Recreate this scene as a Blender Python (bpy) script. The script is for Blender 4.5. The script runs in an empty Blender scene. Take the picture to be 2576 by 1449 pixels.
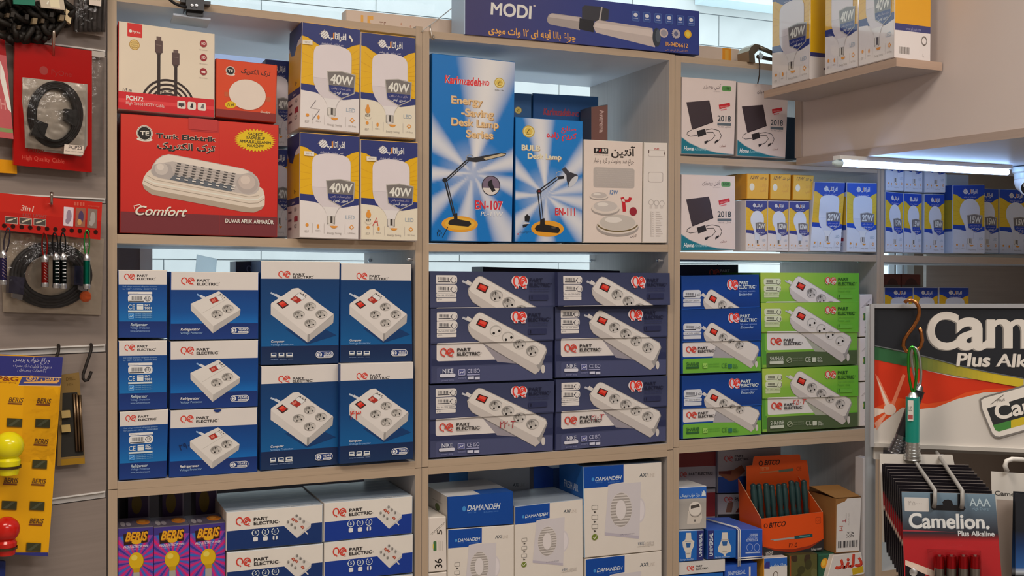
import bpy, bmesh, math, random
from mathutils import Vector, Matrix
random.seed(7)
sc = bpy.context.scene
COL = sc.collection
# ---------------------------------------------------------------- camera (calibrated: x along the shelf wall, y into it, z up)
FPX, YAW, PITCH, ROLL = 2737.18, 0.40575263, -0.01181392, 0.00304026
IW, IH, DIST, EYE = 2576, 1449, 2.3, 1.5
_F = Vector((math.sin(YAW)*math.cos(PITCH), math.cos(YAW)*math.cos(PITCH), math.sin(PITCH)))
_R0 = Vector((math.cos(YAW), -math.sin(YAW), 0)); _U0 = _R0.cross(_F)
CR = math.cos(ROLL)*_R0 + math.sin(ROLL)*_U0
CU = -math.sin(ROLL)*_R0 + math.cos(ROLL)*_U0
CAM = Vector((0, -DIST, EYE))
cd = bpy.data.cameras.new('camera'); co = bpy.data.objects.new('camera', cd); COL.objects.link(co)
cd.sensor_width = 36; cd.lens = 36*FPX/IW; cd.clip_start = .05; cd.clip_end = 60
m = Matrix((CR, CU, -_F)).transposed().to_4x4(); m.translation = CAM; co.matrix_world = m
sc.camera = co
# ---------------------------------------------------------------- colour management, world, lamps
sc.view_settings.view_transform = 'Standard'; sc.view_settings.look = 'None'
sc.view_settings.gamma = 1; sc.view_settings.use_curve_mapping = False
sc.view_settings.exposure = 0.0
sc.cycles.use_denoising = True
sc.cycles.max_bounces = 8; sc.cycles.diffuse_bounces = 4; sc.cycles.transparent_max_bounces = 16
sc.cycles.sample_clamp_indirect = 4
wd = bpy.data.worlds.new('sky'); sc.world = wd; wd.use_nodes = True
wd.node_tree.nodes['Background'].inputs[0].default_value = (.80, .92, 1.0, 1)
wd.node_tree.nodes['Background'].inputs[1].default_value = 3.3
def area(name, loc, tgt, sx, sy, power, col):
    l = bpy.data.lights.new(name, 'AREA'); l.shape = 'RECTANGLE'; l.size = sx; l.size_y = sy; l.energy = power; l.color = col
    o = bpy.data.objects.new(name, l); COL.objects.link(o); o.location = loc
    o.rotation_euler = (Vector(tgt)-Vector(loc)).to_track_quat('-Z', 'Y').to_euler(); return o
area('ceiling_lamp_light', (-.35, -1.35, 2.86), (-.35, -1.35, 0), 1.0, .35, 22, (1, .86, .72))
area('ceiling_lamp_light', (1.35, -1.75, 2.86), (1.35, -1.75, 0), 1.0, .35, 21, (1, .93, .87))
area('ceiling_lamp_light', (.5, -3.2, 2.86), (.5, -3.2, 0), 1.4, .5, 36, (1, .95, .90))

# ---------------------------------------------------------------- small helpers
def lin(h):
    h = h.lstrip('#')
    if len(h) == 3: h = ''.join(c*2 for c in h)
    o = []
    for i in (0, 2, 4):
        v = int(h[i:i+2], 16)/255
        o.append(v/12.92 if v <= .04045 else ((v+.055)/1.055)**2.4)
    return tuple(o)
KGAIN = 1.32
def C(h):
    if isinstance(h, tuple): return h
    return tuple(min(.86, v*KGAIN) for v in lin(h)) + (1.0,)
def ray(px, py):
    return (CR*((px-IW/2)/FPX) + CU*(-(py-IH/2)/FPX) + _F)
def P(px, py, Y=0.0):
    d = ray(px, py); return CAM + d*((Y+DIST)/d.y)
def PX(px, py, X):
    d = ray(px, py); return CAM + d*(X/d.x)
def PZ(px, py, Z):
    d = ray(px, py); return CAM + d*((Z-EYE)/d.z)
def PP(px, py, o, n):
    d = ray(px, py); return CAM + d*((o-CAM).dot(n)/d.dot(n))
def PD(px, py, dep):
    return CAM + ray(px, py)*dep

# ---------------------------------------------------------------- materials (colour of each piece comes from its own 'Col' attribute)
def mat(name, rough=.5, metal=0, spec=.5, noise=0, nscale=60, bump=0, bscale=200, trans=0, coat=0, alpha=1, emis=None):
    m_ = bpy.data.materials.new(name); m_.use_nodes = True; nt = m_.node_tree; b = nt.nodes['Principled BSDF']
    at = nt.nodes.new('ShaderNodeAttribute'); at.attribute_name = 'Col'; src = at.outputs['Color']
    tc = nt.nodes.new('ShaderNodeTexCoord')
    if noise:
        n = nt.nodes.new('ShaderNodeTexNoise'); n.inputs['Scale'].default_value = nscale; n.inputs['Detail'].default_value = 3
        nt.links.new(tc.outputs['Object'], n.inputs['Vector'])
        mr = nt.nodes.new('ShaderNodeMapRange'); mr.inputs[3].default_value = 1-noise; mr.inputs[4].default_value = 1+noise
        nt.links.new(n.outputs['Fac'], mr.inputs[0])
        mx = nt.nodes.new('ShaderNodeMix'); mx.data_type = 'RGBA'; mx.blend_type = 'MULTIPLY'; mx.inputs[0].default_value = 1
        nt.links.new(src, mx.inputs[6]); nt.links.new(mr.outputs[0], mx.inputs[7]); src = mx.outputs[2]
    nt.links.new(src, b.inputs['Base Color'])
    b.inputs['Roughness'].default_value = rough; b.inputs['Metallic'].default_value = metal
    b.inputs['Specular IOR Level'].default_value = spec; b.inputs['Transmission Weight'].default_value = trans
    b.inputs['Coat Weight'].default_value = coat; b.inputs['Alpha'].default_value = alpha
    if bump:
        n2 = nt.nodes.new('ShaderNodeTexNoise'); n2.inputs['Scale'].default_value = bscale
        nt.links.new(tc.outputs['Object'], n2.inputs['Vector'])
        bp = nt.nodes.new('ShaderNodeBump'); bp.inputs['Strength'].default_value = bump; bp.inputs['Distance'].default_value = .004
        nt.links.new(n2.outputs['Fac'], bp.inputs['Height']); nt.links.new(bp.outputs['Normal'], b.inputs['Normal'])
    if emis:
        nt.links.new(src, b.inputs['Emission Color']); b.inputs['Emission Strength'].default_value = emis
    return m_
MT = {
 'card': mat('printed_card', .42, spec=.35, noise=.03, nscale=25),
 'matte': mat('rough_card', .75, spec=.2, noise=.06, nscale=40),
 'gloss': mat('glossy_print', .18, spec=.5, noise=.02),
 'plastic': mat('plastic', .3, spec=.5),
 'rubber': mat('rubber', .55, spec=.3, noise=.1, nscale=80),
 'metal': mat('metal', .28, metal=1, noise=.05),
 'paint': mat('painted_metal', .4, spec=.4, noise=.04, nscale=30),
 'foil': mat('crinkled_plastic_film', .12, spec=.7, bump=.9, bscale=38),
 'wall': mat('wall_paint', .85, spec=.15, noise=.04, nscale=6),
 'lit': mat('lit_tube', .4, emis=19.0),
}
def grain(name, rough, amt, sx, sz, base=None):
    m_ = mat(name, rough, spec=.3); nt = m_.node_tree; b = nt.nodes['Principled BSDF']
    tc = nt.nodes.new('ShaderNodeTexCoord'); mp = nt.nodes.new('ShaderNodeMapping'); mp.inputs['Scale'].default_value = (sx, sx, sz)
    n = nt.nodes.new('ShaderNodeTexNoise'); n.inputs['Scale'].default_value = 1; n.inputs['Detail'].default_value = 5
    nt.links.new(tc.outputs['Object'], mp.inputs[0]); nt.links.new(mp.outputs[0], n.inputs['Vector'])
    mr = nt.nodes.new('ShaderNodeMapRange'); mr.inputs[3].default_value = 1-amt; mr.inputs[4].default_value = 1+amt; nt.links.new(n.outputs['Fac'], mr.inputs[0])
    mx = nt.nodes.new('ShaderNodeMix'); mx.data_type = 'RGBA'; mx.blend_type = 'MULTIPLY'; mx.inputs[0].default_value = 1
    nt.links.new(nt.nodes['Attribute'].outputs['Color'], mx.inputs[6]); nt.links.new(mr.outputs[0], mx.inputs[7])
    nt.links.new(mx.outputs[2], b.inputs['Base Color']); return m_
MT['laminate'] = grain('laminate_grain_across', .45, .13, 5, 160)
MT['laminate_v'] = grain('laminate_grain_up', .45, .13, 160, 5)
def clear_mat(name, tint, refl, rough=.05, bump=0, bscale=40):
    m_ = bpy.data.materials.new(name); m_.use_nodes = True; nt = m_.node_tree; nt.nodes.clear()
    o = nt.nodes.new('ShaderNodeOutputMaterial'); t = nt.nodes.new('ShaderNodeBsdfTransparent'); t.inputs[0].default_value = tint
    g = nt.nodes.new('ShaderNodeBsdfGlossy'); g.inputs['Roughness'].default_value = rough
    x = nt.nodes.new('ShaderNodeMixShader'); lw = nt.nodes.new('ShaderNodeLayerWeight'); lw.inputs[0].default_value = refl
    if bump:
        tc = nt.nodes.new('ShaderNodeTexCoord'); n = nt.nodes.new('ShaderNodeTexNoise'); n.inputs['Scale'].default_value = bscale; n.inputs['Detail'].default_value = 4
        bp = nt.nodes.new('ShaderNodeBump'); bp.inputs['Strength'].default_value = bump; bp.inputs['Distance'].default_value = .006
        nt.links.new(tc.outputs['Object'], n.inputs['Vector']); nt.links.new(n.outputs['Fac'], bp.inputs['Height'])
        nt.links.new(bp.outputs[0], g.inputs['Normal']); nt.links.new(bp.outputs[0], lw.inputs['Normal'])
    nt.links.new(lw.outputs['Fresnel'], x.inputs[0]); nt.links.new(t.outputs[0], x.inputs[1]); nt.links.new(g.outputs[0], x.inputs[2]); nt.links.new(x.outputs[0], o.inputs[0])
    return m_
MT['glass'] = clear_mat('window_glass', (.93, .97, .98, 1), .08, .02)
MT['tape'] = clear_mat('clear_tape', (.95, .955, .96, 1), .10, .08, .5, 60)
MT['film'] = clear_mat('clear_plastic_bag', (.93, .925, .915, 1), .30, .07, 1.0, 30)
MT['mirror_film'] = mat('silver_film', .2, metal=.55, bump=1.0, bscale=26)
MT['gloss_carton'] = mat('laminated_card', .10, spec=.8, coat=1.0)

# ---------------------------------------------------------------- mesh collector
class G:
    def __init__(s): s.v = []; s.f = []; s.c = []; s.m = []; s.mats = []; s.sm = []
    def mi(s, m):
        if m not in s.mats: s.mats.append(m)
        return s.mats.index(m)
    def poly(s, pts, col, m='card', smooth=False):
        b = len(s.v); s.v += [tuple(p) for p in pts]; n = len(pts)
        s.f.append(tuple(range(b, b+n))); s.c.append([col]*n if not isinstance(col, list) else col); s.m.append(s.mi(m)); s.sm.append(smooth)
    def mesh(s, vs, fs, col, m='card', smooth=True):
        b = len(s.v); s.v += [tuple(p) for p in vs]; k = s.mi(m)
        for f in fs: s.f.append(tuple(b+i for i in f)); s.c.append([col]*len(f)); s.m.append(k); s.sm.append(smooth)
    def hexa(s, a, b, cols, m='card'):
        """a: front TL TR BR BL, b: the same four at the back; cols: one colour or dict front/back/left/right/top/bottom"""
        F = {'front': (a[0], a[3], a[2], a[1]), 'back': (b[0], b[1], b[2], b[3]), 'left': (b[0], b[3], a[3], a[0]),
             'right': (a[1], a[2], b[2], b[1]), 'top': (b[0], a[0], a[1], b[1]), 'bottom': (a[3], b[3], b[2], a[2])}
        for k, q in F.items():
            c = cols.get(k, cols.get('body')) if isinstance(cols, dict) else cols
            if c is not None: s.poly(q, C(c), m)
    def box(s, lo, hi, col, m='card'):
        x0, y0, z0 = lo; x1, y1, z1 = hi
        a = [Vector((x0, y0, z1)), Vector((x1, y0, z1)), Vector((x1, y0, z0)), Vector((x0, y0, z0))]
        b = [p+Vector((0, y1-y0, 0)) for p in a]; s.hexa(a, b, col, m)
    def tube(s, pts, r, col, m='rubber', n=8, closed=False, cap=True):
        pts = [Vector(p) for p in pts]; N = len(pts); vs = []; up = None
        for i, p in enumerate(pts):
            a = pts[i-1] if (i or closed) else p; b_ = pts[(i+1) % N] if (i < N-1 or closed) else p
            t = (b_-a).normalized()
            if up is None:
                up = Vector((0, 0, 1)) if abs(t.z) < .9 else Vector((1, 0, 0))
            u = (up - t*up.dot(t)); u = u.normalized() if u.length > 1e-6 else t.orthogonal().normalized(); up = u; w = t.cross(u)
            rr = r[i] if isinstance(r, (list, tuple)) else r
            vs += [p+(u*math.cos(2*math.pi*k/n)+w*math.sin(2*math.pi*k/n))*rr for k in range(n)]
        fs = []
        for i in range(N if closed else N-1):
            j = (i+1) % N
            for k in range(n): fs.append((i*n+k, i*n+(k+1) % n, j*n+(k+1) % n, j*n+k))
        if not closed and cap: fs += [tuple(range(n-1, -1, -1)), tuple(range((N-1)*n, N*n))]
        s.mesh(vs, fs, C(col), m)
    def lathe(s, o, ax, prof, col, m='plastic', n=24):
        """prof: (distance along ax, radius); col one colour or one per ring segment"""
        ax = Vector(ax).normalized(); u = ax.orthogonal().normalized(); w = ax.cross(u); o = Vector(o)
        run = [0]
        for i in range(len(prof)-1):            # share rings along smooth stretches, split where the outline turns sharply
            run.append(i+1); end = i == len(prof)-2
            if not end:
                a0 = math.atan2(prof[i+1][1]-prof[i][1], prof[i+1][0]-prof[i][0]); a1 = math.atan2(prof[i+2][1]-prof[i+1][1], prof[i+2][0]-prof[i+1][0])
                end = abs((a1-a0+math.pi) % (2*math.pi)-math.pi) > .7 or isinstance(col, list)
            if end:
                vs = []; fs = []
                for q in run: vs += [o+ax*prof[q][0]+(u*math.cos(2*math.pi*k/n)+w*math.sin(2*math.pi*k/n))*max(prof[q][1], 1e-5) for k in range(n)]
                for t in range(len(run)-1): fs += [(t*n+k, t*n+(k+1) % n, (t+1)*n+(k+1) % n, (t+1)*n+k) for k in range(n)]
                s.mesh(vs, fs, C(col[i] if isinstance(col, list) else col), m); run = [i+1]
    def build(s, name, parent=None):
        me = bpy.data.meshes.new(name); me.from_pydata(s.v, [], s.f)
        for k in s.mats: me.materials.append(MT[k])
        me.polygons.foreach_set('material_index', s.m); me.polygons.foreach_set('use_smooth', s.sm)
        at = me.color_attributes.new('Col', 'FLOAT_COLOR', 'CORNER')
        at.data.foreach_set('color', [x for f in s.c for c in f for x in c])
        o = bpy.data.objects.new(name, me); COL.objects.link(o)
        if parent is not None: o.parent = parent
        return o
def tag(o, label, cat, group=None, kind=None):
    o['label'] = label; o['category'] = cat
    if group: o['group'] = group
    if kind: o['kind'] = kind
    return o
def empty(name, label, cat, group=None):
    o = bpy.data.objects.new(name, None); COL.objects.link(o); o.empty_display_size = .02
    return tag(o, label, cat, group)
def struct(o):
    o['kind'] = 'structure'; return o

# ---------------------------------------------------------------- lettering: glyph outlines taken once from Blender's own font
AR_F = {  # letter: isolated, final, initial, medial
 'ا': 'ﺍﺎﺍﺎ', 'آ': 'ﺁﺂﺁﺂ', 'ب': 'ﺏﺐﺑﺒ', 'پ': 'ﭖﭗﭘﭙ', 'ت': 'ﺕﺖﺗﺘ', 'چ': 'ﭺﭻﭼﭽ', 'ج': 'ﺝﺞﺟﺠ', 'خ': 'ﺥﺦﺧﺨ', 'د': 'ﺩﺪﺩﺪ', 'ر': 'ﺭﺮﺭﺮ', 'ز': 'ﺯﺰﺯﺰ',
 'س': 'ﺱﺲﺳﺴ', 'ش': 'ﺵﺶﺷﺸ', 'ص': 'ﺹﺺﺻﺼ', 'ض': 'ﺽﺾﺿﻀ', 'ع': 'ﻉﻊﻋﻌ', 'غ': 'ﻍﻎﻏﻐ', 'ف': 'ﻑﻒﻓﻔ', 'ق': 'ﻕﻖﻗﻘ', 'ک': 'ﮎﮏﮐﮑ', 'گ': 'ﮒﮓﮔﮕ', 'ل': 'ﻝﻞﻟﻠ', 'م': 'ﻡﻢﻣﻤ',
 'ن': 'ﻥﻦﻧﻨ', 'و': 'ﻭﻮﻭﻮ', 'ه': 'ﻩﻪﻫﻬ', 'ی': 'ﯼﯽﯾﯿ', 'ط': 'ﻁﻂﻃﻄ', 'ث': 'ﺙﺚﺛﺜ', 'ژ': 'ﮊﮋﮊﮋ', 'ح': 'ﺡﺢﺣﺤ'}
NOJOIN = set('اآدذرزژو')
def ar(t):
    out = []
    for i, c in enumerate(t):
        if c not in AR_F: out.append(c); continue
        pj = i > 0 and t[i-1] in AR_F and t[i-1] not in NOJOIN
        nj = i < len(t)-1 and t[i+1] in AR_F and c not in NOJOIN
        out.append(AR_F[c][3 if pj and nj else 1 if pj else 2 if nj else 0])
    r = out[::-1]; s = ''.join(r); res = ''; k = 0
    dg = set('0123456789۰۱۲۳۴۵۶۷۸۹')
    while k < len(s):
        if s[k] in dg:
            e = k
            while e < len(s) and s[e] in dg: e += 1
            res += s[k:e][::-1]; k = e
        else: res += s[k]; k += 1
    return res
GLY = {}
def load_glyphs():
    chars = [chr(c) for c in range(33, 127)] + sorted(set(''.join(AR_F.values()))) + list('۰۱۲۳۴۵۶۷۸۹ÜÍ°•')
    cur = bpy.data.collections.new('glyphs'); COL.children.link(cur); jobs = []
    def mk(body, off):
        cu = bpy.data.curves.new('glyph', 'FONT'); cu.body = body; cu.offset = off; cu.resolution_u = 5 if off > .02 else 3
        o = bpy.data.objects.new('glyph', cu); cur.objects.link(o); return o
    hh = mk('HH', 0)
    for b, off in enumerate((0, .016, .028)):
        for ch in chars: jobs.append((ch, b, mk(ch, off), mk('H'+ch+'H', 0) if b == 0 else None))
    dg = bpy.context.evaluated_depsgraph_get(); dg.update()
    def ms(o):
        me = o.evaluated_get(dg).to_mesh(); r = ([(v.co.x, v.co.y) for v in me.vertices], [tuple(p.vertices) for p in me.polygons]); o.evaluated_get(dg).to_mesh_clear(); return r
    h0 = max(v[0] for v in ms(hh)[0])
    for ch, b, o, o2 in jobs:
        if o2 is not None: adv = max(v[0] for v in ms(o2)[0])-h0
        else: adv = GLY[(ch, 0)][2]
        v, f = ms(o)
        if b and ch in 'MNWVAKXYZmnwvkxyz':     # heavy strokes of pointed letters: two light copies side by side
            v0, f0 = GLY[(ch, 0)][:2]; k = len(v0); d_ = (0, .014, .026)[b]; v = [(x-d_, y) for x, y in v0]+[(x+d_, y) for x, y in v0]; f = f0+[tuple(q+k for q in p_) for p_ in f0]
        GLY[(ch, b)] = (v, f, adv, len(v)//2 if b and ch in 'MNWVAKXYZmnwvkxyz' else len(v))
    for o in list(cur.objects):
        d = o.data; bpy.data.objects.remove(o); bpy.data.curves.remove(d)
    bpy.data.collections.remove(cur)
load_glyphs()
def layout(t, b=0, sp=0):
    x = 0; out = []
    for ch in t:
        if ch == ' ': x += .3; continue
        g = GLY.get((ch, b))
        if g is None: x += .4; continue
        out.append((x, g)); x += g[2]+sp
    return out, x

# ---------------------------------------------------------------- printing on a flat face
LAY = .00003
class Fc:
    """A printed face. q: world TL TR BR BL; ref: the pixel quad the drawing was read from; drawing goes in the units of a view (ox, oy, scale)."""
    def __init__(s, q, ref, g=None, m='card', base=.0003):
        s.q = [Vector(p) for p in q]; s.ref = ref; s.g = g or G(); s.m = m
        s.n = (s.q[3]-s.q[0]).cross(s.q[1]-s.q[0]).normalized(); s.k = base
        tl, tr, br, bl = ref
        s.W = .5*(math.hypot(tr[0]-tl[0], tr[1]-tl[1])+math.hypot(br[0]-bl[0], br[1]-bl[1]))
        s.H = .5*(math.hypot(bl[0]-tl[0], bl[1]-tl[1])+math.hypot(br[0]-tr[0], br[1]-tr[1]))
        s.view = (0, 0, 1); s.sc = s.sy = 1
    def V(s, ox, oy, sc, sy=None): s.view = (ox, oy); s.sc = sc; s.sy = sy or sc; return s
    def inv(s, px, py):
        (ax, ay), (bx, by), (cx, cy), (dx, dy) = s.ref; u = v = .5
        for _ in range(8):
            x = ax*(1-u)*(1-v)+bx*u*(1-v)+cx*u*v+dx*(1-u)*v-px; y = ay*(1-u)*(1-v)+by*u*(1-v)+cy*u*v+dy*(1-u)*v-py
            xu = (bx-ax)*(1-v)+(cx-dx)*v; yu = (by-ay)*(1-v)+(cy-dy)*v; xv = (dx-ax)*(1-u)+(cx-bx)*u; yv = (dy-ay)*(1-u)+(cy-by)*u
            D = xu*yv-xv*yu; u -= (x*yv-xv*y)/D; v -= (xu*y-x*yu)/D
        return u*s.W, v*s.H
    def p(s, zx, zy): return s.inv(s.view[0]+zx/s.sc, s.view[1]+zy/s.sy)
    def w(s, x, y):
        u, v = x/s.W, y/s.H
        a = s.q[0]*(1-u)+s.q[1]*u; b = s.q[3]*(1-u)+s.q[2]*u
        return a*(1-v)+b*v+s.n*s.k
    def lay(s): s.k += LAY
    def clip(s, d): return [(min(max(x, 0), s.W), min(max(y, 0), s.H)) for x, y in d]
    def cut(s, d):
        for ax, lim, sg in ((0, 0, 1), (0, s.W, -1), (1, 0, 1), (1, s.H, -1)):
            o = []
            for i, b in enumerate(d):
                a = d[i-1]; ia, ib = (a[ax]-lim)*sg >= 0, (b[ax]-lim)*sg >= 0
                if ia != ib:
                    t = (lim-a[ax])/(b[ax]-a[ax]); o.append((a[0]+(b[0]-a[0])*t, a[1]+(b[1]-a[1])*t))
                if ib: o.append(b)
            d = o
            if len(d) < 3: return []
        return d
    def dpoly(s, d, col):
        if isinstance(col, list): s.lay(); s.g.poly([s.w(x, y) for x, y in s.clip(d)], [C(c) for c in col], s.m); return
        d = s.cut(d); s.lay()
        if d: s.g.poly([s.w(x, y) for x, y in d], C(col), s.m)
    def field(s, nx, ny, fn):
        """smoothly printed ground: fn(u, v) gives the colour"""
        s.lay(); cs = [[C(fn(i/nx, j/ny)) for i in range(nx+1)] for j in range(ny+1)]
        for j in range(ny):
            for i in range(nx):
                q = ((i, j), (i, j+1), (i+1, j+1), (i+1, j)); s.g.poly([s.w(s.W*a/nx, s.H*b/ny) for a, b in q], [cs[b][a] for a, b in q], s.m)
    def fill(s, col, v0=0, v1=1, u0=0, u1=1):
        W, H = s.W, s.H; s.dpoly([(u0*W, v0*H), (u0*W, v1*H), (u1*W, v1*H), (u1*W, v0*H)], col)
    def grad(s, stops, u0=0, u1=1):
        for (v0, c0), (v1, c1) in zip(stops, stops[1:]): s.fill([c0, c1, c1, c0], v0, v1, u0, u1); s.k -= LAY
        s.lay()
    def poly(s, pts, col): s.dpoly([s.p(*a) for a in pts], col)
    def rect(s, x0, y0, x1, y1, col, r=0):
        x, y = s.p(x0, y0); w, h, r = (x1-x0)/s.sc, (y1-y0)/s.sy, r/s.sc
        if not r: s.dpoly([(x, y), (x, y+h), (x+w, y+h), (x+w, y)], col); return
        d = []
        for cx, cy, a0 in ((x+r, y+r, 270), (x+r, y+h-r, 180), (x+w-r, y+h-r, 90), (x+w-r, y+r, 0)):
            d += [(cx+r*math.cos(math.radians(a0-a)), cy+r*math.sin(math.radians(a0-a))) for a in (0, 30, 60, 90)]
        s.dpoly(d, col)
    def ell(s, cx, cy, rx, ry, col, n=28, rot=0, a0=0, a1=360):
        x, y = s.p(cx, cy); rx /= s.sc; ry /= s.sy; c, q = math.cos(math.radians(rot)), math.sin(math.radians(rot)); d = []
        for i in range(n+(a1-a0 < 360)):
            a = math.radians(a0+(a1-a0)*i/n); ex, ey = rx*math.cos(a), ry*math.sin(a); d.append((x+ex*c-ey*q, y+ex*q+ey*c))
        s.dpoly(d[::-1], col)
    def line(s, pts, wd, col, closed=False):
        d = [s.p(*a) for a in pts]; s.dline(d, wd/s.sc, col, closed)
    def dline(s, d, wd, col, closed=False):
        s.lay(); col = C(col); n = len(d); L = []; R = []
        for i in range(n):
            a = d[i-1] if i or closed else d[i]; b = d[(i+1) % n] if i < n-1 or closed else d[i]
            tx, ty = b[0]-a[0], b[1]-a[1]; l = math.hypot(tx, ty) or 1; nx, ny = -ty/l*wd/2, tx/l*wd/2
            L.append((d[i][0]+nx, d[i][1]+ny)); R.append((d[i][0]-nx, d[i][1]-ny))
        for i in range(n if closed else n-1):
            j = (i+1) % n; q = s.cut([R[i], L[i], L[j], R[j]])
            if q: s.g.poly([s.w(*z) for z in q], col, s.m)
    def ring(s, cx, cy, rx, ry, wd, col, a0=0, a1=360, n=28, rot=0):
        x, y = s.p(cx, cy); rx /= s.sc; ry /= s.sy; c, q = math.cos(math.radians(rot)), math.sin(math.radians(rot)); d = []
        for i in range(n+(a1-a0 < 360)):
            a = math.radians(a0+(a1-a0)*i/n); ex, ey = rx*math.cos(a), ry*math.sin(a); d.append((x+ex*c-ey*q, y+ex*q+ey*c))
        s.dline(d, wd/s.sc, col, a1-a0 >= 360)
    def text(s, x, y, t, h, col, w=None, b=1, it=0, an='l', rot=0, sp=0):
        """baseline start (x, y), cap height h, optional total width w; it: slant; an: l c r"""
        dx, dy = s.p(x, y); k = h/s.sy/.686; gl, tw = layout(t, b, sp)
        if tw <= 0: return
        sx = (w/s.sc/tw) if w else k
        o = {'l': 0, 'c': -tw*sx/2, 'r': -tw*sx}[an]; c, q = math.cos(math.radians(rot)), math.sin(math.radians(rot))
        s.lay(); cc = C(col)
        for gx, (vs, fs, adv, kk) in gl:
            pd = []
            for vx, vy in vs:
                ex, ey = o+(gx+vx)*sx+vy*k*it, -vy*k; pd.append((dx+ex*c-ey*q, dy+ex*q+ey*c))
            pc = s.clip(pd)
            if sum(abs(a[0]-b_[0])+abs(a[1]-b_[1]) < 1e-6 for a, b_ in zip(pd, pc))*2 < len(pd): continue
            s.g.mesh([s.w(*z)+(s.n*(LAY*.5) if q_ >= kk else Vector()) for q_, z in enumerate(pc)], fs, cc, s.m, False)
    def star(s, cx, cy, rx, ry, n, inner, col):
        x, y = s.p(cx, cy); d = []
        for i in range(2*n):
            a = math.pi*i/n; f = 1 if i % 2 == 0 else inner; d.append((x+rx/s.sc*f*math.cos(a), y+ry/s.sc*f*math.sin(a)))
        s.dpoly(d[::-1], col)
    def rays(s, cx, cy, cols, n, rmax, a0=0, a1=360, gap=.5):
        """alternate wedges from a centre, cut at the face's edge"""
        x, y = s.p(cx, cy); s.lay()
        for i in range(n):
            t0 = a0+(a1-a0)*i/n; t1 = t0+(a1-a0)/n*gap; q = [(x, y)]
            for t in (t0, (t0+t1)/2, t1):
                ca, sa = math.cos(math.radians(t)), math.sin(math.radians(t)); L = rmax/s.sc
                for lim, o, dd in ((s.W, x, ca), (0, x, ca), (s.H, y, sa), (0, y, sa)):
                    if abs(dd) > 1e-6 and (lim-o)/dd > 0: L = min(L, (lim-o)/dd)
                q.append((x+ca*L, y+sa*L))
            q = s.cut(q[::-1])
            if q: s.g.poly([s.w(*z) for z in q], C(cols[i % len(cols)]), s.m)
    def build(s, name, parent): return s.g.build(name, parent)
# views: crops the drawings were read from
VA = (260, 0, 4.529); VB = (270, 270, 3.917); VC = (680, 0, 4.39); VD = (680, 310, 3.917); VE = (1060, 0, 3.578); VF = (1060, 100, 2.588)
VG = (1280, 180, 2.898); VH = (1680, 0, 3.45); VI = (1690, 400, 4.86); VJ = (2050, 360, 3.369); VK = (270, 620, 3.8125); VL = (640, 620, 2.498)
VM = (270, 960, 2.963); VN = (500, 1180, 4.441); VO = (1060, 640, 2.683); VQ = (1690, 640, 2.957); VR = (1060, 1140, 4.689)
VS = (1400, 1120, 4.403); VT = (1690, 1090, 4.036); VU = (2150, 620, 2.683); VV = (2150, 1080, 3.927); VX = (1920, 1200, 5.82); VY = (1900, 0, 5.152); VZ = (280, 1200, 5.819)

# ---------------------------------------------------------------- cartons
def quad(*a): return [(a[0], a[1]), (a[2], a[3]), (a[4], a[5]), (a[6], a[7])]
def carton(name, label, cat, q, depth, front, ref=None, yf=.004, body='d5ccc2', m='card', group=None, cols=None, left=None, top=None, right=None,
           wq=None, back=None, stand=None, zmax=None, shrink=.0006, flap=True):
    """q: pixel TL TR BR BL of the front as photographed, put on the plane y = yf (or wq: the corners in the world); the carton runs back by DEPTH."""
    a = wq or [P(x, y, yf) for x, y in q]; back = back or Vector((0, depth, 0)); ref = ref or q
    if zmax is not None:
        for i in (0, 1): a[i].z = min(a[i].z, zmax)
    if stand is not None:                      # let it down to the shelf it stands on, out of the picture
        ref = list(ref)
        for i, j in ((0, 3), (1, 2)):
            t = (a[i].z-stand)/(a[i].z-a[j].z); a[j] = a[i]+(a[j]-a[i])*t; ref[j] = (ref[i][0]+(ref[j][0]-ref[i][0])*t, ref[i][1]+(ref[j][1]-ref[i][1])*t)
    c = sum(a, Vector())/4
    a = [p+(c-p).normalized()*shrink for p in a]
    g = G(); b = [p+back for p in a]; cc = {'body': body}; cc.update(cols or {}); tc = C(cc.get('top', cc['body']))
    e = .0012; n = back.normalized()
    af = [p+(c-p).normalized()*e*1.4 for p in a]; a2 = [p+n*e for p in a]
    for i in range(4):
        j = (i+1) % 4; k = ('top', 'right', 'bottom', 'left')[i]
        col = C(cc.get(k, cc['body'])); g.poly([a2[i], af[i], af[j], a2[j]], col, m)
        if i or not flap: g.poly([b[i], a2[i], a2[j], b[j]], col, m)
    g.poly([af[0], af[3], af[2], af[1]], C(cc.get('front', cc['body'])), m); g.poly(b, C(cc['body']), m)
    o = g.build(name); tag(o, label, cat, group)
    if front: f = Fc(af, ref, m=m); front(f); f.build('front_panel', o)
    if left: f = Fc([b[0], a2[0], a2[3], b[3]], S100, m=m); left(f); f.build('side_panel', o)
    if right: f = Fc([a2[1], b[1], b[2], a2[2]], S100, m=m); right(f); f.build('side_panel', o)
    if flap:                                    # the tucked lid: two leaves meeting over the box
        f = Fc([b[0], b[1], a2[1], a2[0]], S100, m=m, base=0)
        if top: top(f)
        else:
            f.fill(tc); f.V(0, 0, 1); f.rect(12, 0, 88, 62, tuple(x*.97 for x in tc[:3])+(1,)); f.line([(12, 0), (12, 62), (88, 62), (88, 0)], .8, tuple(x*.6 for x in tc[:3])+(1,))
        f.build('top_flap', o)
    return o, a, b
S100 = [(0, 0), (100, 0), (100, 100), (0, 100)]
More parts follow.
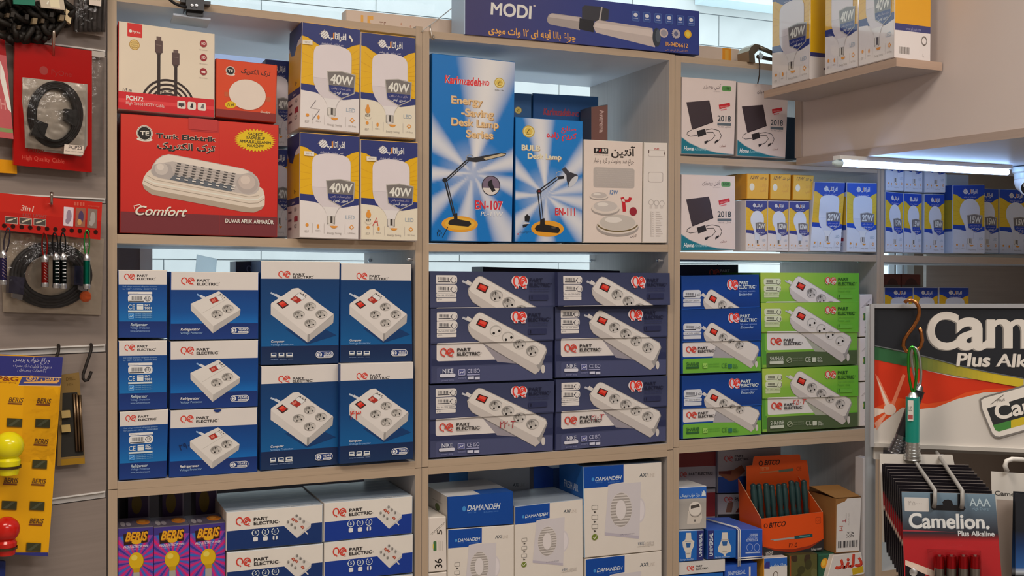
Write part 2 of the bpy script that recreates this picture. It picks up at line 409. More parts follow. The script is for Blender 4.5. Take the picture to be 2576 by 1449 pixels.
# ================================================================ the room
WOODC, WOODD = 'a6937e', 'a68c78'
YB = .64            # the window wall behind the shelves
def slab(name, lo, hi, col, m='wall'):
    g = G(); g.box(lo, hi, col, m); return struct(g.build(name))
slab('floor', (-2.6, -4.7, -.1), (4.2, YB+.1, 0), '9a928a', 'matte')
slab('ceiling', (-2.6, -4.7, 2.9), (4.2, YB+.1, 3.0), 'ddd8d0')
slab('wall_left', (-2.7, -4.7, 0), (-2.6, YB+.1, 2.9), 'b0a8a0')
slab('wall_right', (4.2, -4.7, 0), (4.3, YB+.1, 2.9), 'b0a8a0')
slab('wall_front', (-2.6, -4.8, 0), (4.2, -4.7, 2.9), 'b0a8a0')
xw0 = P(352, 650, YB).x; xw1 = P(2297, 670, YB).x; xw2 = P(2330, 670, YB).x
slab('wall_back', (-2.6, YB, 0), (xw0, YB+.1, 2.9), '6f6b70')
slab('wall_back', (xw1, YB, 0), (4.2, YB+.1, 2.9), '8d8178')
slab('wall_back', (xw0, YB, 0), (xw1, YB+.1, 1.0), '5b5960')
g = G()
for a, b in ((xw0, xw0+.03), (xw1-.03, xw1)): g.box((a, YB-.005, 1.0), (b, YB+.05, 2.9), 'c9ced2', 'paint')
g.box((xw0, YB-.004, 1.0), (xw1, YB+.05, 1.03), 'c9ced2', 'paint')
for x in (P(2252, 670, YB).x, P(2272, 670, YB).x, P(2284, 670, YB).x): g.box((x-.004, YB+.0, 1.03), (x+.004, YB+.03, 2.9), 'b6bcc4', 'paint')
wf = struct(g.build('window_1'))
g = G(); g.box((xw0+.03, YB+.02, 1.03), (xw1-.03, YB+.026, 2.9), 'ffffff', 'glass'); gl = g.build('window_pane', wf)
# the stone-clad house across the passage, seen over and between the shelves
YF = 3.0
def facade():
    g = G(); z1 = P(1764, 112, YF).z; z2 = P(1764, 33, YF).z; h = z2-z1; x0 = P(946, 12, YF).x; wst = 1.02; gap = .005
    for k in range(-11, 8):
        zb = z1+h*k
        for i in range(-5, 8):
            xo = x0+i*wst+(.45 if k % 2 else 0); d = random.uniform(-.03, .03)
            base = tuple(v*(1+d) for v in lin('bbb8b4'))+(1,)
            g.box((xo+gap/2, YF+random.uniform(0, .004), zb+gap/2), (xo+wst-gap/2, YF+.05, zb+h-gap/2), base, 'stone')
    g.box((-6, YF+.008, -1), (10, YF+.1, 6), lin('8a8f92')+(1,), 'wall')
    return g
MT['stone'] = mat('pale_cut_stone', .9, spec=.1, noise=.10, nscale=9)
fb = facade().build('wall_facade'); struct(fb)
g = G(); zc = P(1850, 8, YF-.12).z
g.box((P(1748, 0, YF).x, YF-.16, zc), (6, YF, zc+.05), 'a9b4b6', 'wall'); g.box((P(1748, 0, YF).x, YF-.06, zc+.05), (6, YF, zc+.5), '4a686e', 'paint')
struct(g.build('trim_1'))
# ================================================================ chipboard shelving: four bays, upper and lower carcasses
XA0, XA1, XA2, XA3 = P(271, 640).x, P(294.5, 640).x, P(1045, 640).x, P(1061.5, 640).x
XB0, XB1, XB2, XB3 = P(1062.5, 640).x, P(1079, 640).x, P(1681, 640).x, P(1695.5, 640).x
XC0, XC1, XC2, XC3 = P(1696.5, 640).x, P(1711, 640).x, P(2206, 640).x, P(2214, 640).x
XD0, XD1 = P(2215, 640).x, P(2223.5, 640).x
SD = .42
def zl(px, py, X, px2, py2):
    a, b = P(px, py), P(px2, py2); t = (X-a.x)/(b.x-a.x); return a.z+(b.z-a.z)*t
def board(name, parent, x0, x1, L, t, up, y0=0, y1=SD):
    """L: two pixel points on its front edge; up: that edge is the lower one"""
    za, zb = zl(*L[:2], x0, *L[2:]), zl(*L[:2], x1, *L[2:])
    if not up: za -= t+.0014; zb -= t+.0014
    else: za += .001; zb += .001
    a = [Vector((x0, y0, za+t)), Vector((x1, y0, zb+t)), Vector((x1, y0, zb)), Vector((x0, y0, za))]
    g = G(); g.hexa(a, [p+Vector((0, y1-y0, 0)) for p in a], {'body': WOODC, 'bottom': 'b9bac0', 'top': 'c2bcb4'}, 'laminate'); return g.build(name, parent)
def side(name, parent, x0, x1, z0, z1, y0=0, y1=SD):
    g = G(); a = [Vector((x0, y0, z1)), Vector((x1, y0, z1)), Vector((x1, y0, z0)), Vector((x0, y0, z0))]
    g.hexa(a, [p+Vector((0, y1-y0, 0)) for p in a], {'body': WOODC, 'left': 'a9a3a0', 'right': 'b9b2ab'}, 'laminate_v'); return g.build(name, parent)
LT = {'a': (292, 4, 1044, 91), 'b': (1085, 97.8, 1683, 152.3), 'c': (1717.7, 158, 1938, 178)}
LB = {'a': (295, 1211, 1040, 1158.5), 'b': (1078, 1156.5, 1678, 1115), 'c': (1707, 1107, 2187, 1076.5)}
LOWZ = P(1300, 1560).z
def unit(k, x0, x1, x2, x3, lu, ll, shelves):
    zt = zl(*LT[k][:2], (x0+x3)/2, *LT[k][2:])+.0162 if k in LT else 2.04
    zb = zl(*LB[k][:2], (x0+x3)/2, *LB[k][2:]) if k in LB else EYE-.41
    u = empty('shelving_unit', lu, 'shelf unit', 'upper chipboard shelf units')
    side('side_panel', u, x0, x1-.0002, zb-.016, zt); side('side_panel', u, x2+.0002, x3, zb-.016, zt)
    if k in LT: board('top_panel', u, x1, x2, LT[k], .016, True)
    if k in LB: board('bottom_panel', u, x1, x2, LB[k], .016, False)
    for s in shelves: board('shelf', u, x1, x2, s, .018, False, .001)
    l = empty('shelving_unit', ll, 'shelf unit', 'lower chipboard shelf units')
    side('side_panel', l, x0, x1-.0002, .0, zb-.0175); side('side_panel', l, x2+.0002, x3, .0, zb-.0175)
    if k in LB:
        Lq = LB[k]; g = G(); za, zb_ = zl(*Lq[:2], x1, *Lq[2:])-.0172, zl(*Lq[:2], x2, *Lq[2:])-.0172
        a = [Vector((x1, 0, za)), Vector((x2, 0, zb_)), Vector((x2, 0, zb_-.016)), Vector((x1, 0, za-.016))]
        g.hexa(a, [p+Vector((0, SD, 0)) for p in a], {'body': WOODC, 'bottom': 'b9bac0', 'top': 'c2bcb4'}, 'laminate'); g.build('top_panel', l)
    g = G(); g.box((x1, .002, LOWZ-.018), (x2, SD, LOWZ), {'body': WOODC, 'top': 'c2bcb4'}, 'laminate'); g.build('shelf', l)
    g = G(); g.box((x1, .02, .06), (x2, SD, .078), {'body': WOODC}, 'laminate'); g.build('bottom_panel', l)
    return u, l
UA, LA = unit('a', XA0, XA1, XA2, XA3, 'chipboard shelf unit holding the red lamp box and the blue socket boxes below it', 'chipboard shelf base under the blue socket boxes, holding white and navy boxes', [(295.5, 587, 1050, 607.4)])
UB, LB_ = unit('b', XB0, XB1, XB2, XB3, 'chipboard shelf unit holding the two light blue desk lamp boxes', 'chipboard shelf base holding the blue and white fan boxes', [(1079, 611, 1678, 613.8)])
UC, LC = unit('c', XC0, XC1, XC2, XC3, 'chipboard shelf unit holding antenna boxes above and green socket boxes below', 'chipboard shelf base holding the orange tester display', [(1713, 390.5, 1999, 406), (1710.6, 632.8, 2204, 640)])
UD, LD = unit('d', XD0, XD1, 3.1, 3.116, 'chipboard shelf unit under the lit tube with rows of bulb boxes', 'chipboard shelf base behind the battery stand', [(2222, 640.5, 2576, 648)])
zdd = P(2260, 866, .1).z-.003
g = G(); g.box((XD1, .0, zdd-.018), (3.1, SD, zdd), {'body': WOODC, 'top': 'c2bcb4'}, 'laminate'); g.build('shelf', UD)
g = G(); g.box((P(2330, 700, .40).x, .40, zdd), (3.1, .412, P(2330, 655, .4).z+.02), 'b3aba5', 'laminate'); g.build('back_panel', UD)
def zshelf(k, x, which=0):
    pass
# shelf pins: little nickel pegs under the shelves
def pin(px, py, lab, y=.03, grp='nickel shelf pegs'):
    c = P(px, py, y); g = G(); g.lathe(c+Vector((.012, 0, 0)), (-1, 0, 0), [(0, .003), (.010, .003), (.010, .0048), (.014, .0048), (.016, .002), (.016, 0)], 'c8ccd0', 'metal', 12)
    o = g.build('shelf_peg'); tag(o, lab, 'peg', grp)
pin(1028, 652, 'small metal peg under the shelf below the bulb boxes', .02)
pin(929, 655, 'small metal peg deep under the shelf below the bulb boxes', .36)
pin(1656, 655, 'small metal peg under the shelf below the white lamp box', .02)
pin(1486, 655, 'small metal peg deep under the shelf below the light blue desk lamp box', .39)
pin(1967, 658, 'small metal peg deep under the shelf below the yellow bulb boxes', .33)
pin(2161, 657, 'small metal peg under the shelf below the tall bulb boxes', .05)
pin(2366, 660, 'small metal peg in front of the grey panel above the sign', .30)
# ================================================================ the dropped bulkhead on the right with its bracket shelf, tube and camera
XK = P(2003, 415, -.02).x; zk = P(2003, 415, -.02).z+EYE*0
yk1 = -1.5
pn = PX(2576, 345, XK)
def yat(px, py): return PX(px, py, XK).y
zk_far, zk_near = zk, pn.z
bk = empty('bulkhead_cabinet', 'large plain beige bulkhead hanging over the lit bulb shelves', 'cabinet')
def kz(y): return zk_far+(zk_near-zk_far)*((y+.02)/(pn.y+.02))
g = G(); a = [Vector((XK+.004, yk1, 2.895)), Vector((3.6, yk1, 2.895)), Vector((3.6, yk1, kz(yk1)+.0187)), Vector((XK+.004, yk1, kz(yk1)+.0187))]
b = [Vector((p.x, -.02, 2.895 if i < 2 else kz(-.02)+.0187)) for i, p in enumerate(a)]
g.hexa(a, b, {'body': 'c0b4ae'}, 'wall'); g.build('side_panel', bk)
g = G(); t = .018
a = [Vector((XK, yk1, kz(yk1)+t)), Vector((3.6, yk1, kz(yk1)+t)), Vector((3.6, yk1, kz(yk1))), Vector((XK, yk1, kz(yk1)))]
b = [Vector((XK, -.02, kz(-.02)+t)), Vector((3.6, -.02, kz(-.02)+t)), Vector((3.6, -.02, kz(-.02))), Vector((XK, -.02, kz(-.02)))]
g.hexa(a, b, {'body': 'a08f84', 'bottom': 'b9bcc4'}, 'laminate'); g.build('bottom_panel', bk)
g = G(); y2 = yat(2016, 380)
g.box((XK-.001, y2, kz(-.02)+t), (3.6, -.015, 2.894), {'body': 'a5968b'}, 'laminate_v'); g.build('back_panel', bk)
# bracket shelf
ye = PX(2370, 178, XK).y; pe = P(2255, 160, ye); XS = pe.x; pf = PX(1922, 238, XS)
zs = lambda y: PX(2255, 150, XS).z+(PX(1922, 222, XS).z-PX(2255, 150, XS).z)*(y-ye)/(pf.y-ye)
zt_ = .5*(PX(2255, 151, XS).z+PX(1922, 224, XS).z)
g = G(); g.box((XS, ye, zt_-.018), (XK, pf.y, zt_), {'body': 'a58d7c', 'bottom': '9b928e'}, 'laminate'); o = g.build('bracket_shelf')
tag(o, 'small shelf jutting from the beige bulkhead under three bulb boxes', 'shelf')
# under-shelf tube
yt = -.02
for _ in range(60):
    if P(2104, 410, yt).z < kz(yt)-.0175: break
    yt -= .005
p0, p1 = P(2104, 410, yt), P(2537, 431, yt); zz = (kz(yt)-.0)
tb = empty('tube_light', 'lit bluish white tube light under the beige bulkhead', 'light')
g = G(); g.box((p0.x, yt-.012, kz(yt)-.010), (p1.x, yt+.012, kz(yt)-.0005), 'dfe6ee', 'paint'); g.build('housing', tb)
g = G(); zc = kz(yt)-.0175
g.tube([(p0.x+.012, yt, zc), (p1.x-.004, yt, zc)], .0075, (.36, .58, 1.0, 1), 'lit', 14); g.build('diffuser', tb)
g = G(); g.lathe((p0.x+.014, yt, zc), (-1, 0, 0), [(0, .009), (.012, .0085), (.024, .004), (.026, 0)], 'b9cdea', 'plastic'); g.build('end_cap', tb)

# a pale blind drawn over the window behind the top shelf of the first bay
MT['blind'] = bpy.data.materials.new('thin_blind_cloth'); MT['blind'].use_nodes = True; nt = MT['blind'].node_tree; nt.nodes.clear()
n1 = nt.nodes.new('ShaderNodeBsdfTranslucent'); n1.inputs[0].default_value = (.30, .38, .50, 1); n2 = nt.nodes.new('ShaderNodeBsdfDiffuse'); n2.inputs[0].default_value = (.5, .55, .62, 1)
n3 = nt.nodes.new('ShaderNodeAddShader'); n4 = nt.nodes.new('ShaderNodeOutputMaterial'); nt.links.new(n1.outputs[0], n3.inputs[0]); nt.links.new(n2.outputs[0], n3.inputs[1]); nt.links.new(n3.outputs[0], n4.inputs[0])
g = G(); zb0 = P(620, 175, YB-.015).z
g.box((xw0+.004, YB-.0155, zb0), (XA3+.03, YB-.0145, 2.11), 'b4c0d0', 'blind'); o = g.build('window_blind'); tag(o, 'pale blue blind on the window behind the cable and downlight boxes', 'blind')
g = G(); g.tube([(xw0+.004, YB-.015, zb0), (XA3+.03, YB-.015, zb0)], .004, 'c9ced4', 'paint'); g.build('bottom_rail', o)

MT['paper'] = bpy.data.materials.new('thin_white_paper'); MT['paper'].use_nodes = True; nt = MT['paper'].node_tree; nt.nodes.clear()
n1 = nt.nodes.new('ShaderNodeBsdfTranslucent'); n1.inputs[0].default_value = (.62, .66, .68, 1); n2 = nt.nodes.new('ShaderNodeBsdfDiffuse'); n2.inputs[0].default_value = (.3, .31, .32, 1)
n3 = nt.nodes.new('ShaderNodeAddShader'); n4 = nt.nodes.new('ShaderNodeOutputMaterial'); nt.links.new(n1.outputs[0], n3.inputs[0]); nt.links.new(n2.outputs[0], n3.inputs[1]); nt.links.new(n3.outputs[0], n4.inputs[0])
# ================================================================ the printed designs
WH = 'cdc8c4'
def mixc(a, b, t):
    a = C(a); b = C(b); return tuple(a[i]*(1-t)+b[i]*t for i in range(4))
def swirl(f, x, y, w, h, col='c23a2c', wd=None):
    wd = wd or h*.14
    f.ring(x+w*.24, y+h*.45, w*.2, h*.40, wd, col, 100, 400, 20); f.line([(x+w*.24, y+h*.84), (x+w*.32, y+h*1.0)], wd, col)
    f.ring(x+w*.74, y+h*.45, w*.22, h*.40, wd, col, 40, 375, 20); f.line([(x+w*.56, y+h*.62), (x+w*.94, y+h*.30)], wd*.9, col)
    f.ring(x+w*.76, y+h*.45, w*.13, h*.20, wd*.7, col, 100, 330, 14); f.rect(x+w*.78, y+h*.93, x+w*.96, y+h*1.0, col)
def pelogo(f, x, y, w, h, tx, ty1, ty2, w1, w2, th, col='2a2628', red='c23a2c'):
    swirl(f, x, y, w, h, red); f.text(tx, ty1, 'PART', th, col, w1, 2); f.text(tx, ty2, 'ELECTRIC', th, col, w2, 2)
    f.rect(tx+w2+th*.2, ty2-th*1.2, tx+w2+th*.45, ty2-th*.95, col)
def socket(f, x, y, rx, ry, body='bdb8b3'):
    f.ell(x, y, rx, ry, '94908c', 20); f.ell(x+rx*.1, y+ry*.1, rx*.86, ry*.84, body, 20)
    f.ell(x-rx*.2, y-ry*.2, rx*.55, ry*.5, '7b7773', 14); f.ell(x-rx*.02, y+ry*.02, rx*.5, ry*.46, 'a9a5a0', 14)
    f.ell(x-rx*.25, y+ry*.55, rx*.15, ry*.2, '1d1a1a', 8); f.ell(x+rx*.5, y+ry*.3, rx*.15, ry*.2, '1d1a1a', 8); f.rect(x-rx*.2, y-ry*.7, x-rx*.05, y-ry*.1, '33302f')
def badge2(f, x0, y0, x1, y1):
    h = y1-y0; f.rect(x0, y0, x1, y1, 'd5d9e2', h*.45); f.rect(x0+h*.08, y0+h*.08, x1-h*.08, y1-h*.08, '16306c', h*.4)
    f.ell(x0+h*.55, y0+h*.5, h*.36, h*.36, 'd5d9e2', 16); f.text(x0+h*.55, y0+h*.74, '2', h*.48, '16306c', None, 2, an='c')
    f.text(x0+h*1.15, y0+h*.50, 'YEARS', h*.32, 'd5d9e2', (x1-x0)-h*1.4, 1); f.rect(x0+h*1.15, y0+h*.60, x1-h*.25, y0+h*.84, 'd5d9e2'); f.text(x0+h*1.25, y0+h*.79, 'WARRANTY', h*.13, '16306c', (x1-x0)-h*1.6, 1)
def d_fridge(f, notch=False, mark=None):
    f.V(*VK); f.fill(WH, 0, .262); f.grad([(.262, '0b3878'), (.60, '0a4a90'), (.765, '0a63ae')]); f.fill('16357f', .765, 1)
    f.grad([(.765, '122b68'), (1, '17377a')])
    pelogo(f, 697, 292, 130, 74, 848, 334, 369, 126, 212, 25)
    f.line([(850, 455), (912, 490)], 15, '7fa3cf'); f.line([(880, 470), (925, 492)], 24, 'c6cad0')
    f.poly([(1065, 425), (1278, 605), (1270, 662), (1005, 838), (790, 612), (790, 548)], '8f8f94')
    f.poly([(790, 548), (1010, 768), (1005, 838), (792, 612)], 'bfbab5'); f.poly([(1010, 768), (1278, 605), (1268, 662), (1005, 838)], 'a9a5a2')
    f.poly([(1065, 425), (1278, 605), (1010, 768), (790, 548)], 'cfcbc6'); f.line([(905, 640), (1150, 500)], 4, 'b5b0aa')
    f.poly([(968, 508), (1072, 462), (1104, 505), (1000, 550)], '77716e'); f.poly([(972, 508), (1032, 482), (1062, 522), (1002, 547)], 'a32a20'); f.poly([(1035, 481), (1072, 466), (1100, 505), (1064, 520)], 'd9d7d4')
    f.text(1000, 535, '88', 26, 'e08a7a', 36, 1, rot=-24)
    for i in range(3): f.ell(1078+20*i, 458+16*i, 7, 6, '4a4646', 8)
    socket(f, 1045, 650, 56, 42); socket(f, 1152, 596, 56, 40)
    f.text(690, 812, 'Refrigerator', 25, 'dfe4ee', 186, 1, .18); f.text(690, 846, 'Voltage Protector', 22, '8fb0dc', 214, 0)
    badge2(f, 1180, 778, 1366, 842)
    if notch: f.ell(1060, 238, 40, 36, '14306f', 16, 0, 0, 180)
    if mark: f.text(690, 640, mark, 60, '12204a', 110, 0, rot=-14)
def d_side(f):
    f.V(*VK); f.fill(WH, 0, .207); f.grad([(.207, '0d3d7e'), (.5, '0e5096'), (.76, '1168aa')]); f.grad([(.76, '122c6a'), (1, '18387c')])
    pelogo(f, 155, 254, 106, 62, 280, 283, 314, 104, 178, 20)
    for y, t in ((385, 'Dual voltage monitored refrigerator protector'), (410, 'for 220V AC 50Hz - 2200W IP20')): f.text(140, y, t, 13, '8fb0dc', 336, 0)
    f.rect(192, 430, 430, 455, 'd3d6da', 5); f.text(205, 449, 'PROTECTOR', 8, '5a5f70', 90, 0); f.rect(192, 461, 432, 536, 'd3d6da', 24)
    for i in range(13): f.rect(222+i*9, 474, 222+i*9+(5 if i % 3 else 3), 512, '3c3d44')
    f.rect(204, 521, 348, 528, '32343c'); f.ring(385, 498, 27, 24, 5, '4a4d58'); f.text(385, 507, '1.5', 22, '4a4d58', 30, 1, an='c'); f.ell(358, 498, 6, 6, '4a4d58', 8)
    f.text(190, 603, 'CE', 46, 'cdd5e2', 72, 0); f.rect(280, 550, 342, 606, 'cdd5e2', 3); f.rect(284, 563, 338, 567, '2d62aa'); f.text(355, 573, 'ISO', 21, 'cdd5e2', 54, 2); f.text(355, 602, '9001', 21, 'cdd5e2', 76, 2)
    f.rect(193, 616, 430, 633, 'c3d0e4'); f.rect(195, 645, 250, 696, '5f9ad2', 6); f.rect(202, 652, 243, 690, '2a78c0'); f.line([(205, 682), (218, 668), (228, 676), (242, 656)], 5, 'b5d0ea')
    for y in (650, 668, 686): f.text(262, y+4, 'Certified quality standard', 11, '86b4e0', 168, 0)
    f.text(215, 768, 'Refrigerator', 27, 'b9c8e4', 166, 1, .2); f.text(215, 797, 'Voltage Protector', 21, '7f9fd2', 194, 0); f.text(215, 826, 'www.partelectric.com', 18, '8aa8d8', 196, 0)
def d_computer(f, mark=None):
    f.V(*VL); f.fill(WH, 0, .165); f.grad([(.165, '0c3565'), (.5, '0b4177'), (.826, '0a5690')]); f.fill('16305f', .826, 1); f.grad([(.826, '12254c'), (1, '142e54')])
    pelogo(f, 145, 150, 76, 45, 235, 179, 196, 77, 130, 14.5)
    f.poly([(190, 520), (330, 618), (520, 560), (360, 480)], '0d3566')
    f.line([(97, 288), (150, 316)], 11, 'a9b6c6'); f.line([(125, 300), (158, 320)], 16, 'bfc3c8')
    f.poly([(262, 258), (345, 312), (502, 428), (497, 482), (332, 607), (98, 428), (98, 362), (235, 262)], '9a9896')
    f.poly([(98, 362), (335, 558), (330, 606), (98, 428)], 'c4bfbb'); f.poly([(335, 558), (502, 430), (496, 482), (330, 606)], 'aaa6a3'); f.poly([(330, 560), (345, 550), (343, 597), (329, 606)], '8d8987')
    f.poly([(240, 262), (272, 258), (345, 310), (352, 322), (500, 424), (345, 552), (325, 552), (102, 372), (100, 355)], 'cfcac6')
    f.poly([(133, 356), (172, 333), (212, 366), (172, 392)], '3a2323'); f.poly([(146, 356), (174, 341), (200, 364), (172, 381)], 'c4291c'); f.poly([(150, 356), (174, 343), (186, 353), (160, 367)], 'd8503c')
    f.poly([(219, 330), (278, 286), (322, 318), (264, 358)], '6a6461'); f.poly([(223, 330), (252, 308), (294, 337), (265, 354)], 'a32a20'); f.poly([(254, 306), (277, 290), (317, 318), (295, 335)], 'd9d7d4')
    f.text(238, 340, '88', 17, 'e08a7a', 28, 1, rot=-20)
    for i in range(3): f.ell(287+16*i, 290+9*i, 5, 4, '4a4646', 8)
    for x, y in ((275, 428), (347, 376), (420, 425), (348, 483)): socket(f, x, y, 38, 27)
    f.text(97, 607, 'Computer', 14, 'd5dce8', 84, 1, .15); f.text(97, 627, 'Voltage Protector', 13, '86aad4', 146, 0)
    for i, w in enumerate((34, 36, 42)):
        x = 98+i*48; f.rect(x, 672, x+w, 694, 'cfd6e0', 3); f.rect(x+4+i*2, 676, x+w-5, 686, '223a66'); f.rect(x-2, 696, x+w+2, 701, 'cfd6e0')
    f.text(97, 717, 'computer  television  stereo', 8, '8aa0c4', 142, 0); badge2(f, 382, 661, 498, 706)
    if mark: f.text(95, 455, mark, 56, 'c03226', 80, 0, rot=4)
def d_halfbox(f, navy='112f66'):
    f.V(*VN); f.fill('d5cec6'); f.poly([(296, 697), (945, 637), (1095, 772), (1262, 606), (1400, 592), (1400, 830), (296, 922)], navy)
    f.poly([(1088, 505), (1258, 606), (1252, 655), (1098, 772), (958, 640), (985, 575)], 'c9c5bf'); f.poly([(1120, 740), (1258, 620), (1252, 655), (1098, 772)], 'b3afab'); f.line([(1185, 695), (1222, 730)], 14, 'c9c5bf')
    for x, y in ((990, 590), (1030, 622), (1072, 655), (1090, 520), (1130, 552), (1172, 585)): f.ell(x, y, 16, 20, '97938e', 10); f.ell(x+4, y+3, 9, 12, '6e6a66', 8)
    for x, y, w in ((1050, 560, 26), (1085, 580, 20), (1158, 650, 24)): f.poly([(x-w, y-8), (x, y-22), (x+w, y+6), (x, y+22)], '9a3a2c'); f.poly([(x-w*.5, y-4), (x, y-12), (x+w*.5, y+4), (x, y+12)], 'c98a72')
    pelogo(f, 400, 535, 166, 100, 597, 576, 624, 166, 282, 34)
    for i, (x, t) in enumerate(((620, '5'), (732, '3'), (842, '1.5'))):
        y = 712-i*9; f.ring(x, y, 38, 36, 8, 'c9d2e0', -60, 250); f.text(x, y+14, t, 34, 'c9d2e0', 26, 1, an='c'); f.ell(x-36, y+2, 9, 9, 'c9d2e0', 8)
        f.rect(x-27, y+52, x+27, y+100, 'd8dce4', 12)
        if i == 2: f.rect(x-8, y+52, x+8, y+100, navy)
STR = {'navy': dict(bg=[(0, '363c58'), (.45, '383e5b'), (1, '404564')], bg2='292f4f', band='464b6c', name='NIKE', nc='c4c6da', lt='1c1f38'),
       'blue': dict(bg=[(0, '123878'), (.5, '133d88'), (1, '123476')], bg2='163a80', band='69a63c', name='SHAHAB', nc='2c5a34', lt='c9d6ee'),
       'green': dict(bg=[(0, '86b63c'), (.5, '8cba42'), (1, '6ea63a')], bg2='5f9a3a', band='48583a', name='SHAHAB', nc='c9cfc0', lt='23501f')}
def device(f, n=4, plain=0):
    f.line([(262, 937), (318, 960)], 13, 'aeb0b8'); f.line([(290, 936), (332, 962)], 22, 'c6c2be')
    f.poly([(372, 901), (395, 903), (840, 1108), (852, 1142), (800, 1272), (765, 1300), (328, 1063), (303, 1027), (296, 985), (350, 915)], '928e8c')
    f.poly([(298, 988), (320, 1000), (775, 1238), (796, 1275), (765, 1297), (330, 1060), (305, 1025)], 'b7b0ab')
    f.poly([(352, 916), (374, 904), (394, 906), (836, 1112), (846, 1136), (793, 1232), (772, 1236), (322, 1003), (303, 985)], 'cdc7c1')
    f.line([(372, 912), (825, 1122)], 4, 'dad5cf'); f.ell(822, 1262, 14, 30, 'c2bdb8', 12); f.ell(822, 1230, 6, 7, '4a4646', 8)
    f.poly([(374, 940), (438, 962), (414, 1006), (352, 980)], '35211f'); f.poly([(381, 949), (428, 965), (411, 996), (364, 976)], 'c2241c'); f.poly([(386, 952), (424, 965), (414, 982), (376, 968)], 'd54a3a')
    for i, (x, y) in enumerate(((487, 1017), (570, 1056), (654, 1101), (745, 1145))[:n]):
        if i < plain: f.ell(x, y, 42, 36, 'aaa5a0', 18); f.ell(x+2, y+3, 37, 31, 'cbc6c0', 18); f.ell(x-14, y+16, 9, 9, '1d1a1a', 8); f.ell(x+24, y, 9, 9, '1d1a1a', 8)
        else: socket(f, x, y, 44, 36)
def d_strip(f, kind='navy', plain=0, mark=None):
    k = STR[kind]
    if kind == 'navy':
        f.V(*VO); f.grad(k['bg']); f.rect(52, 1105, 900, 1250, '323856'); f.rect(40, 1215, 900, 1262, k['bg2'])
        f.rect(90, 1268, 900, 1400, k['band'], 14); f.rect(88, 1108, 520, 1226, 'cfc9c5', 14); f.poly([(390, 1092), (520, 1098), (640, 1232), (500, 1222)], '8d8890')
        f.poly([(430, 1110), (560, 1110), (770, 1290), (690, 1262)], '292e4c')
        for y in (908, 966):
            f.rect(92, y, 229, y+52, 'cfcac6', 18); f.rect(92, y, 130, y+52, 'cfcac6', 4)
            for i in range(9): f.rect(108+i*7.5, y+11, 108+i*7.5+(4.5 if i % 3 else 2.5), y+31, '3c3b42')
            f.rect(104, y+37, 182, y+42, '3c3b42'); f.ring(206, y+25, 17, 17, 4, '5a5860', -40, 250, 14); f.ell(186, y+24, 4, 5, '3c3b42', 8)
        f.rect(92, 1021, 222, 1043, 'cfcac6', 4); f.text(98, 1036, 'Max 16A 250V 3680W', 10, '4a4a55', 116, 0); f.rect(92, 1047, 222, 1070, 'cfcac6', 4); f.text(98, 1062, 'IP20', 9, '6a6a72', 30, 0)
        device(f, 4, plain)
        f.ell(625, 921, 36, 34, 'cfc3c6', 18); f.ell(668, 921, 36, 34, 'cfc3c6', 18); f.rect(610, 945, 640, 966, 'cfc3c6', 6); f.rect(662, 945, 694, 966, 'cfc3c6', 6)
        pelogo(f, 602, 888, 92, 76, 712, 921, 950, 92, 146, 22, k['lt'], 'd2382c')
        for y in (965, 980): f.text(712, y, 'Safe multi socket extension', 11, '2c3156', 140, 0)
        f.rect(712, 998, 842, 1034, '2b3050', 6); f.rect(724, 1004, 732, 1028, '171a30')
        pelogo(f, 110, 1140, 92, 56, 222, 1160, 1188, 92, 158, 21)
        f.text(124, 1306, k['name'], 28, k['nc'], 74, 1); f.rect(108, 1311, 212, 1333, 'c8c8d2', 8); f.text(120, 1358, 'power strip', 12, '8084a8', 82, 0)
        f.rect(231, 1276, 278, 1318, '9a9cba', 6); f.rect(236, 1281, 273, 1313, '55598a'); f.line([(240, 1306), (252, 1294), (260, 1300), (270, 1286)], 5, 'c4c6da'); f.text(231, 1340, 'standard', 12, '8084a8', 52, 0)
        f.text(292, 1300, 'CE ISO', 26, 'b4b6d0', 86, 0); f.rect(290, 1308, 376, 1316, '8f92b4'); f.rect(296, 1324, 336, 1342, 'c0c2d4'); f.rect(342, 1324, 376, 1342, 'c0c2d4')
        if mark: f.text(*mark)
        return
    f.V(*VQ)
    if kind == 'blue':
        f.grad(k['bg']); f.rect(60, 1120, 680, 1260, '1a4a96'); f.rect(78, 1266, 690, 1400, k['band'], 12); f.rect(78, 1146, 560, 1252, 'cfcac8', 10)
        f.poly([(330, 1135), (470, 1130), (560, 1250), (300, 1252)], '9b989c')
        f.rect(86, 998, 218, 1052, 'c3c6cc', 16)
        for i in range(9): f.rect(104+i*7, 1012, 108+i*7, 1030, '40404a')
        f.text(172, 1032, '6 x3', 18, '50505a', 38, 1); f.rect(96, 1037, 176, 1043, '40404a'); f.rect(86, 1056, 216, 1076, 'c3c6cc', 4); f.rect(86, 1080, 214, 1104, 'c3c6cc', 4); f.text(94, 1072, '16A 250V 3680W', 10, '50505a', 110, 0)
        f.V(1691.7, 716, 3.87, 3.5); device(f, 3); f.V(*VQ)
        f.ell(438, 950, 25, 34, 'c9c6d2', 16); f.ell(476, 950, 25, 34, 'c9c6d2', 16)
        pelogo(f, 420, 918, 78, 64, 503, 948, 974, 76, 128, 20, k['lt'], 'd2382c'); f.text(503, 996, 'Safe power extension', 12, '7f9bd2', 128, 0); f.text(503, 1018, 'Extender', 17, '9fb6e2', 104, 1, .2)
        pelogo(f, 100, 1172, 76, 48, 186, 1192, 1216, 74, 122, 18)
        f.text(100, 1318, k['name'], 26, k['nc'], 94, 1); f.rect(98, 1324, 194, 1338, k['nc']); f.rect(220, 1294, 256, 1332, '8fbf5a', 4); f.line([(224, 1326), (236, 1310), (244, 1318), (254, 1300)], 4, '3c7034')
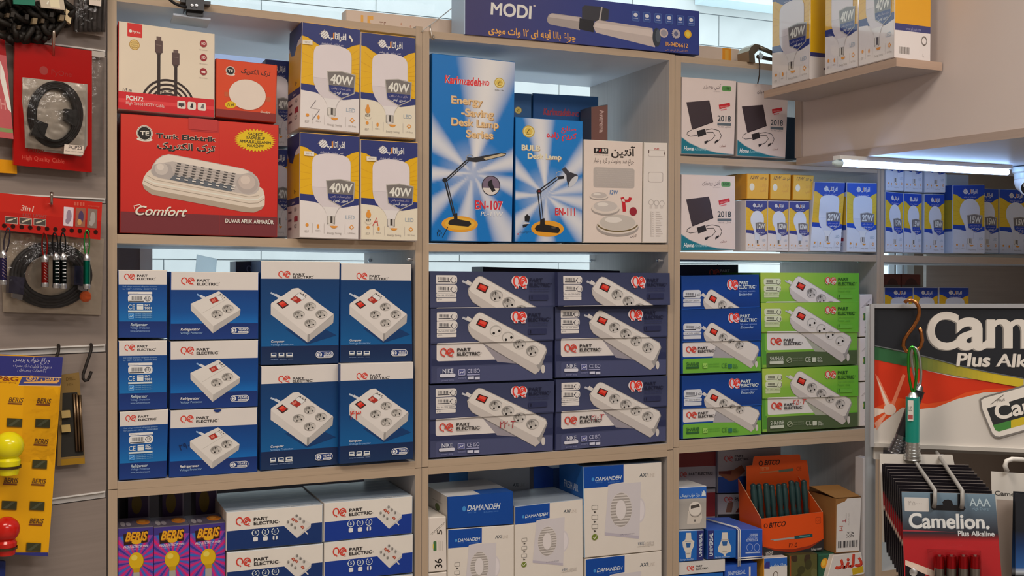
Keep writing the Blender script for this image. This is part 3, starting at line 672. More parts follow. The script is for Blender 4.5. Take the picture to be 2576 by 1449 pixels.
        for y in (1304, 1322): f.text(262, y, 'Institute of standards', 11, '4f8a3a', 84, 0)
        f.text(362, 1326, 'CE', 34, '3c7034', 42, 0); f.rect(412, 1296, 442, 1328, '2f6a5a', 3); f.text(450, 1310, 'ISO', 14, '3c7034', 30, 1); f.text(450, 1328, '9001', 14, '3c7034', 40, 1)
    else:
        f.field(12, 6, lambda u, v: mixc('9db64a' if v < .55 else '7fa940', '5ea832', min(1, max(0, u*1.1-.1)))); f.rect(672, 1070, 700, 1300, '4f8f34')
        f.rect(690, 1068, 1400, 1200, '6fa840'); f.rect(700, 1214, 1400, 1330, k['band'], 14); f.rect(706, 1062, 1100, 1194, 'cfccc8', 12); f.poly([(960, 1060), (1040, 1064), (1180, 1196), (1060, 1196)], '9c9f90')
        for y in (893, 945):
            f.rect(692, y, 812, y+46, 'c6ccb0', 12)
            for i in range(8): f.rect(712+i*6, y+10, 716+i*6, y+27, '4a4a40')
            f.rect(706, y+33, 776, y+38, '4a4a40'); f.ring(794, y+22, 14, 16, 4, '5a5a4c', -40, 250, 12)
        f.rect(692, 994, 800, 1012, 'b9c49a', 3); f.rect(692, 1016, 798, 1032, 'b9c49a', 3); f.text(698, 1008, '16A 250V 3680W', 9, '6a7050', 96, 0)
        f.V(1899.3, 640+868/2.957-903/2.92, 3.5, 2.92); device(f, 4, plain); f.V(*VQ)
        f.ell(1147, 888, 22, 28, 'c9c4b8', 16); f.ell(1188, 888, 22, 28, 'c9c4b8', 16)
        pelogo(f, 1128, 862, 80, 52, 1222, 886, 918, 78, 128, 22, k['lt'], 'c9402f'); f.text(1222, 942, 'Safe multi socket', 13, '5f9a3a', 128, 0); f.text(1222, 965, 'Power strip', 14, '4f8f34', 96, 0); f.rect(1222, 985, 1332, 1012, '66a83c'); f.rect(1228, 984, 1236, 1006, '2c5a24')
        pelogo(f, 730, 1102, 80, 54, 824, 1128, 1154, 76, 132, 19)
        f.text(722, 1272, k['name'], 30, k['nc'], 100, 0); f.rect(720, 1276, 822, 1298, 'b9bfae', 4); f.ring(864, 1264, 18, 18, 5, '9aa38a'); f.line([(850, 1276), (866, 1262), (880, 1254)], 5, '9aa38a')
        for y in (1254, 1272): f.text(888, y, 'Institute of standards', 11, '77826a', 82, 0)
        f.text(980, 1274, 'CE', 34, 'b9bfae', 46, 0); f.rect(1034, 1240, 1066, 1274, 'b9bfae', 3); f.text(1074, 1254, 'ISO', 15, 'b9bfae', 32, 1); f.text(1074, 1274, '9001', 15, 'b9bfae', 42, 1)
    if mark: f.text(*mark)
# ---- bulb boxes (drawn on a 590 x 1050 sheet)
BREF = [(0, 0), (590, 0), (590, 1050), (0, 1050)]
def lattice(f, x, y, r, col):
    f.ell(x, y, r, r, col, 10); 
    for k in (-.62, -.2, .22, .64): f.line([(x-r*.8+k*r*.75, y+r*.55+k*r*.75), (x+r*.5+k*r*.75, y-r*.75+k*r*.75)], r*.13, '8a7f86')
def blogo(f, x, y, s, col='d9d5d2'):
    lattice(f, x, y, 42*s, col); f.text(x+35*s, y+32*s, ar('افراتاب'), 62*s, col, 190*s, 2); f.rect(x+86*s, y-30*s, x+99*s, y+34*s, 'e0862c')
def d_bulb(f, kind='T', watt='40W', yel='e0a40c', blue='27306b', extra=False, mark=None, wht='d6cdcb', big=True):
    f.V(0, 0, 1); f.fill(wht); f.poly([(0, 0), (590, 0), (590, 660), (0, 625)], yel)
    for i in range(13):
        a = math.radians(150+i*20 if i < 5 else -50+(i-5)*14); c, s_ = math.cos(a), math.sin(a)
        f.line([(310+c*210, 430+s_*150), (310+c*420, 430+s_*300)], 6, mixc(yel, 'b87c08', .35))
    f.poly([(0, 0), (590, 0), (590, 150), (520, 172), (440, 218), (310, 235), (180, 212), (110, 175), (55, 142), (0, 132)], blue)
    f.poly([(0, 612), (590, 640), (590, 705), (430, 735), (150, 695), (0, 678)], blue)
    f.poly([(0, 678), (150, 690), (215, 760), (260, 800), (380, 800), (440, 745), (520, 716), (590, 703), (590, 1050), (0, 1050)], wht)
    hb, sh = ('cfc7ca', 'b3abb0') if big else ('c9ccd6', 'b0b6c6')
    if kind == 'T':
        pts = [(118, 300), (122, 262), (140, 228), (185, 205), (250, 193), (310, 190), (370, 193), (435, 205), (480, 228), (498, 262), (503, 300), (503, 520), (495, 590), (470, 655), (430, 705), (395, 735), (372, 765), (358, 800), (352, 830), (268, 830), (262, 800), (248, 765), (225, 735), (190, 705), (150, 655), (125, 590), (118, 520)]
        f.poly([(x+5, y+3) for x, y in pts], mixc(wht, '6a5f66', .45)); f.poly(pts, hb)
        f.poly([(118, 535), (503, 545), (495, 590), (470, 655), (430, 705), (395, 735), (225, 735), (190, 705), (150, 655), (125, 590)], mixc(hb, sh, .35)); f.line([(118, 537), (503, 546)], 3, sh); f.poly([(225, 735), (395, 735), (372, 765), (358, 800), (352, 830), (268, 830), (262, 800), (248, 765)], mixc(hb, 'd8d2cc', .5))
        by = 826
    else:
        cx, cy, r = 310, 400, 190; pts = [(cx+r*math.cos(a), cy+r*1.02*math.sin(a)) for a in [math.radians(t) for t in range(-215, 36, 10)]]
        pts += [(420, 590), (392, 660), (378, 720), (372, 830), (248, 830), (242, 720), (228, 660), (200, 590)]
        f.poly([(x+5, y+3) for x, y in pts], mixc(wht, '6a6f80', .45)); f.poly(pts, hb); f.poly([(228, 660), (392, 660), (378, 720), (372, 830), (248, 830), (242, 720)], mixc(hb, sh, .3)); by = 826
    f.rect(268, by, 352, by+86, '8f8a84', 10); f.rect(276, by+2, 300, by+74, 'c9c4be', 4); f.rect(306, by+2, 322, by+74, '3b3430', 4); f.rect(328, by+2, 342, by+74, 'b9b4ae', 4); f.ell(310, by+86, 30, 14, 'c9c4be', 12)
    f.poly([(256, 462), (400, 443), (550, 467), (541, 662), (410, 728), (277, 664)], 'a39e98'); f.poly([(266, 471), (400, 453), (540, 476), (532, 655), (409, 717), (286, 657)], '6f6a67')
    f.poly([(277, 598), (535, 600), (532, 655), (409, 717), (286, 657)], blue); f.text(404, 580, watt, 90 if big else 96, 'd9d2ca', 226, 2, .08, 'c')
    f.text(405, 634, ar('دارای ضمانت واقعی'), 20, 'b3a9b4', 200, 0, an='c'); f.text(405, 676, ar('سوپر لومن'), 26, 'd9d5d8', 150, 1, an='c')
    blogo(f, 225, 95, 1.0); f.text(310, 190, ar('عمر بیشتر، نور بیشتر'), 22, 'c4c2d0', 236, 0, .2, 'c')
    f.text(455, 850, 'LED', 40, '93a3b2', 96, 0); org = 'd08a34'; gr = '9a938e'
    f.ell(70, 925, 18, 18, org, 6); f.ell(180, 935, 12, 22, org, 10); f.ell(340, 925, 36, 24, org, 12, 0, 0, 180); f.poly([(520, 905), (546, 932), (520, 958), (494, 932)], org); f.poly([(520, 917), (534, 932), (520, 946), (506, 932)], wht)
    for x in (122, 240, 452): f.rect(x, 905, x+3, 1005, 'b3aba8')
    f.text(45, 1000, 'E27', 20, gr, 44, 0); f.text(270, 1008, 'Energy Saving', 20, gr, 145, 0); f.text(482, 1002, 'UV Free', 18, gr, 78, 0); f.text(152, 985, '4000 h', 14, gr, 52, 0)
    if extra: f.ell(75, 790, 26, 36, org, 14); f.rect(64, 738, 86, 764, org); f.text(48, 858, 'E27', 20, '3a3634', 52, 1); f.ring(75, 850, 40, 40, 3, 'b9a89a', 20, 160)
    if mark: mark(f)
def d_bulbside(f, yel='e0a40c', blue='27306b', wht='d6cdcb'):
    f.V(0, 0, 1); f.fill(wht); f.fill(yel, .2, .63); f.poly([(0, 0), (100, 0), (100, 13), (70, 16), (45, 27), (20, 25), (0, 15)], blue); f.fill(blue, .61, .68)
    f.text(55, 57, ar('۱۰'), 4, '6a3a1c', 20, 1); f.text(40, 66, ar('خطر'), 2.5, 'd6cdcb', 24, 1)
    for i, y in enumerate((74, 82, 90)): f.text(60, y, ('HD', 'C', 'CE')[i], 3.5, '6a5f66', 20, 1); f.rect(10, y-1, 38, y+1, '5a2a3c')
    f.rect(60, 79, 88, 84, '9a2c3c')
# ---- desk lamps
def beams(cx, cy, bl, wh, lst, asp):
    def fn(u, v):
        dx, dy = (u-cx), (v-cy)*asp; a = math.degrees(math.atan2(-dy, dx)) % 360; s_ = 0
        for an, hw, st in lst:
            d = abs((a-an+180) % 360-180); s_ = max(s_, st*max(0, 1-(d/hw)**2)**1.0 if d < hw else 0)
        r = math.hypot(dx, dy); s_ = max(s_*min(1, r*4+.6), .55*max(0, 1-r/.45))
        return mixc(bl, wh, s_)
    return fn
def seal(f, x, y, r): f.ell(x, y, r, r, 'b89a3a', 22); f.ell(x, y, r*.84, r*.84, 'd9c98a', 22); f.ell(x, y-r*.02, r*.66, r*.66, 'cdb04e', 18); f.line([(x-r*.3, y+r*.25), (x+r*.1, y-r*.35), (x+r*.3, y-r*.05)], r*.12, '5f4a1a'); f.text(x, y+r*.6, 'ENKA', r*.24, '6a5420', r*.7, 1, an='c')
def d_lamp107(f):
    f.V(*VF); f.field(44, 92, beams(.5, .63, '0d6cb6', 'd3d2d2', [(82, 17, 1.0), (140, 16, .85), (183, 13, .9), (222, 12, .75), (262, 13, .8), (20, 16, .9), (300, 14, .8), (345, 15, .8)], 2.3))
    f.text(147, 276, 'Karimzadeh', 52, 'e8dcd8', 238, 2, .1); f.text(145, 276, 'Karimzadeh', 52, 'cc2f35', 236, 2, .1); f.text(383, 290, '-IND', 30, 'cc2f35', 56, 2)
    seal(f, 507, 276, 34); f.text(476, 327, 'ENKA  1384', 9, '4a4438', 60, 0)
    for x, y, t, w in ((186, 408, 'Energy', 205), (253, 490, '-Saving', 212), (186, 552, 'Desk Lamp', 314), (283, 632, 'Series', 182)):
        f.text(x+4, y+4, t, 47, '9a7448', w, 2); f.text(x, y, t, 47, 'e0b488', w, 2)
    f.ell(245, 1205, 120, 52, 'e2932a', 26); f.ell(245, 1203, 98, 40, 'e9a53a', 26)
    f.line([(145, 915), (205, 1150)], 9, '1d1d22'); f.line([(158, 912), (216, 1150)], 7, '2c2c32'); f.line([(150, 915), (300, 775)], 9, '1d1d22'); f.line([(162, 920), (308, 785)], 6, '2c2c32'); f.ell(148, 915, 17, 14, '1a1a1e', 12)
    f.poly([(168, 1200), (180, 1178), (206, 1172), (206, 1135), (228, 1132), (230, 1172), (310, 1188), (320, 1205), (300, 1222), (180, 1210)], '201c1c')
    f.poly([(292, 765), (330, 768), (520, 735), (552, 740), (545, 755), (420, 785), (350, 797), (300, 790)], '2a2a2e'); f.poly([(400, 770), (520, 741), (545, 745), (540, 753), (415, 783)], 'b9a98c'); f.ring(312, 772, 24, 24, 5, '8f9298', 150, 330, 14)
    f.ell(450, 952, 62, 66, '2a2430', 26); f.ell(450, 952, 57, 61, '6e5f72', 26); f.ell(450, 956, 57, 57, 'c9c2bc', 22, 0, 12, 168); f.poly([(432, 925), (455, 910), (462, 945), (480, 985), (458, 995), (440, 962), (428, 950)], '1c1a1e')
    f.text(344, 1106, 'EN-107', 54, 'e6dcda', 186, 2); f.text(341, 1104, 'EN-107', 54, 'c22a3c', 186, 2); f.text(378, 1150, 'PL-11W', 28, 'dcdcde', 150, 1, .15)
    f.line([(168, 1222), (132, 1292)], 4, '15181e'); f.text(88, 1290, 'ناد', 34, '15181e', None, 0); f.text(92, 1262, ar('۴۰'), 26, '15181e', 40, 0, rot=20); f.text(94, 1285, ar('۱۸'), 26, '15181e', 36, 0)
def d_lamp111(f):
    f.V(*VG); f.field(42, 76, beams(.45, .62, '1272bb', 'd3d2d2', [(95, 12, .95), (140, 13, .85), (182, 10, .9), (225, 14, .85), (270, 13, .8), (45, 14, .85), (15, 14, .8), (320, 18, .9), (350, 14, .85)], 1.85))
    seal(f, 140, 432, 44); f.text(492, 432, ar('صنایع'), 34, 'cc3038', 112, 2, an='r'); f.text(492, 486, ar('کریم زاده'), 38, 'cc3038', 222, 2, an='r')
    for x, y, t, w in ((86, 568, 'BULB', 136), (130, 630, 'Desk Lamp', 250)): f.text(x+3, y+3, t, 38, 'a58a6a', w, 2); f.text(x, y, t, 38, 'e3cdb2', w, 2)
    f.ell(278, 1150, 121, 60, 'e2932a', 26); f.line([(207, 885), (228, 1085)], 8, '1d1d22'); f.line([(226, 885), (246, 1085)], 6, '26262c'); f.line([(212, 868), (352, 765)], 9, '1d1d22'); f.line([(226, 880), (365, 778)], 6, '26262c'); f.ell(216, 875, 20, 17, '1a1a1e', 12); f.ell(216, 873, 9, 8, '7a2428', 10)
    f.poly([(183, 1150), (196, 1128), (222, 1118), (224, 1080), (256, 1072), (258, 1118), (360, 1140), (372, 1160), (358, 1184), (200, 1170)], '1e1a1a'); f.ell(322, 1143, 18, 6, '4a4440', 12)
    f.poly([(382, 712), (408, 695), (444, 735), (420, 758)], '3c3c44'); f.poly([(418, 750), (448, 732), (500, 752), (508, 772), (436, 842), (420, 790)], '34343c'); f.ell(470, 800, 52, 20, 'b9bcc2', 18, -52); f.ring(366, 752, 26, 24, 5, '9a9ca2', 120, 320, 14); f.poly([(352, 765), (400, 760), (398, 780), (360, 785)], '202026')
    f.text(334, 1052, 'EN-111', 52, 'e6dcda', 162, 2); f.text(331, 1050, 'EN-111', 52, 'c22a36', 162, 2)
    f.poly([(110, 1060), (128, 1042), (150, 1062), (142, 1100), (112, 1096)], '1a1a1e'); f.poly([(95, 1122), (140, 1115), (120, 1135), (98, 1142)], '1a1a1e'); f.poly([(108, 1104), (148, 1106), (144, 1114), (98, 1116)], 'd0ccc8'); f.text(66, 1182, ar('صنایع کریم زاده'), 12, '3a3634', 92, 0, rot=-4); f.ell(62, 1190, 6, 5, 'c22a36', 8)
# ---- others
def emblem(f, x, y, r):
    f.ell(x, y, r, r, 'd9cfc4', 24); f.ell(x, y+r*.78, r*.98, r*.26, 'd9cfc4', 20); f.ell(x, y, r*.80, r*.80, '1f1a18', 24); f.ring(x, y, r*.90, r*.90, r*.05, '6a5f58'); f.text(x, y+r*.24, 'TE', r*.48, 'd9cfc4', r*1.1, 2, an='c')
def d_turk(f):
    f.V(*VB); f.grad([(0, 'c2301f'), (.3, 'bf271c'), (1, 'b52019')]); f.poly([(110, 1028), (1700, 1088), (1700, 1300), (110, 1250)], '6c2a30'); f.rect(800, 95, 1085, 228, 'ad2c2b'); f.line([(800, 228), (1085, 246)], 4, '9a2422'); f.line([(1085, 120), (1085, 1260)], 3, 'a82019')
    emblem(f, 350, 250, 78)
    for dx, c in ((-3, 'd8c8b8'), (3, 'd8c8b8'), (0, '1f1512')): f.text(462+dx, 297-abs(dx), 'Turk Elektrik', 46, c, 580, 2)
    for dx, c in ((-3, 'd8c8b8'), (3, 'd8c8b8'), (0, '1f1512')): f.text(1040+dx, 436-abs(dx), ar('ترک الکتریک'), 62, c, 570, 2, an='r')
    f.star(1453, 322, 217, 120, 34, .82, 'd8b312')
    for y, t, w in ((275, 'SADECE', 150), (312, 'TASARRUF', 200), (352, 'AMPULKULLANIN', 330), (390, 'MAX:24W', 176)): f.text(1453, y, t, 29, '2a2212', w, 2, an='c')
    f.poly([(328, 745), (340, 690), (372, 640), (420, 600), (1480, 770), (1535, 810), (1552, 880), (1550, 965), (1515, 1012), (1440, 1040), (1340, 1036), (420, 862), (345, 805)], 'cdc2b4')
    f.poly([(328, 752), (345, 805), (420, 862), (1340, 1036), (1440, 1040), (1515, 1012), (1548, 972), (1500, 985), (1400, 992), (430, 812), (350, 765)], 'a39585'); f.line([(345, 725), (440, 775), (1390, 950), (1480, 945), (1545, 905)], 7, '9a8d7e'); f.line([(358, 700), (440, 745), (1390, 915), (1480, 910), (1540, 870)], 12, 'ddd4c8'); f.line([(372, 672), (450, 715), (1390, 885), (1490, 872)], 6, 'a59888')
    dome = [(408, 625), (425, 570), (465, 510), (520, 472), (580, 458), (625, 463), (1330, 602), (1420, 640), (1475, 690), (1498, 750), (1492, 812), (1450, 852), (1385, 864), (490, 696), (430, 668)]
    f.poly(dome, 'b1a9a4'); f.poly([(440, 560), (480, 505), (530, 476), (585, 462), (1325, 606), (1400, 640), (1300, 660), (620, 530), (520, 545)], 'd2c9bf')
    f.poly([(412, 640), (440, 570), (520, 548), (600, 560), (640, 690), (600, 712), (490, 692), (432, 664)], 'a29b98'); f.ell(512, 605, 64, 60, 'b9b1ab', 20); f.ell(500, 585, 36, 32, 'cbc2ba', 16)
    f.ell(1370, 755, 112, 98, 'a79d98', 24); f.ell(1365, 735, 88, 76, 'b9aca4', 22); f.ell(1350, 715, 50, 44, 'c9bcb2', 18)
    f.poly([(590, 712), (640, 660), (1240, 772), (1205, 832)], '5c626a')
    for r in range(7):
        for c in range(8):
            x = 668+c*78-r*6; y = 545+c*14+r*25
            if r < 5: f.poly([(x, y), (x+36, y+7), (x+32, y+17), (x-4, y+10)], '4a4747')
            else: f.poly([(x+26, y-2), (x+62, y+5), (x+58, y+17), (x+22, y+10)], 'cfc9c2')
    for r in range(5): f.line([(640-r*4, 560+r*26), (1235-r*4, 668+r*26)], 2.5, '958d88')
    f.text(240, 1062, 'Comfort', 88, 'e0d2c4', 500, 1, .42); f.line([(255, 1010), (245, 975), (300, 962), (330, 985)], 7, 'e0d2c4'); f.text(1142, 1140, 'DUVAR APLIK ARMARÜR', 38, 'ddd0c8', 500, 2)
def d_down(f):
    f.V(*VA); f.fill('c9421a'); f.poly([(1270, 1243), (2000, 1305), (2000, 1420), (1270, 1345)], '7e2722'); emblem(f, 1440, 800, 54)
    f.text(1905, 862, ar('ترک الکتریک'), 52, '3a1a10', 345, 1, .1, 'r'); f.rect(1370, 1045, 1425, 1100, 'b5532c', 4); f.rect(1858, 1105, 1912, 1160, 'b5532c', 4); f.ell(1640, 1083, 224, 182, 'a8401e', 36); f.ell(1638, 1080, 217, 176, 'd3c6ba', 36)
    f.ell(1440, 1198, 66, 40, 'd8b010', 22, -8); f.text(1440, 1216, '15 W', 36, '33240a', 90, 2, an='c', rot=-8); f.text(1785, 1290, 'Comfort', 22, 'e0c8b8', 120, 1, .4)
def d_cable(f):
    f.V(*VA); f.fill('d9c7b4'); f.rect(262, 236, 434, 402, 'c3241f', 8); f.ell(298, 345, 18, 18, 'e3d6c8', 14); f.text(320, 365, 'PyOne', 26, 'e3d6c8', 92, 1)
    f.ell(343, 505, 60, 60, 'a8823a', 26); f.ell(343, 505, 52, 52, 'd3b874', 26); f.ring(343, 505, 40, 40, 4, 'a8823a')
    for y, t in ((492, 'Gold'), (516, 'Premium'), (540, 'cable')): f.text(343, y, t, 16, '8a6a2a', 70, 0, an='c')
    for i in range(4): f.ring(728, 1215, 305-i*52, 300-i*52, 26, '2c1f1c', 180, 360, 30)
    for x, y0, yb in ((622, 405, 450), (818, 560, 592)):
        f.rect(x-18, yb+140, x+18, 1160, '2c1f1c'); f.poly([(x-42, yb+128), (x+42, yb+128), (x+24, yb+168), (x-24, yb+168)], '3a2a28'); f.rect(x-44, yb, x+44, yb+140, '503c3a', 6); f.rect(x-28, y0, x+28, yb+4, '5f4c48', 3); f.rect(x-30, yb+52, x+30, yb+58, '7d6a64')
    f.text(645, 1085, ar('۲۹۰')+'T', 50, '2a2428', 130, 0); f.text(198, 1042, '1/5 m', 38, '3a3038', 112, 0, .2)
    f.poly([(150, 1042), (1290, 1142), (1290, 1370), (150, 1270)], 'c01d24'); f.poly([(150, 1120), (1290, 1225), (1290, 1262), (150, 1165)], 'd03a3c')
    f.text(245, 1142, 'PCH72', 48, 'ead9cc', 200, 2); f.text(242, 1193, 'High Speed HDTV Cable', 34, 'e2c4bc', 445, 0)
    for x, y in ((835, 1150), (956, 1162), (1076, 1174)): f.rect(x, y, x+98, y+92, 'dccfc4', 18)
    f.rect(850, 1178, 918, 1216, '3a3436'); f.rect(876, 1218, 892, 1228, '3a3436'); f.poly([(985, 1232), (1000, 1185), (1020, 1185), (1022, 1240)], '2c282a'); f.poly([(1108, 1240), (1128, 1196), (1148, 1192), (1150, 1246)], '6a6466')
    for y, t in ((492, 'HD'), (653, '3D'), (817, '')):
        f.ell(1143, y, 42, 42, '8f1f28', 22); f.text(1143, y+14, t, 30, 'e2c0b8', 50, 2, an='c'); f.text(1143, y+78, 'high resolution', 13, 'a8988e', 100, 0, an='c')
    f.rect(1118, 806, 1168, 832, 'e2c0b8', 10)
def d_antenna(f):
    f.V(*VH); f.fill('d0c2bd'); f.poly([(110, 1190), (180, 1243), (290, 1295), (420, 1328), (580, 1346), (580, 1360), (110, 1352)], '1c6e80'); f.line([(112, 1192), (182, 1245), (292, 1297), (422, 1330), (575, 1347)], 5, '8f9aa0')
    f.text(130, 1310, 'Home', 36, 'd8e2e4', 90, 2, .2); f.text(222, 1312, 'Antenna', 30, '7fb0ba', 108, 0, .2); f.rect(470, 740, 553, 786, '558a4c', 14); f.text(511, 774, 'USB', 22, '24421f', 56, 1, an='c')
    f.text(455, 768, ar('آنتن رومیزی'), 34, '5a4a4c', 155, 0, .1, 'r'); f.text(455, 795, ar('دیجیتال'), 10, '9a8c8a', 60, 0, an='r')
    f.poly([(160, 890), (357, 872), (392, 1062), (210, 1128)], '1f1a1c'); f.poly([(155, 885), (353, 868), (385, 1060), (205, 1124)], '3d3338')
    f.line([(200, 1130), (165, 1150), (160, 1172), (190, 1186), (250, 1178)], 5, '33302f'); f.line([(325, 1130), (380, 1120), (440, 1135), (464, 1180), (450, 1215), (420, 1240)], 5, '33302f'); f.line([(330, 1150), (390, 1150), (408, 1180), (380, 1215), (335, 1235)], 5, '33302f')
    f.poly([(245, 1140), (318, 1120), (330, 1170), (258, 1194)], '2b2729'); f.poly([(312, 1232), (345, 1222), (338, 1246), (316, 1255)], '2b2729'); f.poly([(405, 1232), (435, 1212), (430, 1236), (404, 1252)], '2b2729')
    f.poly([(440, 908), (538, 890), (542, 920), (446, 948)], 'b8262e'); f.line([(458, 956), (510, 946)], 9, 'c9727a'); f.text(455, 935, 'NEW MODEL', 15, 'd88a8a', 75, 1, rot=-9)
    f.text(428, 1052, '2018', 50, '3c444c', 120, 1); f.rect(428, 1066, 552, 1090, '5a646c'); f.text(430, 1105, ar('مدل جدید'), 16, '8a8486', 118, 0); f.text(448, 1284, ar('ضمانت'), 20, '7a4444', 56, 0, rot=-8)
def d_modi(f):
    f.V(*VE); f.field(12, 2, lambda u, v: mixc('353061', '2b3a7f', min(1, u*1.6)))
    f.text(590, 128, 'MODI', 108, 'd8d2cc', 362, 2, .05); f.ell(972, 48, 10, 10, 'b9b0b0', 10)
    f.text(1338, 362, ar('چراغ بالا آینه ای ۱۲ وات مودی'), 58, 'd89a48', 762, 2, an='r')
    f.poly([(1395, 60), (1420, 42), (1570, 55), (1640, 80), (1635, 170), (1570, 200), (1395, 160)], '33333a'); f.poly([(1570, 55), (1582, 56), (1560, 190), (1545, 188)], 'a9a29e')
    f.poly([(1082, 165), (1095, 130), (1125, 113), (1390, 150), (1375, 268), (1110, 216), (1086, 195)], '9a908c'); f.poly([(1110, 120), (1390, 155), (1386, 190), (1100, 150)], 'b3a8a4')
    f.poly([(1372, 158), (1506, 182), (1500, 288), (1366, 258)], '1f1f24'); f.poly([(1495, 232), (1512, 192), (1545, 176), (2050, 252), (2075, 425), (1520, 290)], 'b3a7a2'); f.poly([(1520, 200), (2052, 268), (2055, 330), (1505, 240)], 'c4b8b2')
    f.ell(2090, 335, 40, 88, '2f3640', 20); f.ell(2105, 322, 26, 62, '4c5560', 16)
    for i in range(6):
        x, y = 1890+i*107, 138+i*10; f.rect(x-36, y-45, x+36, y+48, '48619c', 12); f.rect(x-30, y-40, x+30, y+42, '334a8c', 10); f.ell(x, y-8, 20, 18, 'c9cbd4', 12); f.rect(x-22, y+18, x+22, y+24, '9aa4c4')
    f.ell(2158, 296, 42, 44, 'b9aaa6', 18); f.ell(2158, 296, 30, 30, '8f8a94', 14); f.star(2276, 304, 44, 50, 14, .8, 'a9a2a8'); f.ell(2276, 304, 20, 22, '5a5f80', 12); f.ell(2393, 308, 36, 40, 'd0a028', 18); f.ell(2393, 308, 22, 24, 'e2bc4c', 14)
    f.text(2168, 412, 'IR-94D6612', 38, 'd89a58', 226, 1); f.text(2172, 452, ar('لامپ ال ای دی خطی')+' LED', 18, 'b98a68', 220, 0)
def d_pars(f):
    f.V(*VG); f.fill('d3c5bb'); f.rect(615, 550, 720, 592, '241c1c', 5); f.text(628, 582, 'P', 24, 'd9cdc4', 20, 2); f.text(652, 582, 'A', 24, 'c4302c', 20, 2); f.text(676, 582, 'RS', 24, 'd9cdc4', 36, 2); f.text(617, 606, 'LIGHTING CO', 8, '6a5f5a', 104, 0)
    f.text(915, 612, ar('آنتین'), 56, '2c2422', 172, 2, 0, 'r'); f.text(914, 668, ar('چراغ ضد رطوبت و گرد و غبار'), 30, '4c3a34', 300, 0, 0, 'r')
    f.rect(613, 694, 916, 842, 'aaa29c', 16)
    for i in range(9): f.text(630+(i % 3)*8, 712+i*15, 'technical data of the sealed lamp fixture', 8, 'bdb5af', 262, 0)
    f.text(726, 894, '12W', 30, '3c6a9c', 64, 1, .1)
    for x, y, rx, ry, c in ((652, 905, 68, 32, 'b5aca6'), (700, 990, 104, 58, 'bab2ac'), (790, 1115, 158, 88, 'b9b1a8')):
        f.ell(x, y+ry*.28, rx, ry*.78, '9a918b', 24); f.ell(x, y+ry*.12, rx*.98, ry*.72, 'cdc2b8', 24); f.ell(x, y-ry*.12, rx*.84, ry*.68, c, 24); f.ell(x-rx*.2, y-ry*.35, rx*.4, ry*.25, 'd6ccc4', 16)
    f.ring(790, 1108, 152, 62, 10, '6a5a3a', 10, 170, 24)
    f.text(808, 1018, '۲', 100, 'b8242c', 86, 2); f.ell(906, 1022, 28, 32, '8f2430', 18); f.text(930, 1210, ar('کارتن'), 20, '6a5a54', 46, 0, .2, 'r')
def d_parsside(f):
    f.V(*VG); f.fill('d5cbc3'); f.text(1060, 566, 'PARS', 14, 'a83a34', 36, 2); f.rect(1015, 565, 1140, 615, 'b9aea6', 8); f.rect(1019, 569, 1136, 611, 'd5cbc3', 8); f.ell(1018, 578, 5, 14, '6a5a54', 8); f.ell(1136, 592, 5, 10, '6a5a54', 8)
    f.rect(1013, 728, 1126, 806, 'aca29b', 16); f.rect(1018, 733, 1121, 801, 'd5cbc3', 14)
    for i in range(3): f.ring(1036+i*40, 955+i*4, 17, 20, 4, 'aca29b'); f.rect(1024+i*40, 980, 1044+i*40, 1000, 'c2b8b0')
    for i in range(12):
        f.text(1030, 1030+i*16, ar('چراغ'), 9, 'a0968f', 24, 0); f.rect(1070, 1024+i*16, 1098+(i*7) % 24, 1030+i*16, 'bbb1aa')
def d_fan(f, mark=None):
    f.V(*VS); f.fill('d0c9c0'); f.poly([(285, 232), (735, 205), (735, 405), (585, 428), (565, 440), (556, 458), (285, 478)], '0b4294')
    f.ell(395, 373, 16, 20, '3f86c4', 12); f.text(415, 393, 'DAMANDEH', 42, 'ccd4e2', 290, 1, .25); f.text(425, 412, 'SINCE 1365', 12, '5c86c2', 74, 0); f.text(560, 412, 'BUILDING FANS', 12, '5c86c2', 130, 0)
    f.text(912, 350, 'AXI', 42, '33404c', 92, 1, .15); f.text(1012, 350, 'LINE', 42, 'b5aaa0', 76, 0); 
    f.ell(905, 720, 78, 148, 'c6c0c2', 26); f.ell(915, 720, 55, 120, 'd2ccce', 22); f.poly([(565, 432), (930, 402), (912, 1040), (880, 1040), (525, 1000), (522, 985)], 'c2bdc0'); f.poly([(524, 968), (908, 1008), (906, 1040), (525, 1002)], 'aea8b2'); f.text(690, 1004, 'DAMANDEH', 14, '6a6474', 168, 0)
    f.ell(706, 716, 124, 198, 'cbc5c5', 30); f.ell(706, 716, 120, 192, '9b948f', 30)
    for i in range(11):
        y = 548+i*33; hw = 120*math.sqrt(max(0, 1-((y+6-716)/192)**2)); f.rect(706-hw, y, 706+hw, y+14, 'c6c0bc')
    f.ell(706, 716, 62, 116, 'a9a29e', 24); f.ell(703, 714, 56, 112, 'cfc9c8', 24)
    for i, y in enumerate((665, 775, 880)): f.rect(380, y, 448, y+50, '8a857e', 8); f.rect(386, y+6, 442, y+44, 'd0c9c0', 6); f.poly([(402, y+62), (430, y+72), (408, y+88)], '4a4642')
    f.ell(413, 1022, 34, 35, '6c7a30', 18); f.line([(395, 1022), (410, 1038), (434, 1002)], 8, 'd9dcc4')
    f.text(890, 1112, 'VBX', 32, '6a7484', 74, 0, .2); f.text(962, 1110, '-100S2S', 32, 'b5aea8', 122, 0, .1); f.text(888, 1134, 'ventilating fan', 14, 'a9a29a', 196, 0)
    if mark: f.text(*mark)
FANREF = [(1466, 1173.4), (1664.6, 1161), (1664.6, 1384.6), (1470, 1404)]
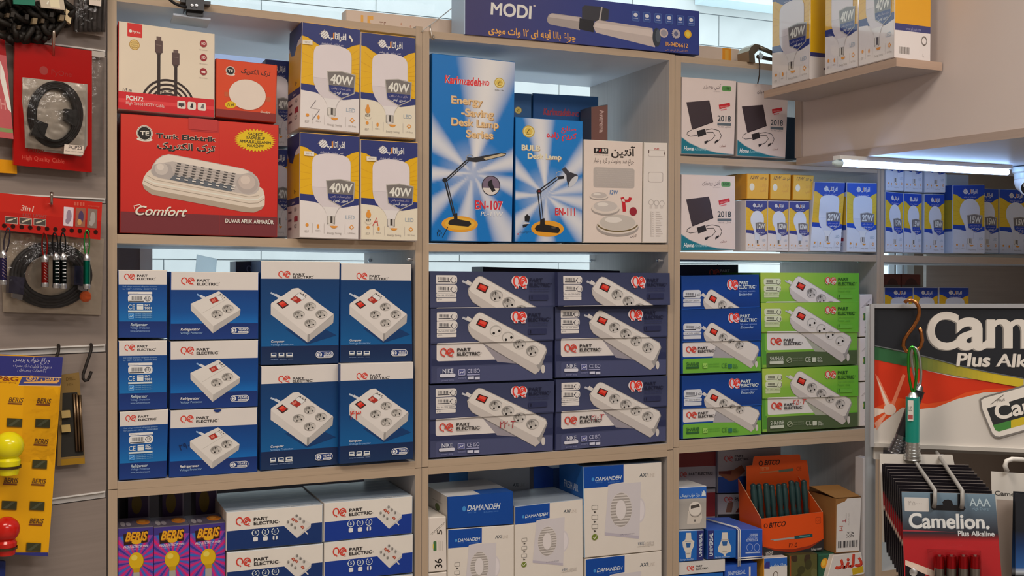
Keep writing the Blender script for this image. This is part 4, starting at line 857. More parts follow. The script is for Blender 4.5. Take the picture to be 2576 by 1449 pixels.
def d_36(f, x0, y0, w, h):
    """end of a 36 watt panel carton: sheet x0 y0 w h in the current view"""
    f.line([(x0+.13*w, y0+.30*h), (x0+.92*w, y0+.08*h)], w*.03, '77706a'); f.line([(x0+.2*w, y0+.31*h), (x0+.95*w, y0+.10*h)], w*.02, '8a837c')
    f.text(x0+.78*w, y0+.31*h, '5', .28*w, '4a443f', .11*h, 1, rot=-90); f.rect(x0+.28*w, y0+.43*h, x0+.46*w, y0+.61*h, '3d6a3c', w*.05); f.rect(x0+.25*w, y0+.48*h, x0+.31*w, y0+.56*h, 'c2b04a')
    f.text(x0+.78*w, y0+.93*h, '36', .40*w, '2c2724', .19*h, 1, rot=-90)
    for k in (.58, .68, .78): f.rect(x0+k*w, y0+.42*h, x0+(k+.03)*w, y0+.60*h, 'b9b0a6')
def d_beris(f):
    f.V(0, 0, 1); f.fill('7c3c94'); f.rays(52, 95, ['c41f6a', '2a62b4', 'c41f6a', '33348c'], 32, 300, 0, 360, .55)
    f.poly([(0, 0), (100, 0), (100, 22), (0, 22)], '3a2f7c'); f.rays(50, -30, ['d83a7c'], 9, 60, 60, 120, .6)
    f.poly([(14, 16), (86, 8), (84, 42), (16, 48)], '2a1512'); f.text(20, 38, 'BERIS', 24, '8a4a14', 62, 2, .25); f.text(18, 36, 'BERIS', 24, 'd89a1c', 62, 2, .25); f.ell(52, 40, 14, 6, 'd8a01c', 14)
    f.text(14, 56, 'PARS ELECTRIC POWER', 6.5, 'dcc8dc', 72, 1, .3); f.text(18, 62, 'colour bulb', 4, 'a88abc', 60, 0, .3)
    f.ell(52, 94, 22, 25, '8a6a0c', 24); f.ell(51, 93, 21, 24, 'c9a412', 24); f.ell(46, 84, 9, 8, 'dcc050', 14); f.poly([(42, 114), (62, 114), (60, 128), (44, 128)], 'b08c10'); f.rect(43, 126, 61, 150, '9a9690', 2)
def d_berstop(f):
    f.V(0, 0, 1); f.fill('4c4654')
    for x, y, rx, ry, c in ((16, 62, 7, 26, '8a8488'), (32, 66, 7, 22, '807a82'), (50, 40, 5, 14, '565066'), (76, 50, 20, 30, 'a8641c'), (74, 42, 10, 12, 'c88a3a')): f.ell(x, y, rx, ry, c, 14)
# ================================================================ bay one, upper shelf
carton('cable_box', 'white and red video cable box standing on the red lamp box', 'box', quad(297, 52, 541, 85, 540.5, 297, 295.5, 275), .06, d_cable, cols={'top': 'd9c7b4', 'left': 'c01d24'}, yf=.012)
carton('downlight_box', 'orange downlight box with a white disc beside the video cable box', 'box', quad(542.5, 146, 698, 163.5, 694.5, 309.5, 542, 294), .17, d_down, yf=.010, body='b83c18', cols={'left': 'a83418'})
o, a, b = carton('lamp_box', 'large red bulkhead lamp box with a yellow starburst', 'box', quad(303, 284.5, 702, 314, 698, 597, 300.5, 586), .24, d_turk, yf=.003, body='9c2620', m='card')
g = G(); f = Fc([P(474, 296, .0022), P(547, 302, .0022), P(547, 330, .0022), P(474, 325, .0022)], [(0, 0), (10, 0), (10, 10), (0, 10)], g, base=.0004); f.fill('b23431'); f.build('tape_patch', o)
def mk5(f): f.line([(150, 770), (98, 850), (190, 858), (120, 965)], 5, '4a3a44')
def mkA(f): f.line([(118, 905), (160, 820), (172, 905)], 8, 'b8342c'); f.line([(130, 868), (170, 862)], 7, 'b8342c')
BB = [(quad(760, 53.5, 906.6, 73, 903.5, 336, 753, 321), 'cool white 40 watt bulb box on top, with a pen squiggle', dict(mark=mk5)),
      (quad(907.8, 79, 1045.6, 94, 1046, 350, 905, 341), 'warm white 40 watt bulb box on top, against the shelf side', dict(extra=True, wht='d9cbb8')),
      (quad(754, 331.7, 905, 342, 902, 603.6, 752.8, 598.5), 'cool white 40 watt bulb box standing on the shelf beside the red lamp box', {}),
      (quad(906.7, 349.5, 1051.5, 358, 1050.7, 607.4, 907, 603.6), 'warm white 40 watt bulb box on the shelf, marked with a red letter A', dict(extra=True, wht='d9cbb8', mark=mkA))]
for i, (q, lab, kw) in enumerate(BB):
    o, a, b = carton('bulb_box', lab, 'box', q, .125, lambda f: d_bulb(f, 'T', '40W', **kw), ref=BREF, yf=-.026+.001*(i % 2), body='cfc6c4', group='large 40 watt bulb boxes', left=d_bulbside if i in (0, 2) else None, cols={'top': 'd8a64a'})
    if i in (0, 2, 3):
        x0, y0 = ((0, 0), 0, (765, 380), (922, 393))[i] if i else (761, 100)
        f = Fc([P(x0, y0, -.0275), P(x0+25, y0+1.5, -.0275), P(x0+25, y0+13, -.0275), P(x0, y0+11, -.0275)], [(0, 0), (25, 0), (25, 11), (0, 11)], base=.0005); f.fill('d9cdbf'); f.text(4, 7.5, '40W', 4, '8a7a70', 16, 0); f.build('sticker', o)
    if i == 0:
        f = Fc([P(876, 88, -.0275), P(890, 90, -.0275), P(890, 108, -.0275), P(876, 106, -.0275)], [(0, 0), (14, 0), (14, 18), (0, 18)], base=.0005); f.poly([(2, 0), (6, 2), (12, 12), (9, 18), (6, 10), (1, 6)], 'd9cdbf'); f.build('torn_patch', o)
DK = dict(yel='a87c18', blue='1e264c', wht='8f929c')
carton('bulb_box', 'dim bulb box deep behind the red lamp box, lower of two', 'box', [(668, 372), (733, 376), (733, 598), (668, 596)], .12, lambda f: d_bulb(f, 'T', '40W'), ref=BREF, yf=.15, body='9a9aa4', group='bulb boxes stored at the back')  # sides greyed, so the dimness is partly in the colour
carton('bulb_box', 'dim bulb box deep behind the orange downlight box, upper of two', 'box', [(668, 148), (734, 154), (734, 371), (668, 369)], .12, lambda f: d_bulb(f, 'T', '40W', yel='2a3050'), ref=BREF, yf=.16, body='5a6070', group='bulb boxes stored at the back')  # print and sides darkened: the dimness is put into the colours
# ---- bay one, second shelf
S1 = [(quad(296.5, 678.5, 421, 679, 420, 851, 298, 851), 'top'), (quad(297.5, 857, 421, 856, 420, 1029, 298.5, 1034), 'middle'), (quad(300, 1036, 424.5, 1029, 419, 1201.5, 299, 1209), 'bottom')]
for q, w in S1: carton('protector_box', 'end of a narrow blue voltage protector box, %s of the stack by the slat wall' % w, 'box', q, .16, d_side, ref=S1[0][0], yf=.004, body='1a4a94', cols={'top': 'd5ccc2', 'bottom': '1a3f8c'}, group='end-on blue protector boxes')
S2 = [(quad(428.7, 683, 651.6, 685, 650.5, 853, 427, 856), 'top', {}), (quad(427, 858.7, 651, 855, 649, 1023, 427, 1031), 'middle', {}), (quad(427, 1032.6, 648.5, 1024, 648, 1187, 425, 1202), 'bottom', dict(notch=True, mark=ar('۲۹۰')))]
for q, w, kw in S2: carton('protector_box', 'wide blue two-socket protector box, %s of its stack' % (w if w != 'bottom' else 'bottom one with a pen price,'), 'box', q, .10, lambda f: d_fridge(f, **kw), ref=S2[0][0], yf=.003, body='16448f', cols={'top': 'd5ccc2'}, group='two-socket protector boxes')
S3 = [(quad(655, 656, 855.5, 658, 852.5, 914, 656, 919), 'tall blue four-socket protector box, top, beside the two-socket boxes', None), (quad(656, 921.5, 853.5, 915.5, 851, 1169, 654.5, 1185), 'tall blue four-socket protector box, bottom, beside the two-socket boxes', None),
      (quad(856.5, 661.5, 1035.5, 664, 1038, 909, 855, 913), 'tall blue four-socket protector box, top, sealed with clear tape', None), (quad(855, 915, 1041, 910, 1040, 1155, 854, 1168), 'tall blue four-socket protector box, bottom, priced in red pen', ar('۴۳'))]
for i, (q, lab, mk) in enumerate(S3):
    o, a, b = carton('protector_box', lab, 'box', q, .11, lambda f: d_computer(f, mk), ref=S3[0][0], yf=(.003, .003, .002, -.016)[i], body='123c78', cols={'top': 'd5ccc2'}, group='four-socket protector boxes')
    if i == 2:
        f = Fc([P(919, 663, .0025), P(938, 663, .0025), P(938, 872, .0025), P(919, 875, .0025)], [(0, 0), (19, 0), (19, 212), (0, 212)], m='tape', base=.0006); f.fill('dfe4ea'); f.build('clear_tape', o)
carton('protector_box', 'dark navy box half hidden behind the blue protector boxes', 'box', [(592, 657), (648, 656), (648, 740), (592, 742)], .08, lambda f: (f.V(0, 0, 1), f.fill('2a3040'), swirl(f, 28, 10, 28, 20, '6a6f80')), ref=[(0, 0), (56, 0), (56, 84), (0, 84)], yf=.19, body='3a4350', cols={'left': 'c3ccd0', 'right': 'c3ccd0'})
g = G(); g.hexa([P(495, 640, YB-.008), P(546, 651, YB-.008), P(534, 790, YB-.008), P(483, 790, YB-.008)], [p+Vector((0, .002, 0)) for p in (P(495, 640, YB-.008), P(546, 651, YB-.008), P(534, 790, YB-.008), P(483, 790, YB-.008))], 'e6eef0', 'paper'); o = g.build('paper_sheet'); tag(o, 'tilted white paper sheet taped inside the window behind the blue boxes', 'paper')
# ---- bay one, third shelf
ZL1 = P(296, 1247).z-.006
HB = [(quad(568.7, 1289, 813, 1269, 812, 1364.6, 567.5, 1386), 'white and navy socket box, left one of the top pair', '112f66'), (quad(814.5, 1265.5, 1039, 1247.6, 1038, 1341, 813.5, 1364), 'white and navy socket box, right one of the top pair', '12348a'),
      (quad(570, 1390, 813.4, 1367, 812, 1465, 569, 1488), 'white and navy socket box, left one under the top pair', '112f66'), (quad(814.5, 1365, 1040.4, 1344, 1039, 1440, 814, 1464), 'white and navy socket box, right one under the top pair', '12348a')]
def d_lid(f):  # bluish daylight and sheen streaks are put into the lid colours
    f.m = 'gloss'; f.V(0, 0, 1); f.fill('c9ced2'); f.fill('8794a2', .0, .93); 
    for i in range(5): f.line([(8+i*3, 12+i*17), (40, 9+i*18), (70, 14+i*16), (97, 10+i*17)], 1.2, 'a5b2be')
    f.text(60, 98, 'PART ELECTRIC Co. Tehran', 2.4, '3a4a6a', 30, 0)
for i, (q, lab, nv) in enumerate(HB): carton('socket_box', lab, 'box', q, .205, lambda f: d_halfbox(f, nv), ref=HB[0][0], yf=-.002, body='9aa4ae', cols={'top': 'c9ced2', 'left': 'c9c2ba'}, group='white and navy socket boxes', top=d_lid if i < 2 else None, stand=LOWZ if i == 2 else None)
carton('socket_box', 'white and navy socket box at the very bottom beside the shelf side', 'box', quad(814.5, 1467, 1039.5, 1443.5, 1038.5, 1540, 814, 1562), .205, lambda f: d_halfbox(f, '12348a'), ref=HB[0][0], yf=-.002, body='9aa4ae', group='white and navy socket boxes', stand=LOWZ)
BR = [(quad(297, 1328, 385.5, 1323, 385.5, 1480, 297, 1486), 'first purple party bulb box beside the slat wall'), (quad(386.5, 1325, 476.5, 1318.5, 476.5, 1476, 386.5, 1480), 'second purple party bulb box, the middle one of three'), (quad(477.5, 1320, 567, 1312, 567, 1470, 477.5, 1476), 'third purple party bulb box touching the white and navy boxes')]
for q, lab in BR: carton('party_bulb_box', lab, 'box', q, .09, d_beris, ref=[(0, 0), (100, 0), (100, 175), (0, 175)], yf=.006, body='5a2f7c', cols={'top': '4c4654'}, group='purple party bulb boxes', top=d_berstop, stand=LOWZ)
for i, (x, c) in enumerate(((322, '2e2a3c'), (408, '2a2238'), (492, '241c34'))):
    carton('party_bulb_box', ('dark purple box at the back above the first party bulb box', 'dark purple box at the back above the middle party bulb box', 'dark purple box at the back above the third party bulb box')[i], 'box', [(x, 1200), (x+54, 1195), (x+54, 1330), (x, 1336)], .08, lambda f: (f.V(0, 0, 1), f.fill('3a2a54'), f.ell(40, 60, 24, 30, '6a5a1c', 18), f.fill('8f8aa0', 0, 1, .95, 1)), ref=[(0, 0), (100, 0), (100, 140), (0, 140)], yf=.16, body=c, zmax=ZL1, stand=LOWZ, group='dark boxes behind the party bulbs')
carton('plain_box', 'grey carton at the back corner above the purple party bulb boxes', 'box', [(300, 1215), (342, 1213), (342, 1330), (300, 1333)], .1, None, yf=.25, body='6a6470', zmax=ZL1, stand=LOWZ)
# ================================================================ bay two, upper shelf
carton('desk_lamp_box', 'tall light blue desk lamp box with the long folding arm lamp', 'box', quad(1086.5, 133, 1296, 155, 1287.5, 610, 1084.5, 607), .16, d_lamp107, yf=.004, body='0f5f9f', group='light blue desk lamp boxes')
carton('desk_lamp_box', 'shorter light blue desk lamp box with the round shade lamp', 'box', quad(1296, 293, 1466.5, 304, 1464.5, 610, 1295, 609.5), .14, d_lamp111, yf=.005, body='0f5f9f', group='light blue desk lamp boxes')
carton('lamp_box', 'white oval lamp box with a grey panel beside the light blue lamp boxes', 'box', quad(1469, 350, 1617.5, 357.5, 1614.5, 611.5, 1468, 611), .12, d_pars, yf=.004, group='white oval lamp boxes')
carton('lamp_box', 'narrow side of a plain white lamp box against the shelf side', 'box', quad(1620, 357.7, 1679.5, 359, 1677.5, 611.5, 1616, 611.5), .13, d_parsside, yf=.005, group='white oval lamp boxes')
def d_back(f, t=True):
    f.V(*VG); f.fill('1a4f86'); f.text(245, 312, 'Karimzadeh', 50, '9c3440', 200, 2, .1); f.text(448, 322, '-IND', 30, '9c3440', 66, 2)  # darkened copy of the lamp print, shade put into its colours
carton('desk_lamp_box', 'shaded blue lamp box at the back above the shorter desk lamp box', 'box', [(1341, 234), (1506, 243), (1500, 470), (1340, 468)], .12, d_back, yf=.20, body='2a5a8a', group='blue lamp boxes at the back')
carton('desk_lamp_box', 'shaded blue lamp box at the back showing a gold seal', 'box', [(1262, 232), (1337, 235.5), (1337, 468), (1262, 466)], .12, lambda f: (f.V(*VG), f.fill('2a5a88'), seal(f, 68, 278, 26)), yf=.20, body='2a5a8a', group='blue lamp boxes at the back')  # blue dulled the same way to carry the shade
carton('antenna_box', 'brown box end turned sideways above the white oval lamp box', 'box', [(1487, 268), (1529, 262), (1528, 470), (1487, 474)], .06, lambda f: (f.V(*VG), f.fill('6c4a44'), f.text(660, 275, 'Antrena', 34, 'b59a94', 170, 1, rot=90), f.text(680, 320, 'digital indoor', 9, 'a08a84', 110, 0, rot=90)), yf=.13, body='4a4e58')
# ---- bay two, second shelf: power strips (the front flap of each carton folds over its lower panel)
LREF = quad(1079.5, 970, 1393.6, 958.7, 1392, 1134, 1080.5, 1152.5)
SEAM = (.468, .447)
def half(q, s=SEAM):
    tl, tr, br, bl = q; return [tl, tr, (tr[0]+(br[0]-tr[0])*s[1], tr[1]+(br[1]-tr[1])*s[1]), (tl[0]+(bl[0]-tl[0])*s[0], tl[1]+(bl[1]-tl[1])*s[0])]
def strips(lab, q, full, kind, ref, yf, seam=None, grp='power strip boxes', plain=0, mark=None, bc='3a4068'):
    up = half(ref)
    dep = .17
    if full:
        o, a, b = carton('power_strip_box', lab, 'box', q, dep, lambda f: d_strip(f, kind, plain, mark), ref=ref, yf=yf, body=bc, group=grp)
        fq = [q[0], q[1], (q[1][0]+(q[2][0]-q[1][0])*.447, seam[1]), (q[0][0]+(q[3][0]-q[0][0])*.468, seam[0])]
    else:
        o, a, b = carton('power_strip_box', lab, 'box', q, dep, None, yf=yf, body=bc, group=grp); fq = q
    a = [P(x, y, yf-.0024) for x, y in fq]; g = G(); g.hexa([p+Vector((0, -.0012, 0)) for p in a], a, bc)
    f = Fc([p+Vector((0, -.0012, 0)) for p in a], up, g, base=.0002); d_strip(f, kind, plain, mark); f.build('front_flap', o)
    return o
strips('navy power strip box, top row left, showing only its upper half', quad(1080.5, 682, 1395.4, 685, 1396, 772, 1082, 776), False, 'navy', LREF, .003)
strips('navy power strip box, middle row left, first two sockets two-pin', quad(1083, 777, 1391.7, 772, 1391.5, 954, 1083, 966), True, 'navy', LREF, .002, (865.5, 856), plain=2)
strips('navy power strip box, bottom row left, red pen price on the strip', quad(1080, 970, 1393.6, 958.7, 1392, 1134, 1080.5, 1152.5), True, 'navy', LREF, .003, (1056.7, 1037), mark=(510, 1175, ar('۲۲۰')+'T', 48, 'a02a34', 112, 0, .1))
strips('navy power strip box, top row right, poking past the shelf side', quad(1402, 685, 1684, 686.8, 1685, 767, 1403, 771), False, 'navy', LREF, -.016)
strips('navy power strip box, middle row right, under the poking one', quad(1396, 772, 1677.3, 768.6, 1677, 943, 1397.5, 951), True, 'navy', LREF, .003, (854, 847))
strips('navy power strip box, bottom row right, red pen scribble on the logo', quad(1398, 955, 1677, 945.6, 1676.5, 1109.8, 1397.5, 1134), True, 'navy', LREF, .003, (1037, 1022), mark=(300, 1170, ar('۲۱۰')+'T', 40, 'a02a34', 100, 0, .2))
carton('power_strip_box', 'dark navy box lying behind the top row of navy power strips', 'box', [(1215, 671), (1560, 681), (1560, 760), (1215, 760)], .08, None, yf=.19, body='20263c')
# ---- bay two, third shelf
BREF3 = FANREF
def d_dam(f):
    f.V(*VR); f.fill('0b418f'); f.ell(495, 655, 22, 32, '3f86c4', 14); f.text(525, 684, 'DAMANDEH', 68, 'c6cede', 400, 1, .25); f.text(540, 712, 'SINCE 1365', 16, '4c7cc0', 100, 0); f.text(730, 704, 'BUILDING FANS', 16, '4c7cc0', 180, 0)
def d_damside(f): f.V(0, 0, 1); f.fill('c2bdb8'); f.ell(60, 50, 10, 12, '5a6a3a', 12); f.rect(40, 30, 80, 33, 'a09a94'); f.rect(40, 68, 80, 71, 'a09a94')
def d_damtop(f): f.V(0, 0, 1); f.fill('c9c8c6'); f.fill('1a4a92', .70, 1, .5, 1)
carton('fan_box', 'blue fan carton with a white lid on the stack beside the panel light boxes', 'box', quad(1125, 1250, 1291.5, 1236.5, 1292, 1318.5, 1126, 1330), .17, d_dam, yf=.004, body='0e3f86', left=d_damside, top=d_damtop, group='blue and white fan boxes')
carton('fan_box', 'white and blue fan box under the blue carton with red pen figures', 'box', quad(1126, 1331.5, 1293.5, 1320, 1293.5, 1512, 1126, 1528), .17, lambda f: d_fan(f, (1000, 1060, ar('۲۸۰')+'T', 60, 'b8342c', 150, 0)), ref=FANREF, yf=.005, stand=LOWZ, group='blue and white fan boxes')
carton('fan_box', 'white and blue fan box in the middle, between the stack and the tall one', 'box', quad(1294.5, 1273.5, 1466, 1254, 1467, 1447, 1294.5, 1463), .16, d_fan, ref=FANREF, yf=.004, stand=LOWZ, group='blue and white fan boxes', cols={'top': '8f9aa6'})
carton('fan_box', 'tall white and blue fan box beside the shelf side, on another one', 'box', FANREF, .13, d_fan, yf=.003, group='blue and white fan boxes', cols={'top': '3a4450', 'left': '7aa0c0'}, left=lambda f: (f.V(0, 0, 1), f.fill('b9c2c8'), f.fill('1a559c', 0, .42), f.text(20, 30, 'FRESH AIR', 8, 'c6cede', 60, 0)))
carton('fan_box', 'white and blue fan box at the bottom under the tall one', 'box', quad(1471.5, 1406.5, 1665, 1386, 1665, 1600, 1471.5, 1625), .13, d_fan, ref=FANREF, yf=.003, stand=LOWZ, group='blue and white fan boxes')
carton('fan_box', 'fan box at the back with a brightly lit blue top', 'box', [(1176, 1183), (1333, 1172), (1333, 1290), (1176, 1300)], .13, lambda f: (f.V(*VR), f.fill('9aa4ae'), f.text(1075, 390, 'AXI', 40, '33404c', 76, 1, .1), f.text(1160, 388, 'LINE', 40, '7d868e', 62, 0)), yf=.19, stand=LOWZ, body='3f7fc0', cols={'top': 'bfd4e4'}, group='fan boxes at the back')  # daylight on the top is put into its pale blue colour
carton('fan_box', 'blue fan box end at the back beside the tall fan box', 'box', [(1391, 1178), (1462, 1172), (1462, 1300), (1391, 1305)], .12, lambda f: (f.V(0, 0, 1), f.fill('1746b0'), f.text(8, 40, 'FAN FRIEND', 12, 'aebcdc', 80, 1, .2), f.fill('3a5a9a', 0, .2)), ref=[(0, 0), (71, 0), (71, 128), (0, 128)], yf=.20, stand=LOWZ, body='1a4aa0', group='fan boxes at the back')
carton('panel_light_box', 'white 36 watt panel light carton end beside the blue fan carton', 'box', quad(1077.5, 1301.5, 1121.8, 1299, 1124, 1436, 1077.5, 1441), .2, lambda f: (f.V(*VR), f.fill('d0c8c0'), d_36(f, 78, 755, 214, 660)), yf=.004, group='panel light cartons by the fans')
carton('panel_light_box', 'white panel light carton end at the bottom beside the fan boxes', 'box', quad(1077.5, 1443, 1123.8, 1438, 1124, 1575, 1077.5, 1580), .2, lambda f: (f.V(1077.5, 1443, 1), f.fill('d0c8c0'), d_36(f, 0, 0, 46, 137)), yf=.004, stand=LOWZ, group='panel light cartons by the fans')
# ================================================================ bay three
AREF = quad(1714.8, 192.7, 1853, 203, 1846.7, 391, 1712.5, 388)
carton('antenna_box', 'white antenna box on the top small shelf next to the shelf side', 'box', AREF, .09, d_antenna, yf=.004, body='bdb2ae', group='white antenna boxes', cols={'right': '3a4450'})
carton('antenna_box', 'white antenna box on the top small shelf, shaded by the bracket shelf', 'box', quad(1855, 206, 1984, 216.5, 1976, 399, 1853.5, 393), .09, d_antenna, ref=AREF, yf=.005, body='bdb2ae', group='white antenna boxes')
carton('antenna_box', 'white antenna box beside the yellow bulb boxes, below the other two', 'box', quad(1714, 438, 1850, 442, 1850.5, 630, 1712, 632), .09, d_antenna, ref=AREF, yf=.004, body='bdb2ae', group='white antenna boxes')
carton('antenna_box', 'dark blue box deep beside the shaded antenna box', 'box', [(1962, 292), (2010, 296), (2010, 402), (1962, 400)], .1, None, yf=.12, body='3c5068')
def d_12(f):
    f.V(0, 0, 1); f.fill('e0a020'); f.text(10, 24, '12W', 16, '5a3c10', 40, 1, .25); f.text(94, 24, ar('دو عدد'), 16, '5a3c10', 34, 1, an='r'); f.ell(22, 62, 12, 18, 'd8cdb8', 14); f.text(60, 84, ar('لامپ'), 18, 'c88a1c', 30, 1); f.text(62, 62, 'LED', 14, 'c88a1c', 30, 0)
Q12 = [(1879, 436, 1935, 437, 1933, 502, 1878, 500.5), (1938, 437.5, 1990, 438, 1989, 503, 1937, 502), (1995.5, 439, 2048, 441, 2044, 504, 1994, 503)]
QA = [(1876, 503, 1930.5, 504, 1929, 632.5, 1875.5, 632), (1931.5, 504, 1984, 505, 1983, 633, 1930.5, 632.5), (1985, 505, 2036, 506, 2035.5, 634, 1984, 633.5)]
W3 = ('first from the white antenna box', 'middle one of three', 'third, touching the tall bulb boxes')
for q, w in zip(Q12, W3): carton('bulb_box', 'small yellow 12 watt bulb box lying on top, ' + w, 'box', quad(*q), .06, d_12, ref=[(0, 0), (100, 0), (100, 118), (0, 118)], yf=.006, body='c88c1c', group='yellow bulb boxes on top')
for q, w in zip(QA, W3): carton('bulb_box', 'small upright white and yellow bulb box, ' + w, 'box', quad(*q), .055, lambda f: d_bulb(f, 'A', '12W', 'd8a828', '3a3c78', wht='cfc8c4', big=False), ref=BREF, yf=.005, body='cfc6c4', group='small upright bulb boxes')
carton('bulb_box', 'shaded bulb box set back beside the white antenna box, lower', 'box', [(1853, 505), (1874, 505), (1874, 628), (1853, 628)], .06, lambda f: d_bulb(f, 'A', '12W', 'b8862a', '34366a', wht='a8a29e', big=False), ref=[(300, 0), (590, 0), (590, 1050), (300, 1050)], yf=.07, body='8f8a88', group='bulb boxes set back by the antenna box')  # darker copy of the small bulb print, shade put into the colours
carton('bulb_box', 'shaded yellow bulb box set back beside the white antenna box, upper', 'box', [(1853, 437), (1870, 437), (1870, 504), (1853, 504)], .06, d_12, ref=[(60, 0), (100, 0), (100, 118), (60, 118)], yf=.07, body='8f6a1c', group='bulb boxes set back by the antenna box')  # body yellow darkened to carry the shade
carton('bulb_box', 'tall white and blue 20 watt bulb box touching the small bulb boxes', 'box', quad(2049, 456.6, 2126, 458.8, 2114, 632.8, 2037, 632.5), .075, lambda f: d_bulb(f, 'T', '20W', 'd8a620', '1c3c96', big=False, wht='c8ccd6'), ref=BREF, yf=-.002, body='c2c4cc', group='tall 20 watt bulb boxes')
carton('bulb_box', 'tall white and blue 20 watt bulb box against the shelf side', 'box', quad(2130, 458.6, 2206, 460, 2204.5, 635.5, 2129, 634.8), .08, lambda f: d_bulb(f, 'T', '20W', 'd0b02c', '1c48a8', big=False, wht='c8ccd6'), ref=BREF, yf=-.006, body='c2c4cc', left=lambda f: d_bulbside(f, 'd0a020', '1c3c96', 'c2c4d0'), group='tall 20 watt bulb boxes')
CREF = quad(1715, 946, 1915, 937.6, 1916, 1093, 1715, 1105); GREF = quad(1916.6, 927.5, 2158, 919, 2159, 1073, 1918, 1088)
strips('blue power strip box, top row, showing only its upper half', quad(1713.7, 694, 1908, 690.7, 1910, 773, 1713.7, 779), False, 'blue', CREF, .003, grp='blue power strip boxes', bc='164088')
strips('blue power strip box, middle row above a green edged one', quad(1713.5, 780, 1913, 773.6, 1915, 934, 1715, 941), True, 'blue', CREF, .001, (860, 856), grp='blue power strip boxes', bc='164088')
strips('blue power strip box, bottom row on the shelf', CREF, True, 'blue', CREF, .001, (1028.5, 1018.5), grp='blue power strip boxes', bc='164088')
carton('power_strip_box', 'dark navy box lying at the back above the blue power strips', 'box', [(1711, 666), (1858, 666), (1858, 760), (1711, 760)], .1, lambda f: (f.V(*VQ), f.fill('222c50'), pelogo(f, 275, 108, 78, 54, 358, 130, 160, 74, 130, 20, 'a9afc4', 'b0444a')), yf=.185, body='263052')
strips('green power strip box, top row, showing only its upper half', quad(1912, 685.7, 2160.5, 687, 2159.5, 759.5, 1913.5, 761.5), False, 'green', GREF, .003, grp='green power strip boxes', bc='5f9a3a')
strips('green power strip box, middle row, two-pin sockets in its lower panel', quad(1913.5, 762, 2160, 760, 2157, 917, 1917, 925.8), True, 'green', GREF, .002, (836, 835), plain=4, grp='green power strip boxes', bc='5f9a3a')
strips('green power strip box, bottom row, red pen price over the logo', GREF, True, 'green', GREF, .002, (1003, 996), grp='green power strip boxes', bc='5f9a3a', mark=(880, 1120, ar('۲۵۰')+'T', 40, 'b8342c', 100, 0, .2))
for i, (a0, b0, w) in enumerate(((741.5, 848, 'top'), (850.5, 959.5, 'middle'), (962, 1073, 'bottom'))):
    carton('panel_light_box', 'white 36 watt panel light carton end beside the green boxes, %s of three' % w, 'box', quad(2163, a0, 2194, a0-2, 2192, b0-2, 2163, b0), .2, lambda f: (f.V(2163, a0, 1), f.fill('ccc6c6'), d_36(f, 0, 0, 30, b0-a0)), yf=.002, group='panel light cartons by the green boxes')
# ================================================================ bay three, lowest visible shelf
def d_dimpart(f, one=True):  # dim copy of the logo print, shade put into the greyed colours
    f.V(*VT); f.fill('8f8c90')
    if one: f.fill('6e2426', 0, .40); swirl(f, 78, 395, 70, 56, '9a3a38'); f.text(165, 430, 'PART ELECTRIC', 28, '2c2a30', 255, 2)
    else:
        swirl(f, 525, 225, 86, 60, '9a3a38'); f.text(630, 245, 'PART', 24, '2c2a30', 90, 2); f.text(630, 278, 'ELECTRIC', 24, '2c2a30', 150, 2)
        f.fill('26407c', .62, 1); f.poly([(468, 395), (620, 370), (700, 320), (740, 380), (650, 470), (580, 490), (470, 420)], '7a4c38'); f.poly([(468, 385), (600, 380), (590, 420), (470, 410)], '5a2a28')
ZL3 = min(P(1706, 1138).z, P(2180, 1107).z)-.008
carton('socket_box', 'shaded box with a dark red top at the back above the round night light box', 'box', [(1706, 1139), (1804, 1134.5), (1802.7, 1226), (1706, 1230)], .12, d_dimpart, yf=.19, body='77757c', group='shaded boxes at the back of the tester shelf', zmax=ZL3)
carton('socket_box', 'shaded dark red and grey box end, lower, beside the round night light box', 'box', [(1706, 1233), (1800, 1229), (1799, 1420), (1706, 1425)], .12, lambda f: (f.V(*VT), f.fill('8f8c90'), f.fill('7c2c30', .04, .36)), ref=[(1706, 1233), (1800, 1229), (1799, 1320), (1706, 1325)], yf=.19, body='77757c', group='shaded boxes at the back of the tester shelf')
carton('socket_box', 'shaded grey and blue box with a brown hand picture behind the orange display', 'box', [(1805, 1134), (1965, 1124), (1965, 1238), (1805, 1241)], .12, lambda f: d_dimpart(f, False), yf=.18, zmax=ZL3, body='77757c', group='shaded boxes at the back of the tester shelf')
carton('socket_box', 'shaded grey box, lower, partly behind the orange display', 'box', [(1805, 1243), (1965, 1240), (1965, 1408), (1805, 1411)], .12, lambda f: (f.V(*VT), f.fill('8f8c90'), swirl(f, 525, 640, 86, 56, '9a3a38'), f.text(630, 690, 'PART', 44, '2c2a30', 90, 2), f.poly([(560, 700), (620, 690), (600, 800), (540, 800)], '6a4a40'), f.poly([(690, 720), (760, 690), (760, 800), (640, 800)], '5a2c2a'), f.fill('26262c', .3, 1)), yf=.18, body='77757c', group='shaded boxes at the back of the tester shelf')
def d_night(f):
    f.V(*VT); f.grad([(0, 'b9b4ae'), (.4, '9a958f'), (1, 'aaa59f')]); f.fill('2c62b4', 0, .27); f.text(285, 632, ar('چراغ خواب دیجیتال'), 30, 'c0d0ea', 200, 1, .1, 'r'); f.rect(298, 580, 302, 640, 'c0d0ea'); f.poly([(305, 630), (312, 590), (328, 572), (345, 590), (350, 630)], 'c9d2e4')
    f.poly([(160, 790), (300, 770), (310, 860), (285, 920), (150, 930)], 'c2bab0'); f.ell(240, 775, 70, 80, 'a8a098', 24); f.ell(236, 765, 66, 74, 'cfc8bf', 24); f.poly([(190, 735), (275, 715), (285, 745), (190, 768)], '4a443f'); f.ring(238, 790, 62, 62, 7, '77706a', 20, 150); f.rect(224, 880, 242, 902, '6a645e')
